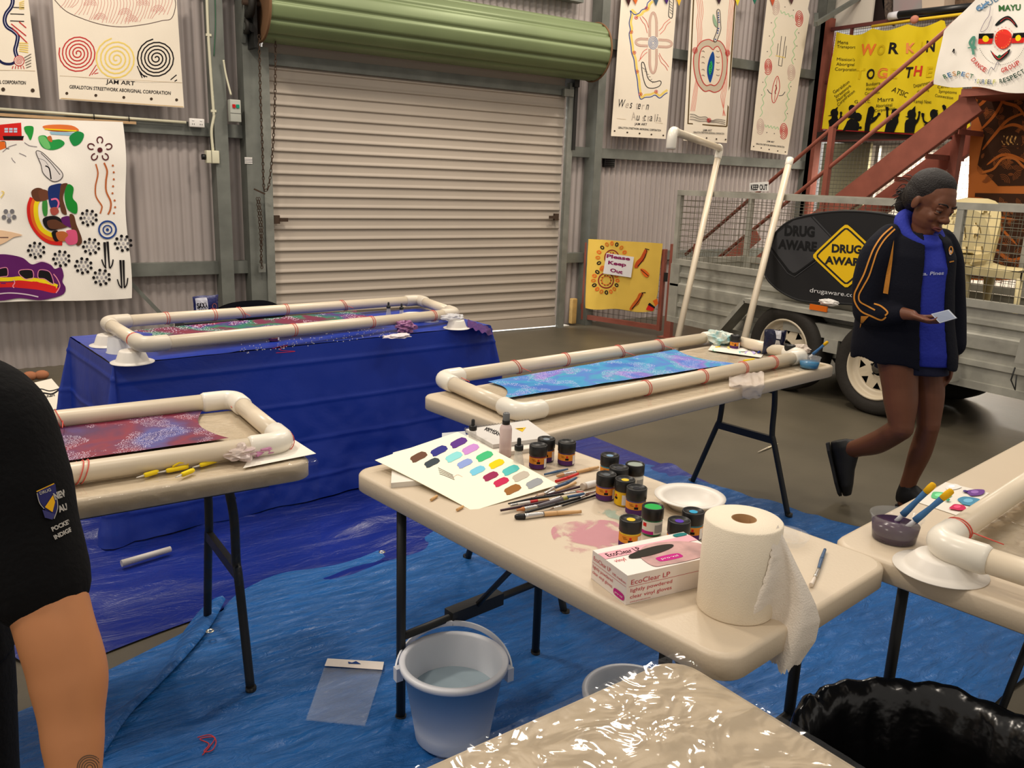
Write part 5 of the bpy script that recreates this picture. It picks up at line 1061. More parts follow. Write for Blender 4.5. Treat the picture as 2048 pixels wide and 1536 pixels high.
# notebooks
def slab(q,z0,h,m,name,label=None,cat=None,parent=None,P_=None):
    b=MB(); pts=[at(x,y,z0+h) for x,y in q]; pts=[Vector((p.x,p.y,z0)) for p in pts]; b.poly(pts,m,(0,0,h))
    if P_: P_(Paint(b,lambda x,y:at(x,y,z0+h),(0,0,1),.0004,12))
    return b,name,label,cat
pap=mat('white paper',(226,220,208),.8)
b,*_=slab([(905,872),(1050,858),(1085,893),(960,912)],T0,.012,pap,'n'); b.tube([at(962,914,T0+.006),at(1010,906,T0+.006)],.005,pm(90,88,84),6); b.tube([at(1040,900,T0+.006),at(1084,894,T0+.006)],.005,pm(90,88,84),6); b.build('sketch_pad',label='spiral bound white pad beneath the printed art pad',cat='sketch pad')
def art(P):
    P.k=1; P.text('VISUAL',972,857,998,866,3.4,ink,.02); P.text('ARTISAN',968,860,1000,873,6.5,ink,.03); P.fill([(1030,857),(1052,855),(1045,864)],pm(222,180,40)); P.line([(1034,858),(1046,858)],1,ink,lift=True)
b,*_=slab([(931,858),(1056,840),(1104,874),(986,889)],T0+.0135,.012,mat('pad cover',(206,202,196),.7),'n',P_=art)
for i in range(22): f=i/21; q=at(931+125*f,858-18*f,T0+.026); b.tube([q+Vector((.004*math.cos(a),.0,.004*math.sin(a))) for a in [2*PI*k/6 for k in range(6)]],.0009,pm(120,120,120),4,closed=True)
b.build('art_pad',label='grey art pad with black lettering and a yellow triangle behind the bottles',cat='art pad')
b,*_=slab([(786,905),(880,880),(905,955),(782,966)],T0,.014,pap,'n'); b.build('note_pad',label='white note pad under the left end of the colour swatch card',cat='note pad')
b,*_=slab([(884,866),(930,862),(935,880),(884,885)],T0+.0125,.004,mat('clear wallet',(200,204,206),.2),'n'); b.build('plastic_wallet',label='small clear plastic wallet beside the spiral pad',cat='wallet')
# swatch card
cA,cB,cC,cD=at(750,920,TZ+.028),at(915,866,TZ+.05),at(1117,965,TZ+.016),at(945,1023,TZ+.004)
cn=(cB-cA).cross(cC-cA).normalized(); cn=cn if cn.z>0 else -cn
def cf(px,py):
    p=hitp(px,py,cA,cn); u=max(0,min(1,(p-cA).dot((cC-cA).normalized())/(cC-cA).length)); return p+Vector((0,0,.006*math.sin(u*PI)-.006*u))
b=MB(); P=Paint(b,cf,cn,.0004,8); P.sheet([(750,920),(915,866),(1117,965),(945,1023)],16,16,mat('cream card',(246,240,216),.75),.0012); P.k=2
for X,Y,c in((855,270,(92,52,134)),(948,320,(196,140,206)),(1058,375,(70,186,124)),(1153,432,(240,204,20)),(1265,478,(90,190,186)),(1345,523,(190,180,164)),(1452,573,(150,154,158)),(700,333,(50,52,130)),(817,382,(140,214,214)),(903,433,(140,160,214)),(1003,487,(120,196,222)),(1107,530,(150,44,84)),(1190,572,(196,44,84)),(1280,627,(150,100,50)),(540,380,(104,72,56)),(645,427,(60,70,76))):
    x,y=700+X*.2539,820+Y*.2539; k=.90 if Y<400 or X>1250 else .82
    P.fill([(x-19*k,y+4*k),(x-17*k,y-1*k),(x-3*k,y-9*k),(x+7*k,y-13*k),(x+16*k,y-11*k),(x+20*k,y-5*k),(x+14*k,y+1*k),(x+3*k,y+6*k),(x-6*k,y+11*k),(x-13*k,y+12*k),(x-15*k,y+7*k)],pm(*c),lift=False)
for i in range(4): P.curve([(876+i*1,938+i*4.0),(884+i,942+i*3.6),(890+i,945+i*3.4),(898+i,949+i*3.2),(906+i,953+i*3)],.9,pm(90,84,80))
P.curve([(905,958),(915,952),(925,956)],.7,pm(220,190,180)); b.build('colour_swatch_card',label='cream card covered with painted colour swatches, curling off the table corner',cat='swatch card')
# brushes
zr=lambda X,Y:(1000+X*.127,900+Y*.127)
wood=(206,164,112);bl=(58,88,124);silver=mat('ferrule metal',(206,204,200),.25,.9)
def brush(segs,label,z=T0,grp='paintbrushes on the front table',map_=zr):
    """segs: list of (X,Y,radius_mm, kind) stations; kind colour between stations"""
    pts=[at(*map_(s[0],s[1]),z+.006) for s in segs]; rs=[s[2]/1000 for s in segs]; c=sum(pts,Vector())/len(pts)
    t=thing('paintbrush',(c.x,c.y,z),label,'paintbrush',grp)
    for i in range(len(segs)-1):
        k=segs[i][3]; m={'f':silver}.get(k) or mat('brush_%s'%str(k).replace(' ',''),k,.35 if sum(k)>60 else .45)
        nm='ferrule' if k=='f' else ('bristles' if segs[i][4:]==('b',) else 'handle')
        a,b_=pts[i],pts[i+1]; L=[a.lerp(b_,q) for q in(0,.15,.5,.85,1)]; ra,rb=rs[i],rs[i+1]
        if nm=='bristles': R=[ra*.45,ra*.8,ra,rb,rb] if ra<rb*1.01 else [ra,ra,rb,rb*.9,rb*.5]
        else: R=[ra,ra*.9+rb*.1,(ra+rb)/2,ra*.1+rb*.9,rb]
        b=MB(); b.tube(L,R,m,10); b.build(nm,t)
        zz=min(v.z for v in b.v)
blk_=(22,22,24);mar=(52,24,38)
BR=[([(700,385,3,bl),(900,340,4,bl),(1068,300,2.5,bl)],'blue handled brush emerging behind the swatch card, rearmost'),
([(890,412,5,(196,150,104),'b'),(1000,385,5,'f'),(1200,350,4.5,wood),(1400,305,5.5,wood),(1550,270,4,wood)],'plump natural wood brush at the back of the pile'),
([(880,495,4.5,(206,36,32)),(1060,440,5,(206,36,32)),(1230,375,4,(206,36,32))],'bright red handled brush beside the swatch card'),
([(590,722,5,(210,180,156),'b'),(700,690,4.5,'f'),(860,590,4,bl),(1050,520,5,bl),(1200,440,3.5,bl)],'blue handled brush with metal ferrule and pale bristles'),
([(700,712,4,'f'),(870,650,3.5,wood),(1190,515,4,wood)],'natural wood brush touching the blue handled one'),
([(560,740,2.5,mar),(870,680,3.5,mar),(1320,560,3.5,mar)],'long maroon handled brush ending at the small paint tube'),
([(130,845,2,blk_),(500,770,4,blk_),(1000,692,3,'f'),(1200,660,3,(200,110,100),'b'),(1320,655,2,blk_)],'long black handled brush lying across the whole pile'),
([(160,872,3.5,'f'),(270,850,3.5,(226,220,212)),(470,818,4,(196,40,44)),(590,800,4,wood),(760,775,3.5,wood)],'white and red handled brush near the card corner'),
([(10,952,3,mar),(400,878,3.8,mar),(780,800,3,'f'),(960,735,3,mar)],'maroon handled brush pointing out to the left of the pile'),
([(260,945,3.5,(190,116,60),'b'),(380,928,5.5,'f'),(590,885,5,(104,98,104)),(980,775,6,(150,146,70)),(1070,750,5,(150,146,70))],'flat brush with orange bristles and clear grey handle'),
([(1060,742,4,bl),(1320,692,4,'f'),(1510,655,2.5,wood)],'short blue brush pushed against the grey topped jar'),
([(400,985,3,blk_),(900,850,4,blk_),(1260,750,3.5,'f'),(1340,715,3,(90,60,50),'b'),(1500,682,1,blk_)],'black handled brush, second nearest the table edge'),
([(780,942,1.5,(110,90,70),'b'),(840,915,2.6,'f'),(970,880,2.8,blk_),(1500,712,3,blk_)],'thin black brush with bare silver ferrule')]
for i,(s,l) in enumerate(BR): brush(s,l,z=T0+(.0,.0,.001,.004,.0,.0,.003,.004,.002,.001,.004,.002,.0)[i])
brush([(230,1052,8,(16,16,16),'b'),(385,1048,8,'f'),(690,1010,6.5,wood),(900,995,6,wood),(1280,970,4,wood)],'stubby natural wood brush with black bristles, nearest the table edge')
brush([(1622,1170,4.5,(226,214,200),'b'),(1630,1154,4,'f'),(1637,1138,3.6,bl),(1643,1118,4.4,bl),(1650,1099,3.4,bl)],'small blue handled brush with white tip alone at the right of the front table',grp=None,map_=lambda x,y:(x,y))
brush([(1516,904,2,(200,190,170)),(1535,896,6,(236,224,190)),(1556,887,1,(200,190,170))],'small pale brush lying on the concrete under the long table',z=.002,grp=None,map_=lambda x,y:(x,y))
for k,(a_,b_) in enumerate((((862,1000),(874,992)),((914,1020),(926,1013)))):
    b=MB(); b.tube([at(a_[0],a_[1],T0+.004),at(b_[0],b_[1],T0+.004)],.0035,pm(*wood),8); b.build('pencil',label='wooden pencil end sticking out beneath the swatch card, '+('left one' if k==0 else 'right one'),cat='pencil')
t=thing('paint_tube',at(1182,969,T0),'small white paint tube with red print beside the grey topped jar','paint tube'); a_=at(1170,972,T0+.010);c_=at(1196,965,T0+.010); d_=(c_-a_).normalized()
b=MB(); b.tube([a_,a_.lerp(c_,.3),a_.lerp(c_,.8),c_],[.0095,.0095,.009,.004],white,16); b.build('tube_body',t); b=MB(); b.tube([a_-d_*.010,a_],[.0095,.0098],mat('grey beige cap',(190,176,160),.5),16); b.build('cap',t)
# stain on table A
def stain(name,q,c,sc,thr,parent,seed=0,z=TZ+.0006):
    m=bpy.data.materials.new('dye stain '+name); m.use_nodes=True; nt=m.node_tree;N=nt.nodes;L=nt.links;b_=N['Principled BSDF']; b_.inputs['Base Color'].default_value=srgb(c); b_.inputs['Roughness'].default_value=.5
    tc=N.new('ShaderNodeTexCoord'); gr=N.new('ShaderNodeTexNoise'); gr.inputs['Scale'].default_value=sc*1.6; gr.inputs['Detail'].default_value=6; gr.inputs['Distortion'].default_value=.6; L.new(tc.outputs['Object'],gr.inputs['Vector'])
    mr=N.new('ShaderNodeMapRange'); mr.inputs[1].default_value=thr; mr.inputs[2].default_value=thr+.12; mr.inputs[4].default_value=.62; sb=N.new('ShaderNodeVectorMath'); sb.operation='SUBTRACT'; sb.inputs[1].default_value=(.5,.5,.5); L.new(tc.outputs['Generated'],sb.inputs[0]); sc2=N.new('ShaderNodeVectorMath'); sc2.operation='MULTIPLY'; sc2.inputs[1].default_value=(1,1,0); L.new(sb.outputs[0],sc2.inputs[0]); ln=N.new('ShaderNodeVectorMath'); ln.operation='LENGTH'; L.new(sc2.outputs[0],ln.inputs[0]); m1=N.new('ShaderNodeMath'); m1.operation='MULTIPLY_ADD'; m1.inputs[1].default_value=-.62; L.new(ln.outputs['Value'],m1.inputs[0]); ad=N.new('ShaderNodeMath'); ad.inputs[1].default_value=.20; L.new(gr.outputs[0],ad.inputs[0]); L.new(ad.outputs[0],m1.inputs[2]); L.new(m1.outputs[0],mr.inputs[0]); L.new(mr.outputs[0],b_.inputs['Alpha'])
    b=MB(); C=cr([at(x,y,z) for x,y in q],6,True); b.add(C,[list(range(len(C)))],m,False); b.build('dye_stain',parent)
stain('pink',[(1105,1055),(1150,1042),(1210,1040),(1250,1052),(1245,1090),(1200,1115),(1150,1105),(1112,1085)],(206,130,150),9,.36,tA)
stain('pale green',[(1180,1010),(1230,1018),(1290,1040),(1285,1060),(1200,1035)],(160,186,170),14,.5,tA,z=TZ+.001)
0 and stain('blue',[(1020,800),(1200,795),(1400,760),(1480,735),(1500,752),(1300,800),(1100,832),(1045,822)],(40,110,160),6,.42,tC,z=TZ+.0008)
# bowls
bowlm=mat('white foam plastic',(228,222,212),.4)
def bowl(px,py,label,R=.085,h=.035,up=True,z=T0,grp='white disposable bowls',m=bowlm,name='bowl'):
    p=at(px,py,z); r0=R*.58
    pr=[(0,0),(r0*.95,0),(r0,.003),(R*.76,h*.8),(R*.80,h*.94),(R,h),(R*1.0,h-.002),(R*.81,h*.88),(R*.78,h*.75),(r0*1.03,.0005)]
    if up: pr=[(0,.0025),(r0*.9,.003),(R*.73,h*.8),(R*.78,h*.97),(R,h+.001),(R,h-.001),(R*.80,h*.9),(R*.76,h*.72),(r0,0),(0,0)]
    else: pr=[(0,h),(r0*.93,h),(r0,h-.004),(R*.74,.010),(R*.78,.004),(R,.002),(R,.0),(R*.78,.001),(R*.72,.008),(r0*.95,h-.005),(0,h-.003)]
    b=MB(); b.lathe(pr,p,m,44); return b.build(name,label=label,cat='bowl',group=grp)
bowl(1378,1013,'white bowl standing upright behind the paint jars and paper towel',R=.091,h=.03)
bowl(1880,1138,'upturned white bowl propping the frame corner on the right-hand table',R=.098,h=.032,up=False)
bowl(265,724,'upturned white bowl at the near left corner of the draped table',R=.086,h=.05,up=False,z=TZ+.013)
bowl(218,690,'upturned white bowl at the far left corner of the draped table',R=.082,h=.05,up=False,z=TZ+.013)
bowl(913,656,'upturned white bowl at the near right corner of the draped table',R=.072,h=.045,up=False,z=TZ+.013)
bowl(830,642,'white bowl inside the frame at the far right of the draped table',R=.072,h=.04,z=TZ+.013)
def tub(px,py,label,R,h,liq=None,lz=.5,z=T0,m=clearm,up=True,cat='plastic tub'):
    p=at(px,py,z); t=thing('plastic_tub',p,label,cat)
    b=MB(); r0=R*.86
    pr=[(0,.001),(r0,.001),(R*.97,h-.004),(R*1.04,h-.003),(R*1.05,h),(R*.98,h),(r0*.97,.003)]
    if not up: pr=[(r,h-y) for r,y in pr]
    b.lathe(pr,p,m,40); b.build('tub_wall',t)
    if liq:
        rl=r0+(R-r0)*lz; b=MB(); b.lathe([(0,.002),(r0*.97,.002),(rl*.97,h*lz),(0,h*lz)],p,liq,40); b.build('dye_water',t)
    return t,p
tub(1787,1078,'clear tub of dark purple dye on the corner of the right-hand table',.058,.062,liqp,.66)
tub(1618,735,'clear tub of bright blue dye at the right end of the long table',.048,.052,liqb,.55,z=TZ+.005)
tub(244,704,'clear empty tub upside down between the two left bowls',.062,.065,None,z=TZ+.013,m=frost,up=False)
tub(862,643,'clear empty tub at the far right end of the draped table',.05,.05,None,z=TZ+.013,m=frost)
def dipbrush(a,b_,zb,zt_,label,s=1):
    A=at(a[0],a[1],zb); P1=atv(b_[0],b_[1],A); c=(A+P1)/2; t=thing('dye_brush',(A.x,A.y,A.z),label,'paintbrush','blue and yellow brushes standing in dye tubs')
    d=P1-A
    b=MB(); b.tube([A,A+d*.25],[.006*s,.005*s],mat('clear brush neck',(200,200,204),.2),10); b.build('ferrule',t)
    b=MB(); b.tube([A+d*.2,A+d*.35,A+d*.55,A+d*.78],[.0085*s,.008*s,.0062*s,.0075*s],pm(62,104,150),12); b.build('handle',t)
    b=MB(); b.tube([A+d*.78,A+d*.9,A+d*.98,A+d],[.0078*s,.0085*s,.0075*s,.004*s],pm(222,172,30),12); b.build('yellow_grip',t)
dipbrush((1790,1045),(1869,967),TZ+.035,0,'blue brush with yellow end in the purple tub, rear one'); dipbrush((1812,1056),(1905,980),TZ+.035,0,'blue brush with yellow end in the purple tub, front one'); dipbrush((1618,715),(1656,683),TZ+.035,0,'blue brush with yellow end in the blue dye tub',.9)
t,p=tub(1572,1083,'clear plastic dish behind the paper towel roll',.05,.02,None); b=MB(); b.ball(p+Vector((0,0,.012)),(.03,.03,.02),clearm,16); b.build('dome',t)
# palette paper on table E
b=MB(); P=Paint(b,lambda x,y:at(x,y,TZ+.002),(0,0,1),.0006,9); P.sheet([(1832,1003),(1891,964),(1979,986),(1915,1031)],6,6,pap,.001)
for x,y,rx,c in((1880,992,20,(100,190,130)),(1905,975,15,(232,226,220)),(1938,1004,22,(80,140,170)),(1951,987,18,(110,70,140)),(1916,1017,16,(196,50,90)),(1930,985,5,(60,40,110)),(1895,1003,5,(60,150,110))):
    P.k+=.5; P.blob([(x+rx*math.cos(a)*(1+.2*math.sin(3*a+x)),y+rx*.42*math.sin(a)*(1+.2*math.cos(2*a+y))) for a in [2*PI*i/9 for i in range(9)]],pm(*c),4,False); P.k+=.5; P.dot(x-2,y-1,rx*.45,pm(*[min(255,v+40) for v in c]),ry=rx*.18)
b.build('palette_paper',label='white paper with blobs of mixed paint beside the purple tub',cat='palette paper')
# glove box
zb=TZ+.0005; O=at(1251,1210,zb); S=at(1182,1156,zb)-O; Lg=at(1393,1178,zb)-O; ls=S.length; S.normalize(); Lg=Vector((-S.y,S.x,0)) if Vector((-S.y,S.x,0)).dot(Lg)>0 else Vector((S.y,-S.x,0))
hz=atv(1252,1151,O).z-zb; ll=(at(1368,1065,zb+hz)-at(1185,1101,zb+hz)).length
t=thing('glove_box',O+S*ls/2+Lg*ll/2,'white and pink box of vinyl gloves in front of the paint jars','box')
bw=mat('white box card',(232,222,214),.45); pk=pm(232,170,180); mg=pm(196,60,120); rd=pm(196,70,80); mg2=pm(190,40,130)
b=MB(); Z1=Vector((0,0,1)); M=Matrix((Lg,S,Z1)).transposed(); b.box(O+S*ls/2+Lg*ll/2+Z1*hz/2,(ll,ls,hz),bw,M)
# side faces art: long face (along Lg at S=0), short face (along S at Lg=0), top
F1=Paint(b,lambda u,v:O+Lg*u*ll+Z1*(v*hz),-S,.0003,.3); F2=Paint(b,lambda u,v:O+S*((1-u)*ls)+Z1*(v*hz),-Lg,.0003,.3); FT=Paint(b,lambda u,v:O+Lg*u*ll+S*v*ls+Z1*hz,Z1,.0003,.12)
up=(0,1)
F1.text('EcoClear LP',.04,.66,.44,.66,.17,rd,.0,up=up); F1.line([(.02,.60),(.99,.60)],.012,rd); F1.text('lightly powdered',.04,.40,.47,.40,.13,rd,0,up=up); F1.text('clear vinyl gloves',.04,.18,.47,.18,.13,rd,0,up=up); F1.text('www.proval.com.au',.04,.05,.25,.05,.05,rd,0,up=up)
F2.text('EcoClear LP',.05,.70,.55,.70,.15,rd,.0,up=up); F2.text('100 medium',.60,.68,.97,.68,.09,rd,0,up=up); F2.line([(.02,.60),(.98,.60)],.012,rd); F2.text('lightly powdered',.04,.42,.62,.42,.12,rd,0,up=up); F2.text('clear vinyl gloves',.04,.22,.62,.22,.12,rd,0,up=up)
def pill(P,u0,v0,u1,v1,txt):
    r=(v1-v0)/2; k=r*.4; P.blob([(u0+k,v0),(u1-k,v0),(u1,(v0+v1)/2),(u1-k,v1),(u0+k,v1),(u0,(v0+v1)/2)],mg2); P.k+=1; P.text(txt,u0+(u1-u0)*.15,v0+r*.65,u1-(u1-u0)*.15,v0+r*.65,r*.75,pm(240,220,230),.0,up=up)
pill(F2,.66,.08,.96,.30,'pro·val')
FT.fill([(.0,.62),(.62,.62),(1,.62),(1,.84),(0,.84)],pk,True); FT.k=2.5; FT.text('EcoClear LP',.05,.67,.40,.67,.13,mg,.02,up=up); FT.text('vinyl',.05,.46,.16,.46,.10,rd,0,up=up)
FT.k=3; FT.blob([(.30,.10),(.42,.05),(.65,.03),(.9,.08),(.98,.25),(.96,.5),(.8,.72),(.55,.80),(.4,.7),(.3,.45)],mat('printed hand',(196,150,146),.45,var=(25,.4)),5); FT.k=3.6; FT.blob([(.86,.86),(.98,.86),(.98,.96),(.86,.96)],pm(40,120,120),3); FT.k=4; FT.text('M',.89,.88,.95,.88,.07,pm(230,230,230),.03,up=up)
FT.k=4; pill(FT,.40,.17,.66,.33,'pro·val')
b.build('carton',t)
b=MB(); b.add([FT.fn(.46+.26*math.cos(a)*(1.0),.56+.12*math.sin(a)+.05*math.cos(a))+Z1*.0022 for a in [2*PI*i/28 for i in range(28)]],[list(range(28))],mat('dark opening',(38,32,24),.9),False); b.build('opening',t)
# paper towel
rc=at(1469,1214,T0); tt=thing('paper_towel_roll',rc,'big white roll of paper towel standing on the front table','paper towel'); rR=.0745; rH=atv(1480,1036,rc).z-T0
twm=mat('paper towel',(238,226,204),.9,0,.2,bump=(420,.35,.004))
b=MB(); b.lathe([(.024,0),(rR-.002,0),(rR,.003),(rR+.0006,rH*.5),(rR,rH-.003),(rR-.003,rH),(.024,rH)],rc,twm,64); b.build('roll',tt)
b=MB(); b.lathe([(.024,rH),(.022,rH),(.022,.0),(.024,0)],rc,mat('cardboard core',(150,112,70),.8),32); b.disc(rc+Z1*.002,.022,MATS['cardboard core'],24); b.build('core',tt)
b=MB()
rows=[((1543,1075),(1556,1050),0),((1541,1110),(1585,1110),.35),((1530,1150),(1612,1165),.6),((1510,1200),(1632,1210),.8),((1490,1240),(1641,1245),.95),((1478,1275),(1632,1290),1.05),((1500,1325),(1603,1335),1.15)]
rows3=[]
vdir=(Vector((rc.x-CAM.x,rc.y-CAM.y,0))).normalized(); 
edgep=at(1600,1235,TZ); edge_anchor=Vector((edgep.x,edgep.y,TZ))-vdir*.03
for (l_,r__,f) in rows:
    A=(rc+vdir*(-.02)).lerp(edge_anchor,min(1,f)); rows3.append((atv(l_[0],l_[1],A-vdir*.03),atv(r__[0],r__[1],A+vdir*.0)))
def shf(u,v):
    x=v*(len(rows3)-1); i=min(int(x),len(rows3)-2); f=x-i
    a=rows3[i][0].lerp(rows3[i+1][0],f); c=rows3[i][1].lerp(rows3[i+1][1],f); p=a.lerp(c,u)
    jag=.006*noise.noise(Vector((v*30,0,u*3)))*(1-u)**3
    tear=(.016*noise.noise(Vector((u*9,2,0)))+.01*noise.noise(Vector((u*26,5,0)))) if v>.97 else 0
    return p-vdir*(.022*math.sin(u*PI*2.6+v*2)*v+.01*math.sin(u*9+v*3)*v)+R_*jag+Vector((0,0,tear))
b.grid(shf,44,50,mat('loose paper towel',(236,226,212),.9,0,.2,bump=(300,.4,.004))); b.build('loose_sheet',tt)
# buckets
pailm=mat('pale blue white plastic',(226,228,234),.35,sss=.0)
def bucket(bp,H,R,label,water=True,rim_px=None,handle=True):
    t=thing('bucket',bp,label,'bucket'); r0=R*.70
    b=MB(); b.lathe([(0,0),(r0*.9,0),(r0,.012),(r0*1.05,.05),(R*.93,H*.93),(R*.94,H-.022),(R,H-.016),(R*1.01,H-.004),(R*.985,H),(R*.90,H),(R*.885,H-.006),(R*.87,H*.9),(r0*1.0,.06),(r0*.9,.01),(0,.008)],bp,pailm,64); b.build('pail',t)
    if water: b=MB(); rw=R*.82; b.disc(bp+Vector((0,0,H*.60)),rw*.965,mat('bucket water',(170,190,200),.04,0,.6,alpha=.8),48); b.build('water',t)
    if handle:
        d1=(atv(800,1330,bp+Vector((0,0,H)))-atv(1030,1330,bp+Vector((0,0,H)))).normalized(); d2=Vector((-d1.y,d1.x,0)); d2=d2 if d2.dot(bp-CAM)>0 else -d2
        b=MB(); pts=[bp+Vector((0,0,H-.035))+d1*(R*1.06*math.cos(a))+(d2*.99+Vector((0,0,.16))).normalized()*(R*1.13*math.sin(a))+Vector((0,0,.022*math.sin(a))) for a in [PI*k/36 for k in range(37)]]
        for i in range(36):
            a,c=pts[i],pts[i+1]; b.beam(a,c+(c-a)*.12,.016,.005,pailm,up=(a-bp-Vector((0,0,H))).normalized())
        b.build('handle',t)
        b=MB(); 
        for s_ in(-1,1): b.box(bp+Vector((0,0,H-.045))+d1*(R*1.02*s_),(.02,.02,.04),pailm)
        b.build('handle_lug',t)
    return t
bp=at(905,1472,.012); Hb=atv(914,1318,bp).z-bp.z; bucket(bp,Hb,.150,'pale blue bucket of water standing on the tarpaulin, its handle folded back')
bp2=at(1262,1382,.25); bp2.z=.012; bucket(bp2,.24,.128,'second white bucket almost hidden under the foreground table',True,handle=False)
# bin with liner
cb=at(1885,1530,.46); rb=.265; cb=Vector((cb.x,cb.y,.012)); rb=min(rb,.27)
t=thing('waste_bin',cb,'large round bin lined with a shiny black rubbish bag','bin')
b=MB(); b.lathe([(0,0),(rb*.78,0),(rb*.8,.01),(rb*.98,.44),(rb*.95,.44),(rb*.77,.012),(0,.01)],cb,black,48); b.build('bin_body',t)
b=MB(); bagm=mat('black bin liner',(12,12,13),.2,0,.6,bump=(7,.5,.03)); vs=[];n=120;rows_=34
for j in range(rows_+1):
    v=j/rows_
    for i in range(n):
        a=2*PI*i/n; fo=.5+.5*noise.noise(Vector((math.cos(a)*5.4,math.sin(a)*5.4,v*1.5)))+.25*abs(noise.noise(Vector((math.cos(a)*12,math.sin(a)*12,v*3))))
        if v<.25: q=v/.25; r=rb*(1.07+.03*fo); z=.30+.15*q+.01*noise.noise(Vector((math.cos(a)*5,math.sin(a)*5,9)))*q
        elif v<.35: q=(v-.25)/.1; r=rb*(1.08-.12*q+.02*fo); z=.45+.015*math.sin(q*PI)+.022*noise.noise(Vector((math.cos(a)*6,math.sin(a)*6,3)))
        else: q=(v-.35)/.65; r=rb*(.96-.25*q)*(1-.20*fo*math.sin(PI*q)**.5)*(1 if q<.8 else (1-(q-.8)/.2)); z=.45-.36*min(1,q/.8)+.01*noise.noise(Vector((math.cos(a)*6,math.sin(a)*6,q*5)))
        vs.append(cb+Vector((r*math.cos(a),r*math.sin(a),z)))
b.add(vs,[(j*n+i,j*n+(i+1)%n,(j+1)*n+(i+1)%n,(j+1)*n+i) for j in range(rows_) for i in range(n)],bagm); b.build('bin_liner',t)
# yellow applicator pens on table D
yp=pm(236,206,40)
def pen(a,c,label,clip=False,r=.0065,z=TZ+.006):
    A=at(*a,z+r);C=at(*c,z+r); t=thing('applicator_pen',((A+C)/2-Vector((0,0,r))),label,'pen','yellow applicator pens on the left table')
    d=C-A; b=MB(); b.tube([A,A+d*.1,A+d*.85,C],[r*.7,r,r,r*.8],yp,12); b.build('barrel',t)
    b=MB(); b.tube([A-d.normalized()*.022,A],[.0012,.003],mat('pen nib clear',(210,206,196),.3),8); b.build('nib',t)
    if clip: b=MB(); b.tube([A+d*.3+Vector((0,0,.008)),A+d*.6+Vector((0,0,.016)),C+Vector((0,0,.012)),C+Vector((0,0,.004))],.003,yp,8); b.build('clip',t)
pen((288,951),(316,943),'yellow pen at the left of the row on the left table'); pen((332,942),(376,933),'yellow pen with raised clip in the middle of the row',True); pen((363,950),(387,940),'short yellow pen in front of the clipped one'); pen((399,931),(436,920),'yellow pen with clip at the right of the row',True)
b=MB(); P=Paint(b,lambda x,y:at(x,y,TZ+.0075+.004*max(0,(x-590)/40)),(0,0,1),.0005); P.sheet([(500,915),(590,880),(632,907),(486,936)],8,4,pap,.0008); b.build('torn_paper',label='torn white paper under the frame corner at the end of the left table',cat='paper')
glv=mat('clear vinyl glove',(224,208,204),.25,alpha=.5); 
crumple(at(478,918,TZ+.008),(.04,.05,.022),glv,5,'crumpled clear plastic glove on the left table beside the yellow pens','glove','plastic_glove',amp=.6)
crumple(at(518,910,TZ+.009),(.045,.028,.018),mat('pink dyed vinyl',(212,140,186),.35,alpha=.75),8,'pink stained crumpled plastic beside the clear glove','plastic','crumpled_plastic',amp=.6)
# draped table extras
crumple(at(795,676,TZ+.014),(.065,.035,.010),mat('white vinyl glove',(216,204,206),.4),11,'white disposable glove lying flat on the draped table','glove','plastic_glove',amp=.5)
crumple(at(812,664,TZ+.014),(.045,.035,.028),mat('mauve stained glove',(150,96,140),.4,alpha=.9),14,'mauve stained glove crumpled on top near the pipe','glove','plastic_glove',amp=.7)
crumple(at(905,642,TZ+.05),(.06,.04,.018),frost,17,'crumpled clear plastic under the near right frame corner','plastic','crumpled_plastic',amp=.5)
b=MB(); p0=at(945,640,TZ+.02); 
def rag(u,v):
    p=at(935+50*u,640+18*u+14*v,TZ+.018-.075*max(0,u-.75)*4*.8); return p+Vector((0,0,.006*math.sin(u*25+v*9)+.012*math.sin(v*PI)))
b.grid(rag,30,8,mat('purple knit rag',(84,44,104),.9,var=(60,.7,(40,24,90)),bump=(90,.8))); b.build('purple_rag',label='purple patterned rag hanging over the right end of the draped table',cat='rag')
b=MB(); b.tube(cr([at(545,697,TZ+.016),at(575,690,TZ+.016),at(560,700,TZ+.016),at(590,703,TZ+.016),at(552,706,TZ+.016)],8),.0018,pm(150,30,60),5); b.build('red_thread',label='tangled red rubber thread on the draped table near the paint jar',cat='thread')
rs=random.Random(5); b=MB()
for i in range(120):
    x=rs.uniform(480,780); q=at(x,702-(x-480)*.12+rs.uniform(-14,6),TZ+.0165); b.box(q,(.003,.003,.003),white,Matrix.Rotation(rs.random()*3,3,'Z'))
b.build('salt_grains',label='scattered white salt grains on the blue cloth',cat='salt',kind='stuff')
b=MB(); b.beam(at(790,650,TZ+.02),at(815,655,TZ+.02),.02,.004,silver); b.build('foil_wrapper',label='shiny foil wrapper beside the mauve glove',cat='wrapper')
# salt packet and chair behind
p=at(415,640,TZ+.02); pz=Vector((-3.72,-2.35,0)); A1=atv(412,610,pz)
t=thing('chair',(0,0,0),'black chair standing behind the draped table, only its rounded back showing','chair'); q=atv(500,612,Vector((-3.3,-2.3,0)))
zt_=q.z+.03
b=MB(); b.grid(lambda u,v:Vector((-.25+.5*u,.04*(2*u-1)**2,zt_-.30+.30*v*(1-.28*abs(2*u-1)**3))),20,10,black); b.grid(lambda u,v:Vector((-.25+.5*u,.02+.04*(2*u-1)**2,zt_-.30+.30*v*(1-.28*abs(2*u-1)**3))),20,10,black,flip=True); b.build('backrest',t)
b=MB(); b.box((0,.24,.44),(.44,.42,.04),black,bev=.015); b.build('seat',t)
for x in(-.2,.2):
    for y in(.05,.43): b=MB(); b.tube([(x,y,.43),(x*1.1,y,.0)],.012,blackm,8); b.build('leg',t)
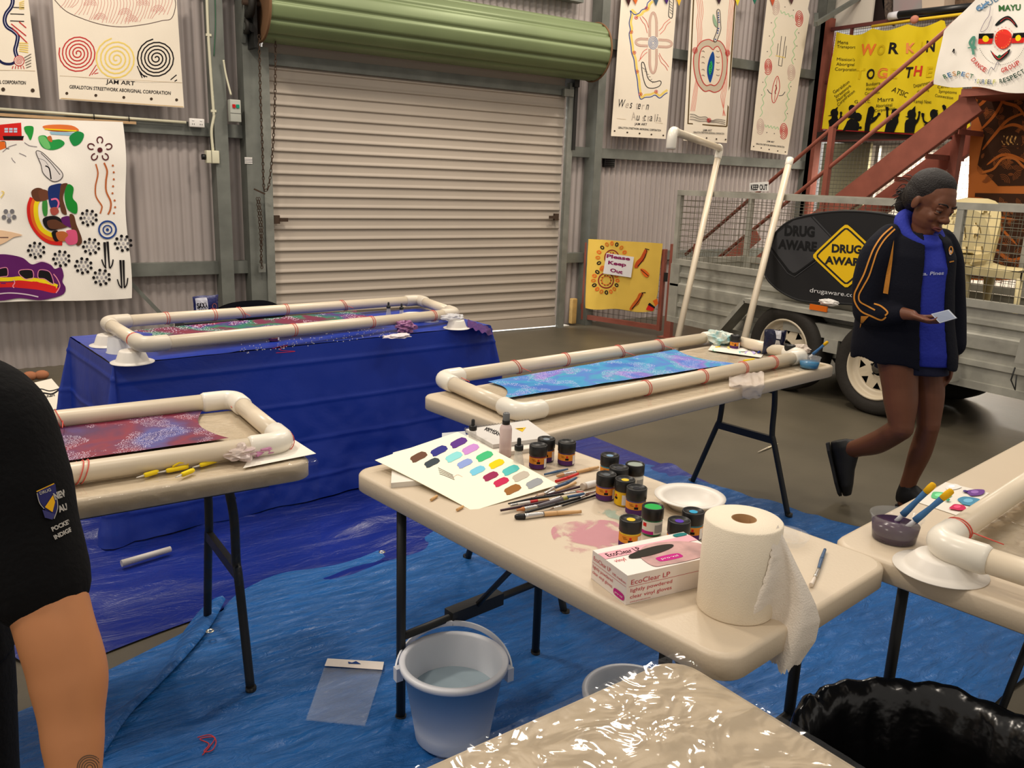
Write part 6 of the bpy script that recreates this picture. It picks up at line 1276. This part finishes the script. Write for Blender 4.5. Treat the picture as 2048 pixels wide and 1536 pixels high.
for x in(-.2,.2): b=MB(); b.tube([(x,.05,.43),(x,.02,zt_-.25)],.012,blackm,8); b.build('back_support',t)
t.location=(q.x,q.y,0); t.rotation_euler=(0,0,math.radians(8))
navy=mat('navy foil packet',(30,36,92),.35,bump=(40,.4))
def packet(c,w_,h_,d_,label,rz,txt,name='salt_packet',m=None,lean=0,grp=None):
    m=m or navy; t=thing(name,c,label,'salt packet',grp); b=MB(); M=Matrix.Rotation(rz,3,'Z')
    def sf(sg): return lambda u,v:c+M@Vector(((u-.5)*w_*(1-.06*math.sin(v*PI)),sg*d_/2*math.sin(PI*min(1,max(.0,v)))**.5*(math.sin(PI*u)**.4 if 0<u<1 else 0)+lean*v*h_+.003*noise.noise(Vector((u*6,v*6,sg))),v*h_+.003*math.sin(u*6)))
    b.grid(sf(-1),14,14,m); b.grid(sf(1),14,14,m,flip=True); b.build('pouch',t)
    b=MB(); P=Paint(b,lambda x,y:sf(-1)(x,y)-(M@Vector((0,.0015,0))),M@Vector((0,-1,0)),.0005,.2)
    return t,b,P
c=Vector((A1.x,A1.y,A1.z-.08)); t,b,P=packet(c,.17,.135,.05,'navy and white salt packet standing behind the draped table',math.radians(20),'SAXA')
P.fill([(.03,.05),(.46,.05),(.48,.92),(.05,.92)],pm(206,206,216)); P.k+=1; P.text('SAXA',.07,.50,.45,.50,.22,ink,.04,up=(0,1)); P.text('S A L T',.12,.38,.4,.38,.08,ink,.02,up=(0,1)); P.ring(.74,.55,.09,.03,pm(150,90,90),ry=.12); b.build('front_print',t)
b=MB(); b.box(c+Vector((0,0,-.5*(c.z))),(.3,.25,c.z),mat('low dark stool',(40,38,40),.7)); b.build('stool',label='low dark stool behind the draped table that carries the salt packet',cat='stool')
# long table right end
darkbag=mat('dark navy shiny bag',(18,20,48),.2,bump=(30,.6)); c=at(1546,709,TZ+.004); t,b,P=packet(c,.115,.125,.06,'dark navy salt bag with pale label standing on the long table',math.radians(-30),'',name='salt_bag',m=darkbag)
P.fill([(.38,.30),(.72,.30),(.62,.62),(.45,.62)],pm(190,184,180)); P.fill([(.46,.68),(.66,.68),(.72,.98),(.42,.98)],pm(200,200,206)); P.k+=1; P.fill([(.45,.36),(.66,.36),(.62,.48),(.47,.48)],pm(90,92,110)); b.build('label_sticker',t)
crumple(at(1436,690,TZ+.004),(.05,.06,.035),mat('stained tissue',(222,222,208),.9,var=(22,.9,(70,170,180))),21,'crumpled white tissue stained turquoise inside the frame','tissue','tissue',amp=.55)
b=MB(); P=Paint(b,lambda x,y:at(x,y,TZ+.006+.004*math.sin(x*.2)),(0,0,1),.0005,8); P.sheet([(1416,700),(1425,688),(1535,697),(1522,715)],14,3,pap,.0008)
for x,y,c in((1436,700,(120,200,170)),(1470,705,(100,190,190)),(1465,695,(232,220,130)),(1500,706,(180,170,214)),(1485,700,(232,226,216))): P.k+=.5; P.blob([(x+11*math.cos(a),y+4*math.sin(a)) for a in [2*PI*i/8 for i in range(8)]],pm(*c),3,False)
b.build('test_strip',label='paper strip with test blots of green, yellow and violet inside the frame',cat='paper')
b=MB(); b.tube([at(1488,722,TZ+.012),at(1508,719,TZ+.012)],.0065,yp,10); b.build('pen_cap',label='yellow pen cap on the long table beside the test strip',cat='pen cap')
b=MB(); b.tube([at(1431,695,TZ+.009),at(1440,694,TZ+.009)],.005,yp,8); b.tube([at(1440,694,TZ+.008),at(1475,697,TZ+.007)],.0022,blackm,6); b.build('fine_brush',label='thin dark tool with yellow end lying by the silk edge',cat='tool')
b=MB(); b.tube([at(1516,705,TZ+.010),at(1538,692,TZ+.022)],.0045,pm(40,60,150),8); b.build('blue_marker',label='blue marker leaning against the dark salt bag',cat='marker')
gl2=mat('frosted thin plastic',(226,212,200),.35,alpha=.55)
b=MB()
def glf(u,v):
    x=1458+70*u; y=738+52*v+4*math.sin(u*7); zz=TZ+.03-.01*v; p=at(1458+70*u,745+26*min(v,.55)/.55,TZ+.02-.01*v)
    if v>.55: q=(v-.55)/.45; p=p+Vector((0,0,-.055*q*(1 if .35<u<.95 else .25)))-Vector((0,.004,0))
    return p+Vector((0,0,.012*noise.noise(Vector((u*6,v*6,1)))))
b.grid(glf,26,22,gl2); b.build('plastic_glove',label='frosted plastic glove draped over the near edge of the long table',cat='glove')
crumple(at(1600,706,TZ+.006),(.05,.04,.02),gl2,33,'crumpled clear film beside the blue dye tub','plastic','crumpled_plastic',amp=.5)
b=MB(); b.tube([at(968,792,TZ+.010),at(973,783,TZ+.010)],.004,mat('dark violet vial',(50,30,60),.4),8); b.build('small_vial',label='tiny dark vial near the left end of the long table',cat='vial')
# floor bits
b=MB(); P=Paint(b,lambda x,y:at(x,y,.030+.006*noise.noise(Vector((x*.03,y*.03,0)))),(0,0,1),.0006,20); filmb=filmmat('bag film',.02,14,.25)
P.sheet([(648,1335),(765,1340),(730,1450),(612,1438)],16,14,mat('bag plastic',(206,210,214),.12,alpha=.13,bump=(26,.9)),.004); P.k=3; P.fill([(655,1318),(768,1325),(765,1341),(649,1333)],mat('white header card',(222,212,202),.6)); P.k=5; P.fill([(696,1325),(704,1327),(712,1324),(722,1330),(697,1329)],pm(30,60,120)); b.build('plastic_bag',label='empty clear plastic bag with white header card lying on the tarpaulin',cat='plastic bag')
b=MB(); b.tube([at(243,1127,.03),at(341,1098,.03)],[.014,.012],mat('frosted white tube',(196,190,184),.45),14); b.build('plastic_tube',label='frosted white tube lying on the dark blue sheet under the left table',cat='tube')
b=MB(); b.tube(cr([at(x,y,.035) for x,y in((395,1475),(420,1470),(432,1482),(425,1500),(408,1503),(418,1488),(400,1478),(430,1476),(405,1510))],8),.0016,pm(190,60,60),5); b.build('rubber_loop',label='tangled red rubber loop on the tarpaulin at the bottom left',cat='rubber band')
# sign board at left wall and clay pieces
q0=at(80,845,.0); bb=MB(); pl=[hitp(x,y,at(60,850,0),Vector((-.12,-.75,.9))) for x,y in((40,772),(103,757),(140,800),(150,860),(30,860))]
nB=Vector((-.12,-.75,.9)).normalized(); Pn=Paint(bb,lambda x,y:hitp(x,y,at(60,850,0),nB),nB,.0006); bb.poly(pl,mat('white sign board',(226,218,200),.6),-nB*.01); Pn.k=2
Pn.curve([(60,785),(80,778),(100,782),(123,776)],2,ink); Pn.curve([(62,790),(84,786),(104,788),(120,778)],3,ink); Pn.text('Nathan',76,799,110,792,5,ink,.02,.2); Pn.line([(40,771),(62,768)],1.4,ink); Pn.text('Streetwork',86,826,134,818,5,ink,.03,.2); Pn.text('incorporated',90,834,136,826,4,ink,.03,.2)
bb.build('sign_board',label='white sign board with black script leaning at the foot of the left wall',cat='sign board')
for k,x in enumerate((60,84)):
    b=MB(); p=at(x,760-(x-60)*.1,.0); b.ball(p+Vector((0,.0,.03)),(.05,.03,.035),mat('terracotta',(170,110,76),.8),14); b.build('clay_piece',label=('left' if k==0 else 'right')+' of two rounded terracotta pieces at the foot of the left wall',cat='clay piece')
# ================================================================ people
def remesh(o,vox=.006,sm=6):
    m=o.modifiers.new('union','REMESH'); m.mode='VOXEL'; m.voxel_size=vox; m.use_smooth_shade=True
    if sm: s=o.modifiers.new('soft','SMOOTH'); s.factor=.5; s.iterations=sm
    return o
def limb(b,pts,rs,m,n=20,sub=5):
    P=cr(pts,sub); k=len(P)-1; R=[]
    for i in range(len(P)):
        x=i/sub; j=min(int(x),len(rs)-2); f=x-j; f=f*f*(3-2*f); R.append(rs[j]*(1-f)+rs[j+1]*f)
    b.tube(P,R,m,n); b.ball(P[0],R[0],m,14); b.ball(P[-1],R[-1],m,14)
def lens(b,a,c,wa,da,wc,dc,side,m,n=10,power=1.0):
    """elliptical loft from a to c; side = half-width direction"""
    a=Vector(a);c=Vector(c); t=(c-a).normalized(); s=(side-t*side.dot(t)).normalized(); d=t.cross(s)
    vs=[];K=28
    for i in range(n+1):
        f=i/n; p=a.lerp(c,f); w_=wa+(wc-wa)*f; dd=da+(dc-da)*f
        for j in range(K): an=2*PI*j/K; vs.append(p+s*w_*math.cos(an)+d*dd*math.sin(an))
    b.add(vs,[(i*K+j,(i+1)*K+j,(i+1)*K+(j+1)%K,i*K+(j+1)%K) for i in range(n) for j in range(K)]+[list(reversed(range(K))),[n*K+j for j in range(K)]],m)
def loft(b,st,m,K=28):
    """stations (centre, half-width vec, half-depth vec)"""
    vs=[]
    for c,s,d in st:
        for j in range(K):
            an=2*PI*j/K; vs.append(Vector(c)+s*math.cos(an)+d*math.sin(an))
    n=len(st)-1; b.add(vs,[(i*K+j,(i+1)*K+j,(i+1)*K+(j+1)%K,i*K+(j+1)%K) for i in range(n) for j in range(K)]+[list(reversed(range(K))),[n*K+j for j in range(K)]],m)
def head(body,c,f,u,skin,s=1.0):
    f=f.normalized(); u=(u-f*u.dot(f)).normalized(); r=f.cross(u); M=Matrix((r,f,u)).transposed()
    H=lambda x,y,z:c+M@Vector((x*s,y*s,z*s)); B_=lambda p,rr,n=16:body.ball(H(*p),tuple(k*s for k in rr),skin,n,M)
    B_((0,-.012,.035),(.074,.094,.082),22); B_((0,.022,-.035),(.060,.064,.078),20); B_((0,.045,-.088),(.030,.032,.026)); B_((0,.058,.02),(.056,.03,.05))
    B_((0,.088,-.005),(.011,.014,.03)); B_((0,.100,-.028),(.019,.017,.015)); B_((.014,.090,-.032),(.011,.012,.009)); B_((-.014,.090,-.032),(.011,.012,.009))
    B_((0,.080,-.060),(.028,.014,.007)); B_((0,.079,-.070),(.024,.014,.008)); B_((.034,.062,-.03),(.02,.02,.022)); B_((-.034,.062,-.03),(.02,.02,.022))
    B_((.03,.079,.022),(.022,.010,.007)); B_((-.03,.079,.022),(.022,.010,.007))
    for x in(-1,1): B_((x*.076,-.008,-.005),(.008,.018,.028))
    return H,M
def face(par,H,M,s,lip,lidm,brow):
    for x in(-1,1):
        b=MB(); b.ball(H(x*.030,.072,.002),.0135*s,mat('eye white',(130,114,102),.2),14); b.ball(H(x*.031,.0815,-.002),.0058*s,mat('iris',(24,14,10),.1),10); b.build('eye',par)
        b=MB(); b.ball(H(x*.030,.0738,.0055),(.0175*s,.0138*s,.0102*s),lidm,14,M); b.ball(H(x*.030,.0715,-.011),(.0165*s,.0125*s,.006*s),lidm,14,M); b.build('eyelid',par)
        b=MB(); b.tube(cr([H(x*.012,.090,.022),H(x*.03,.0905,.030),H(x*.050,.072,.024)],5),[.0028*s]*11,brow,6); b.build('eyebrow',par)
    b=MB(); b.tube(cr([H(-.024,.083,-.0655),H(-.010,.0945,-.062),H(0,.095,-.0635),H(.010,.0945,-.062),H(.024,.083,-.0655)],4),[.002]+[.0045*s]*15+[.002],lip,8); b.tube(cr([H(-.022,.083,-.067),H(0,.0945,-.0735),H(.022,.083,-.067)],6),[.002]+[.005*s]*11+[.002],lip,8); b.build('lips',par)
def hand(b,wr,d,n,skin,s=1.0,curl=.5,side=1,spread=.12):
    """wrist, pointing direction d, palm normal n (palm side)"""
    d=d.normalized(); n=(n-d*n.dot(d)).normalized(); t=d.cross(n)*side
    P=lambda a,q,k:wr+(d*a+t*q+n*k)*s
    loft(b,[(P(0,0,0),t*.026*s,n*.019*s),(P(.03,.002,0),t*.036*s,n*.016*s),(P(.07,.0,0),t*.042*s,n*.014*s),(P(.092,-.002,.0),t*.039*s,n*.011*s)],skin,18)
    for q,L,r in((.030,.070,.0085),(.010,.078,.0088),(-.010,.073,.0085),(-.029,.058,.0075)):
        c1,c2,c3=curl*.6,curl*1.5,curl*2.2; p0=P(.082,q,0); D=lambda a:(d*math.cos(a)+n*math.sin(a)+t*q*spread*8)
        p1=p0+D(c1).normalized()*L*.48*s;p2=p1+D(c2).normalized()*L*.30*s;p3=p2+D(c3).normalized()*L*.24*s
        limb(b,[p0,p1,p2,p3],[r*s*1.1,r*s,r*s*.92,r*s*.8],skin,10,3)
    p0=P(.02,.03,.004);p1=P(.048,.055,.018);p2=P(.074,.058,.03); p3=P(.092,.05,.036); limb(b,[p0,p1,p2,p3],[.014*s,.0115*s,.0095*s,.008*s],skin,10,3)
_dg=[None]
def onsurf(o):
    dg=bpy.context.evaluated_depsgraph_get(); dg.update(); ev=o.evaluated_get(dg); me=ev.to_mesh(); 
    from mathutils.bvhtree import BVHTree
    mw=Matrix.Translation(wl(o)); bv=BVHTree.FromPolygons([mw@v.co for v in me.vertices],[list(p.vertices) for p in me.polygons]); ev.to_mesh_clear(); last=[None]
    def f(px,py):
        d=(FW+R_*((px-1024)/F)-U_*((py-768)/F)).normalized(); h=bv.ray_cast(CAM,d)
        if h[0] is None:
            q=last[0] or CAM+d; return CAM+d*((q-CAM).length)
        last[0]=h[0]; return h[0]
    return f
# ---------------- walking girl
PG=at(1797,1030); V=Vector((PG.x-CAM.x,PG.y-CAM.y,0)).normalized(); RT=Vector((V.y,-V.x,0)); Z1=Vector((0,0,1))
J=lambda x,y,o=0:atv(x,y,PG+V*o)
girl=thing('person',(PG.x,PG.y,0),'person walking right in navy jacket with gold stripes, looking down at a phone','person')
sk=mat('deep brown skin',(112,68,46),.45,0,.4,var=(9,.15)); navyj=mat('navy jacket',(9,11,24),.85,0,.25,bump=(120,.2)); roy=mat('royal blue hoodie',(30,44,150),.85,bump=(90,.3)); gold=mat('gold stripe',(200,130,40),.7)
b=MB()
limb(b,[J(1795,712,-.05),J(1801,790,-.07),J(1803,856,-.10)],[.094,.078,.055],sk); limb(b,[J(1803,856,-.10),J(1756,884,-.02),J(1712,897,.03),J(1684,905,.06)],[.056,.056,.044,.034],sk)
limb(b,[J(1848,712,.07),J(1857,780,.07),J(1857,852,.04)],[.088,.072,.052],sk); limb(b,[J(1857,852,.04),J(1842,900,.07),J(1819,960,.10),J(1808,992,.11)],[.050,.052,.038,.032],sk)
b.ball(J(1820,700,0),(.13,.11,.12),sk,18)
limb(b,[J(1808,1004,.11),J(1822,1022,.10),J(1845,1030,.06)],[.032,.030,.024],sk); limb(b,[J(1684,905,.06),J(1679,925,.06),J(1686,965,.03)],[.034,.032,.024],sk)
# torso core, neck
loft(b,[(J(1820,700),RT*.12,V*.09),(J(1824,620),RT*.11,V*.085),(J(1834,520),RT*.13,V*.09),(J(1840,485),RT*.09,V*.07)],sk)
limb(b,[J(1838,490,.0),J(1846,450,-.01)],[.052,.05],sk)
hc=J(1861,408,-.01); fdir=(RT*.72-V*.60-Z1*.36); updir=(Z1+RT*.30-V*.1)
H,M=head(b,hc,fdir,updir,sk,1.14)
# arms
limb(b,[J(1762,500,-.09),J(1736,560,-.12),J(1730,622,-.13)],[.05,.043,.038],sk); limb(b,[J(1730,622,-.13),J(1780,624,-.19),J(1824,630,-.23)],[.038,.034,.024],sk)
hd=(J(1868,645,-.27)-J(1824,630,-.23)).normalized(); hand(b,J(1824,631,-.23),hd,(Z1*1.0+V*.25),sk,.95,.55,-1)
limb(b,[J(1893,500,.12),J(1906,600,.14),J(1905,722,.10)],[.048,.040,.026],sk); hand(b,J(1904,722,.10),(J(1890,790,.08)-J(1904,722,.10)),(-RT-V*.2),sk,.95,.45,1)
remesh(b.build('body',girl),.0052,4)
face(girl,H,M,1.14,mat('dark lips',(112,58,50),.4),sk,mat('dark brows',(22,14,12),.8))
# hair
hairm=mat('black brown hair',(24,17,15),.55,0,.4,bump=(160,.6))
b=MB(); HB=lambda p,r,n=20:b.ball(H(*p),tuple(k*1.14 for k in r),hairm,n,M)
HB((0,-.030,.050),(.084,.094,.083)); HB((0,-.070,.015),(.066,.062,.078)); HB((0,-.018,.076),(.070,.080,.055)); HB((0,-.115,-.015),(.034,.034,.034)); HB((.0,-.125,-.04),(.024,.03,.05)); 
for x in(-1,1): HB((x*.060,-.038,.02),(.024,.045,.05))
ho=remesh(b.build('hair',girl),.006,5)
b=MB(); rs=random.Random(2)
for i in range(46):
    a=rs.uniform(-1,1); s0=H(a*.03,-.11+rs.uniform(-.02,.02),-.0+rs.uniform(-.04,.05)); d=(M@Vector((a*.3,-1,rs.uniform(-.8,.3)))).normalized(); L=rs.uniform(.03,.075)
    b.tube(cr([s0,s0+d*L*.5+Z1*.005,s0+d*L-Z1*.012],4),[.0022]*8+[.0006],hairm,4)
b.build('loose_strands',girl)
# hoodie
b=MB(); loft(b,[(J(1832,724,-.0),RT*.165,V*.125),(J(1830,700,-.01),RT*.17,V*.13),(J(1832,600,-.02),RT*.145,V*.12),(J(1838,530,-.01),RT*.15,V*.115),(J(1842,488,.0),RT*.105,V*.09),(J(1843,468,.0),RT*.075,V*.072)],roy)
rg=[];rr_=[]
for a in range(28):
    an=2*PI*a/28; fr=.62*math.cos(an)-.8*math.sin(an); rg.append(J(1838,472,0)+RT*(.080+.015*max(0,fr))*math.cos(an)+V*(.073+.015*max(0,fr))*math.sin(an)+Z1*(.022-.062*fr)); rr_.append(.031-.009*fr)
b.tube(rg,rr_,roy,14,closed=True)
b.ball(J(1806,474,.05),(.075,.07,.052),roy); b.ball(J(1815,458,.04),(.05,.06,.05),roy)
remesh(b.build('hoodie',girl),.007,6)
# jacket: open-front shell and sleeves
b=MB()
sts=[((1806,724),.235,.150,-.005),((1806,700),.235,.155,-.005),((1808,640),.215,.152,-.01),((1814,570),.200,.150,-.01),((1822,510),.190,.140,0),((1828,478),.155,.115,.01),((1834,462),.10,.085,.02)]
K=64; a0=-.62; vs=[]   # opening centred on the front, which faces right and towards the camera
fa=math.atan2(-.80,.62)
def jst(i,th,inner=0):
    (px,py),w_,d_,o=sts[i]; p=J(px,py,o); return p+RT*(w_-inner)*math.cos(th)+V*(d_-inner)*math.sin(th)+Z1*.01*math.sin(th*2)
span=2*PI-.62
for inner in(0,.012):
    for i in range(len(sts)):
        for j in range(K+1):
            th=fa+.31+span*j/K; q=jst(i,th,inner)
            if i<2: q=q+Z1*.008*math.sin(th*7)
            vs.append(q)
n=len(sts);fs=[]
for L in(0,1):
    o=L*n*(K+1)
    for i in range(n-1):
        for j in range(K):
            f_=(o+i*(K+1)+j,o+i*(K+1)+j+1,o+(i+1)*(K+1)+j+1,o+(i+1)*(K+1)+j); fs.append(f_ if L==0 else f_[::-1])
o=n*(K+1)
for i in range(n-1):
    for j in(0,K): fs.append((i*(K+1)+j,(i+1)*(K+1)+j,o+(i+1)*(K+1)+j,o+i*(K+1)+j))
for j in range(K):
    for i in(0,n-1): fs.append((i*(K+1)+j,i*(K+1)+j+1,o+i*(K+1)+j+1,o+i*(K+1)+j))
b.add(vs,fs,navyj)
limb(b,[J(1782,478,-.03),J(1757,510,-.09),J(1738,560,-.12),J(1734,618,-.13)],[.072,.080,.072,.064],navyj); limb(b,[J(1734,622,-.13),J(1762,628,-.16),J(1795,628,-.20)],[.064,.058,.044],navyj)
limb(b,[J(1880,485,.09),J(1896,520,.11),J(1905,610,.13),J(1907,690,.11)],[.068,.066,.058,.056],navyj)
for x,y,o_,rx in((1815,463,.05,.05),(1790,470,.0,.05)): b.ball(J(x,y,o_),(rx,.05,.03),navyj)
jk=remesh(b.build('jacket',girl),.0065,5)
# skirt-like shorts
b=MB(); loft(b,[(J(1822,742,0),RT*.165,V*.115),(J(1822,700,0),RT*.15,V*.11)],mat('navy shorts',(14,18,44),.85)); remesh(b.build('shorts',girl),.008,3)
# stripes and badges painted on the jacket surface
js=onsurf(jk); b=MB(); P=Paint(b,js,-V,.0012,6)
P.curve([(1785,453),(1764,472),(1748,496),(1738,520),(1728,548),(1716,572),(1709,588),(1710,604),(1722,622),(1742,632),(1762,640),(1772,634)],3.2,gold); P.curve([(1790,458),(1770,478),(1755,502),(1746,528),(1738,552),(1726,574),(1718,590),(1720,603),(1735,612),(1750,620)],3.0,gold)
P.curve([(1748,607),(1762,612),(1775,624),(1770,631)],3.2,gold); P.fill([(1788,480),(1785,520),(1780,560),(1776,588),(1766,586),(1773,545),(1781,510)],gold); P.fill([(1722,632),(1738,632),(1722,650),(1720,656)],gold)
P.k+=1; P.ring(1902,500,3.5,2.2,gold,ry=7); P.dot(1901,505,3,mat('badge pale',(190,170,160),.7),ry=5); P.line([(1899,524),(1908,522)],2.2,gold); b.build('jacket_print',girl)
hs=onsurf([o for o in kids(girl) if o.name.startswith('hoodie')][0]); b=MB(); P=Paint(b,hs,-V,.0015,6); P.text('Sta. Pines',1836,551,1888,549,7,mat('pale print',(176,182,214),.7),.02,.2); b.build('chest_print',girl)
# shoes
def shoe(par,heel,toe,up_,w_=.042,lab=None):
    b=MB(); d=(toe-heel).normalized(); u=(up_-d*up_.dot(d)).normalized(); s=d.cross(u); L=(toe-heel).length; m=mat('black trainer',(16,15,16),.6)
    P=lambda a,h:heel+d*a*L+u*h
    s=s*(w_/.042)
    loft(b,[(P(-.05,.05),s*.030,u*.042),(P(.08,.06),s*.040,u*.058),(P(.3,.062),s*.042,u*.062),(P(.55,.045),s*.046,u*.045),(P(.8,.034),s*.046,u*.034),(P(1.0,.026),s*.028,u*.020)],m,24)
    lens(b,P(.1,.06),P(.14,.115),.040,.044,.038,.042,s,m,4)
    remesh(b.build('shoe',par),.005,4); b=MB(); b.poly([P(a,-.0)+s*y for a,y in((-.04,-.02),(-.04,.02),(.1,.034),(.4,.034),(.7,.044),(.92,.032),(1,.0),(.92,-.032),(.7,-.044),(.4,-.034),(.1,-.034))],mat('dark sole',(30,30,32),.8),u*-.014); b.build('sole',par)
hp=J(1796,1025,.12); hp.z=.016; tp=hp+(RT*.86-V*.5)*.24; shoe(girl,hp,tp,Z1)
h2=J(1659,889,.055); t2=J(1684,992,.02); shoe(girl,h2,t2,(RT+Z1*.15),w_=.05)
# phone: a thing of its own, held in the hand
b=MB(); ph=[J(1862,628,-.285),J(1897,619,-.31),J(1913,636,-.34),J(1879,646,-.315)]; nn=(ph[1]-ph[0]).cross(ph[3]-ph[0]).normalized(); t=thing('mobile_phone',sum(ph,Vector())/4,'white and silver mobile phone held in the walking person\'s hand','phone')
b.poly(ph,mat('silver phone',(196,204,216),.25,.2),nn*.008); b.build('phone_body',t); b=MB(); c_=sum(ph,Vector())/4; b.poly([c_+(q-c_)*.88+nn*(.0085 if nn.z>0 else -.0005) for q in ph],mat('phone screen',(150,160,180),.1)); b.build('screen',t)
# ---------------- person at the left edge
D0=1.10
def K_(x,y,dep): return CAM+(FW+R_*((x-1024)/F)-U_*((y-768)/F))*dep
hv=Vector((FW.x,FW.y,0)).normalized(); rv=Vector((hv.y,-hv.x,0))
sh=K_(-30,800,D0+.02); base=K_(-330,1000,D0+.03); man=thing('person',(base.x,base.y,0),'person cut by the left edge in black short-sleeved shirt with shield badge, forearm bare','person')
sk2=mat('tan skin',(190,128,84),.5,0,.4,var=(6,.1)); blk2=mat('black shirt',(10,10,12),.9,0,.2,bump=(120,.2))
cz=lambda z,dx=0,dy=0:Vector((base.x,base.y,0))+rv*dx+hv*dy+Z1*z
b=MB(); el=K_(112,1262,D0-.01); wr_=K_(152,1560,D0-.03)
limb(b,[K_(-30,850,D0),K_(36,1030,D0),K_(84,1165,D0),el,K_(137,1350,D0-.01),K_(145,1460,D0-.02),wr_],[.050,.048,.049,.0475,.0475,.038,.031],sk2,24)
hand(b,wr_,(K_(158,1700,D0-.05)-wr_),(-rv+hv*.2),sk2,1.0,.45,1)
loft(b,[(cz(.95),rv*.17,hv*.12),(cz(1.1),rv*.15,hv*.11),(cz(1.28),rv*.16,hv*.10),(cz(1.34),rv*.08,hv*.07)],sk2); limb(b,[cz(1.33),cz(1.44,0,.01)],[.06,.058],sk2)
H2,M2=head(b,cz(1.54,0,.02),hv-Z1*.25,Z1,sk2,1.0)
limb(b,[cz(1.27,-.19),cz(1.05,-.24),cz(.96,-.22,.12),cz(.88,-.18,.27)],[.058,.05,.045,.031],sk2); hand(b,cz(.88,-.18,.27),hv-Z1*.2,-Z1,sk2,1,.4,1)
for s_ in(-1,1): limb(b,[cz(.92,.09*s_),cz(.5,.10*s_),cz(.08,.10*s_)],[.09,.06,.04],sk2); limb(b,[cz(.06,.10*s_,-.02),cz(.04,.10*s_,.15)],[.04,.03],sk2)
remesh(b.build('body',man),.0052,4); face(man,H2,M2,1.0,mat('lips',(160,90,80),.4),sk2,MATS['dark brows'])
b=MB(); 
for p_,r_3 in(((0,-.030,.050),(.084,.094,.083)),((0,-.06,.0),(.07,.06,.07)),((0,-.005,.075),(.07,.08,.055))): b.ball(H2(*p_),r_3,hairm,20,M2)
remesh(b.build('hair',man),.006,5)
b=MB(); loft(b,[(cz(.86),rv*.205,hv*.15),(cz(.95),rv*.20,hv*.145),(cz(1.12),rv*.19,hv*.135),(cz(1.24),rv*.205,hv*.125),(cz(1.315),rv*.13,hv*.09),(cz(1.345),rv*.075,hv*.07)],blk2)
limb(b,[K_(-90,815,D0+.01),K_(-30,850,D0),K_(14,960,D0),K_(50,1080,D0),K_(78,1165,D0)],[.078,.080,.076,.068,.064],blk2,28)
limb(b,[cz(1.27,-.15),cz(1.22,-.2),cz(1.08,-.24)],[.08,.075,.066],blk2,24)
so=remesh(b.build('shirt',man),.006,5)
b=MB(); loft(b,[(cz(.90),rv*.19,hv*.14),(cz(.80),rv*.19,hv*.14)],blk2)
for s_ in(-1,1): limb(b,[cz(.86,.09*s_),cz(.5,.10*s_),cz(.09,.10*s_)],[.11,.085,.07],blk2)
remesh(b.build('trousers',man),.009,4)
ss=onsurf(so); b=MB(); P=Paint(b,ss,-hv,.0014,10); navb=pm(44,44,96); gb=pm(226,170,30); gr=pm(170,166,160)
P.fill([(78,981),(114,965),(118,990),(120,1010),(113,1032),(98,1030),(92,1012),(82,1000)],navb); P.line([(78,980),(113,964)],2,gb,lift=True); P.curve([(79,983),(84,1002),(93,1014)],1.5,gr); P.curve([(118,990),(120,1012),(113,1034)],1.5,gr); P.text('DRUG',86,986,108,978,6,gr,.02); P.fill([(96,1010),(112,986),(116,1000),(111,1020)],gb); P.fill([(92,1014),(118,1024),(112,1034),(97,1030)],pm(60,60,110))
P.text('NEW',118,994,145,984,13,gr,.05); P.text('AUS',126,1019,150,1010,12,gr,.05); P.text('POCKETS',113,1057,156,1037,8.5,gr,.04); P.text('INDIGEN',118,1073,160,1052,8.5,gr,.04)
b.build('sleeve_badge',man,label='woven shield badge with pale lettering')
bs=onsurf([o for o in kids(man) if o.name.startswith('body')][0]); b=MB(); P=Paint(b,bs,-hv,.0003,10); tm=mat('tattoo ink',(96,74,56),.6)
for r in(6,11,16,21,25): P.ring(180,1535,r,2.4,tm,n=24)
b.build('tattoo',man)
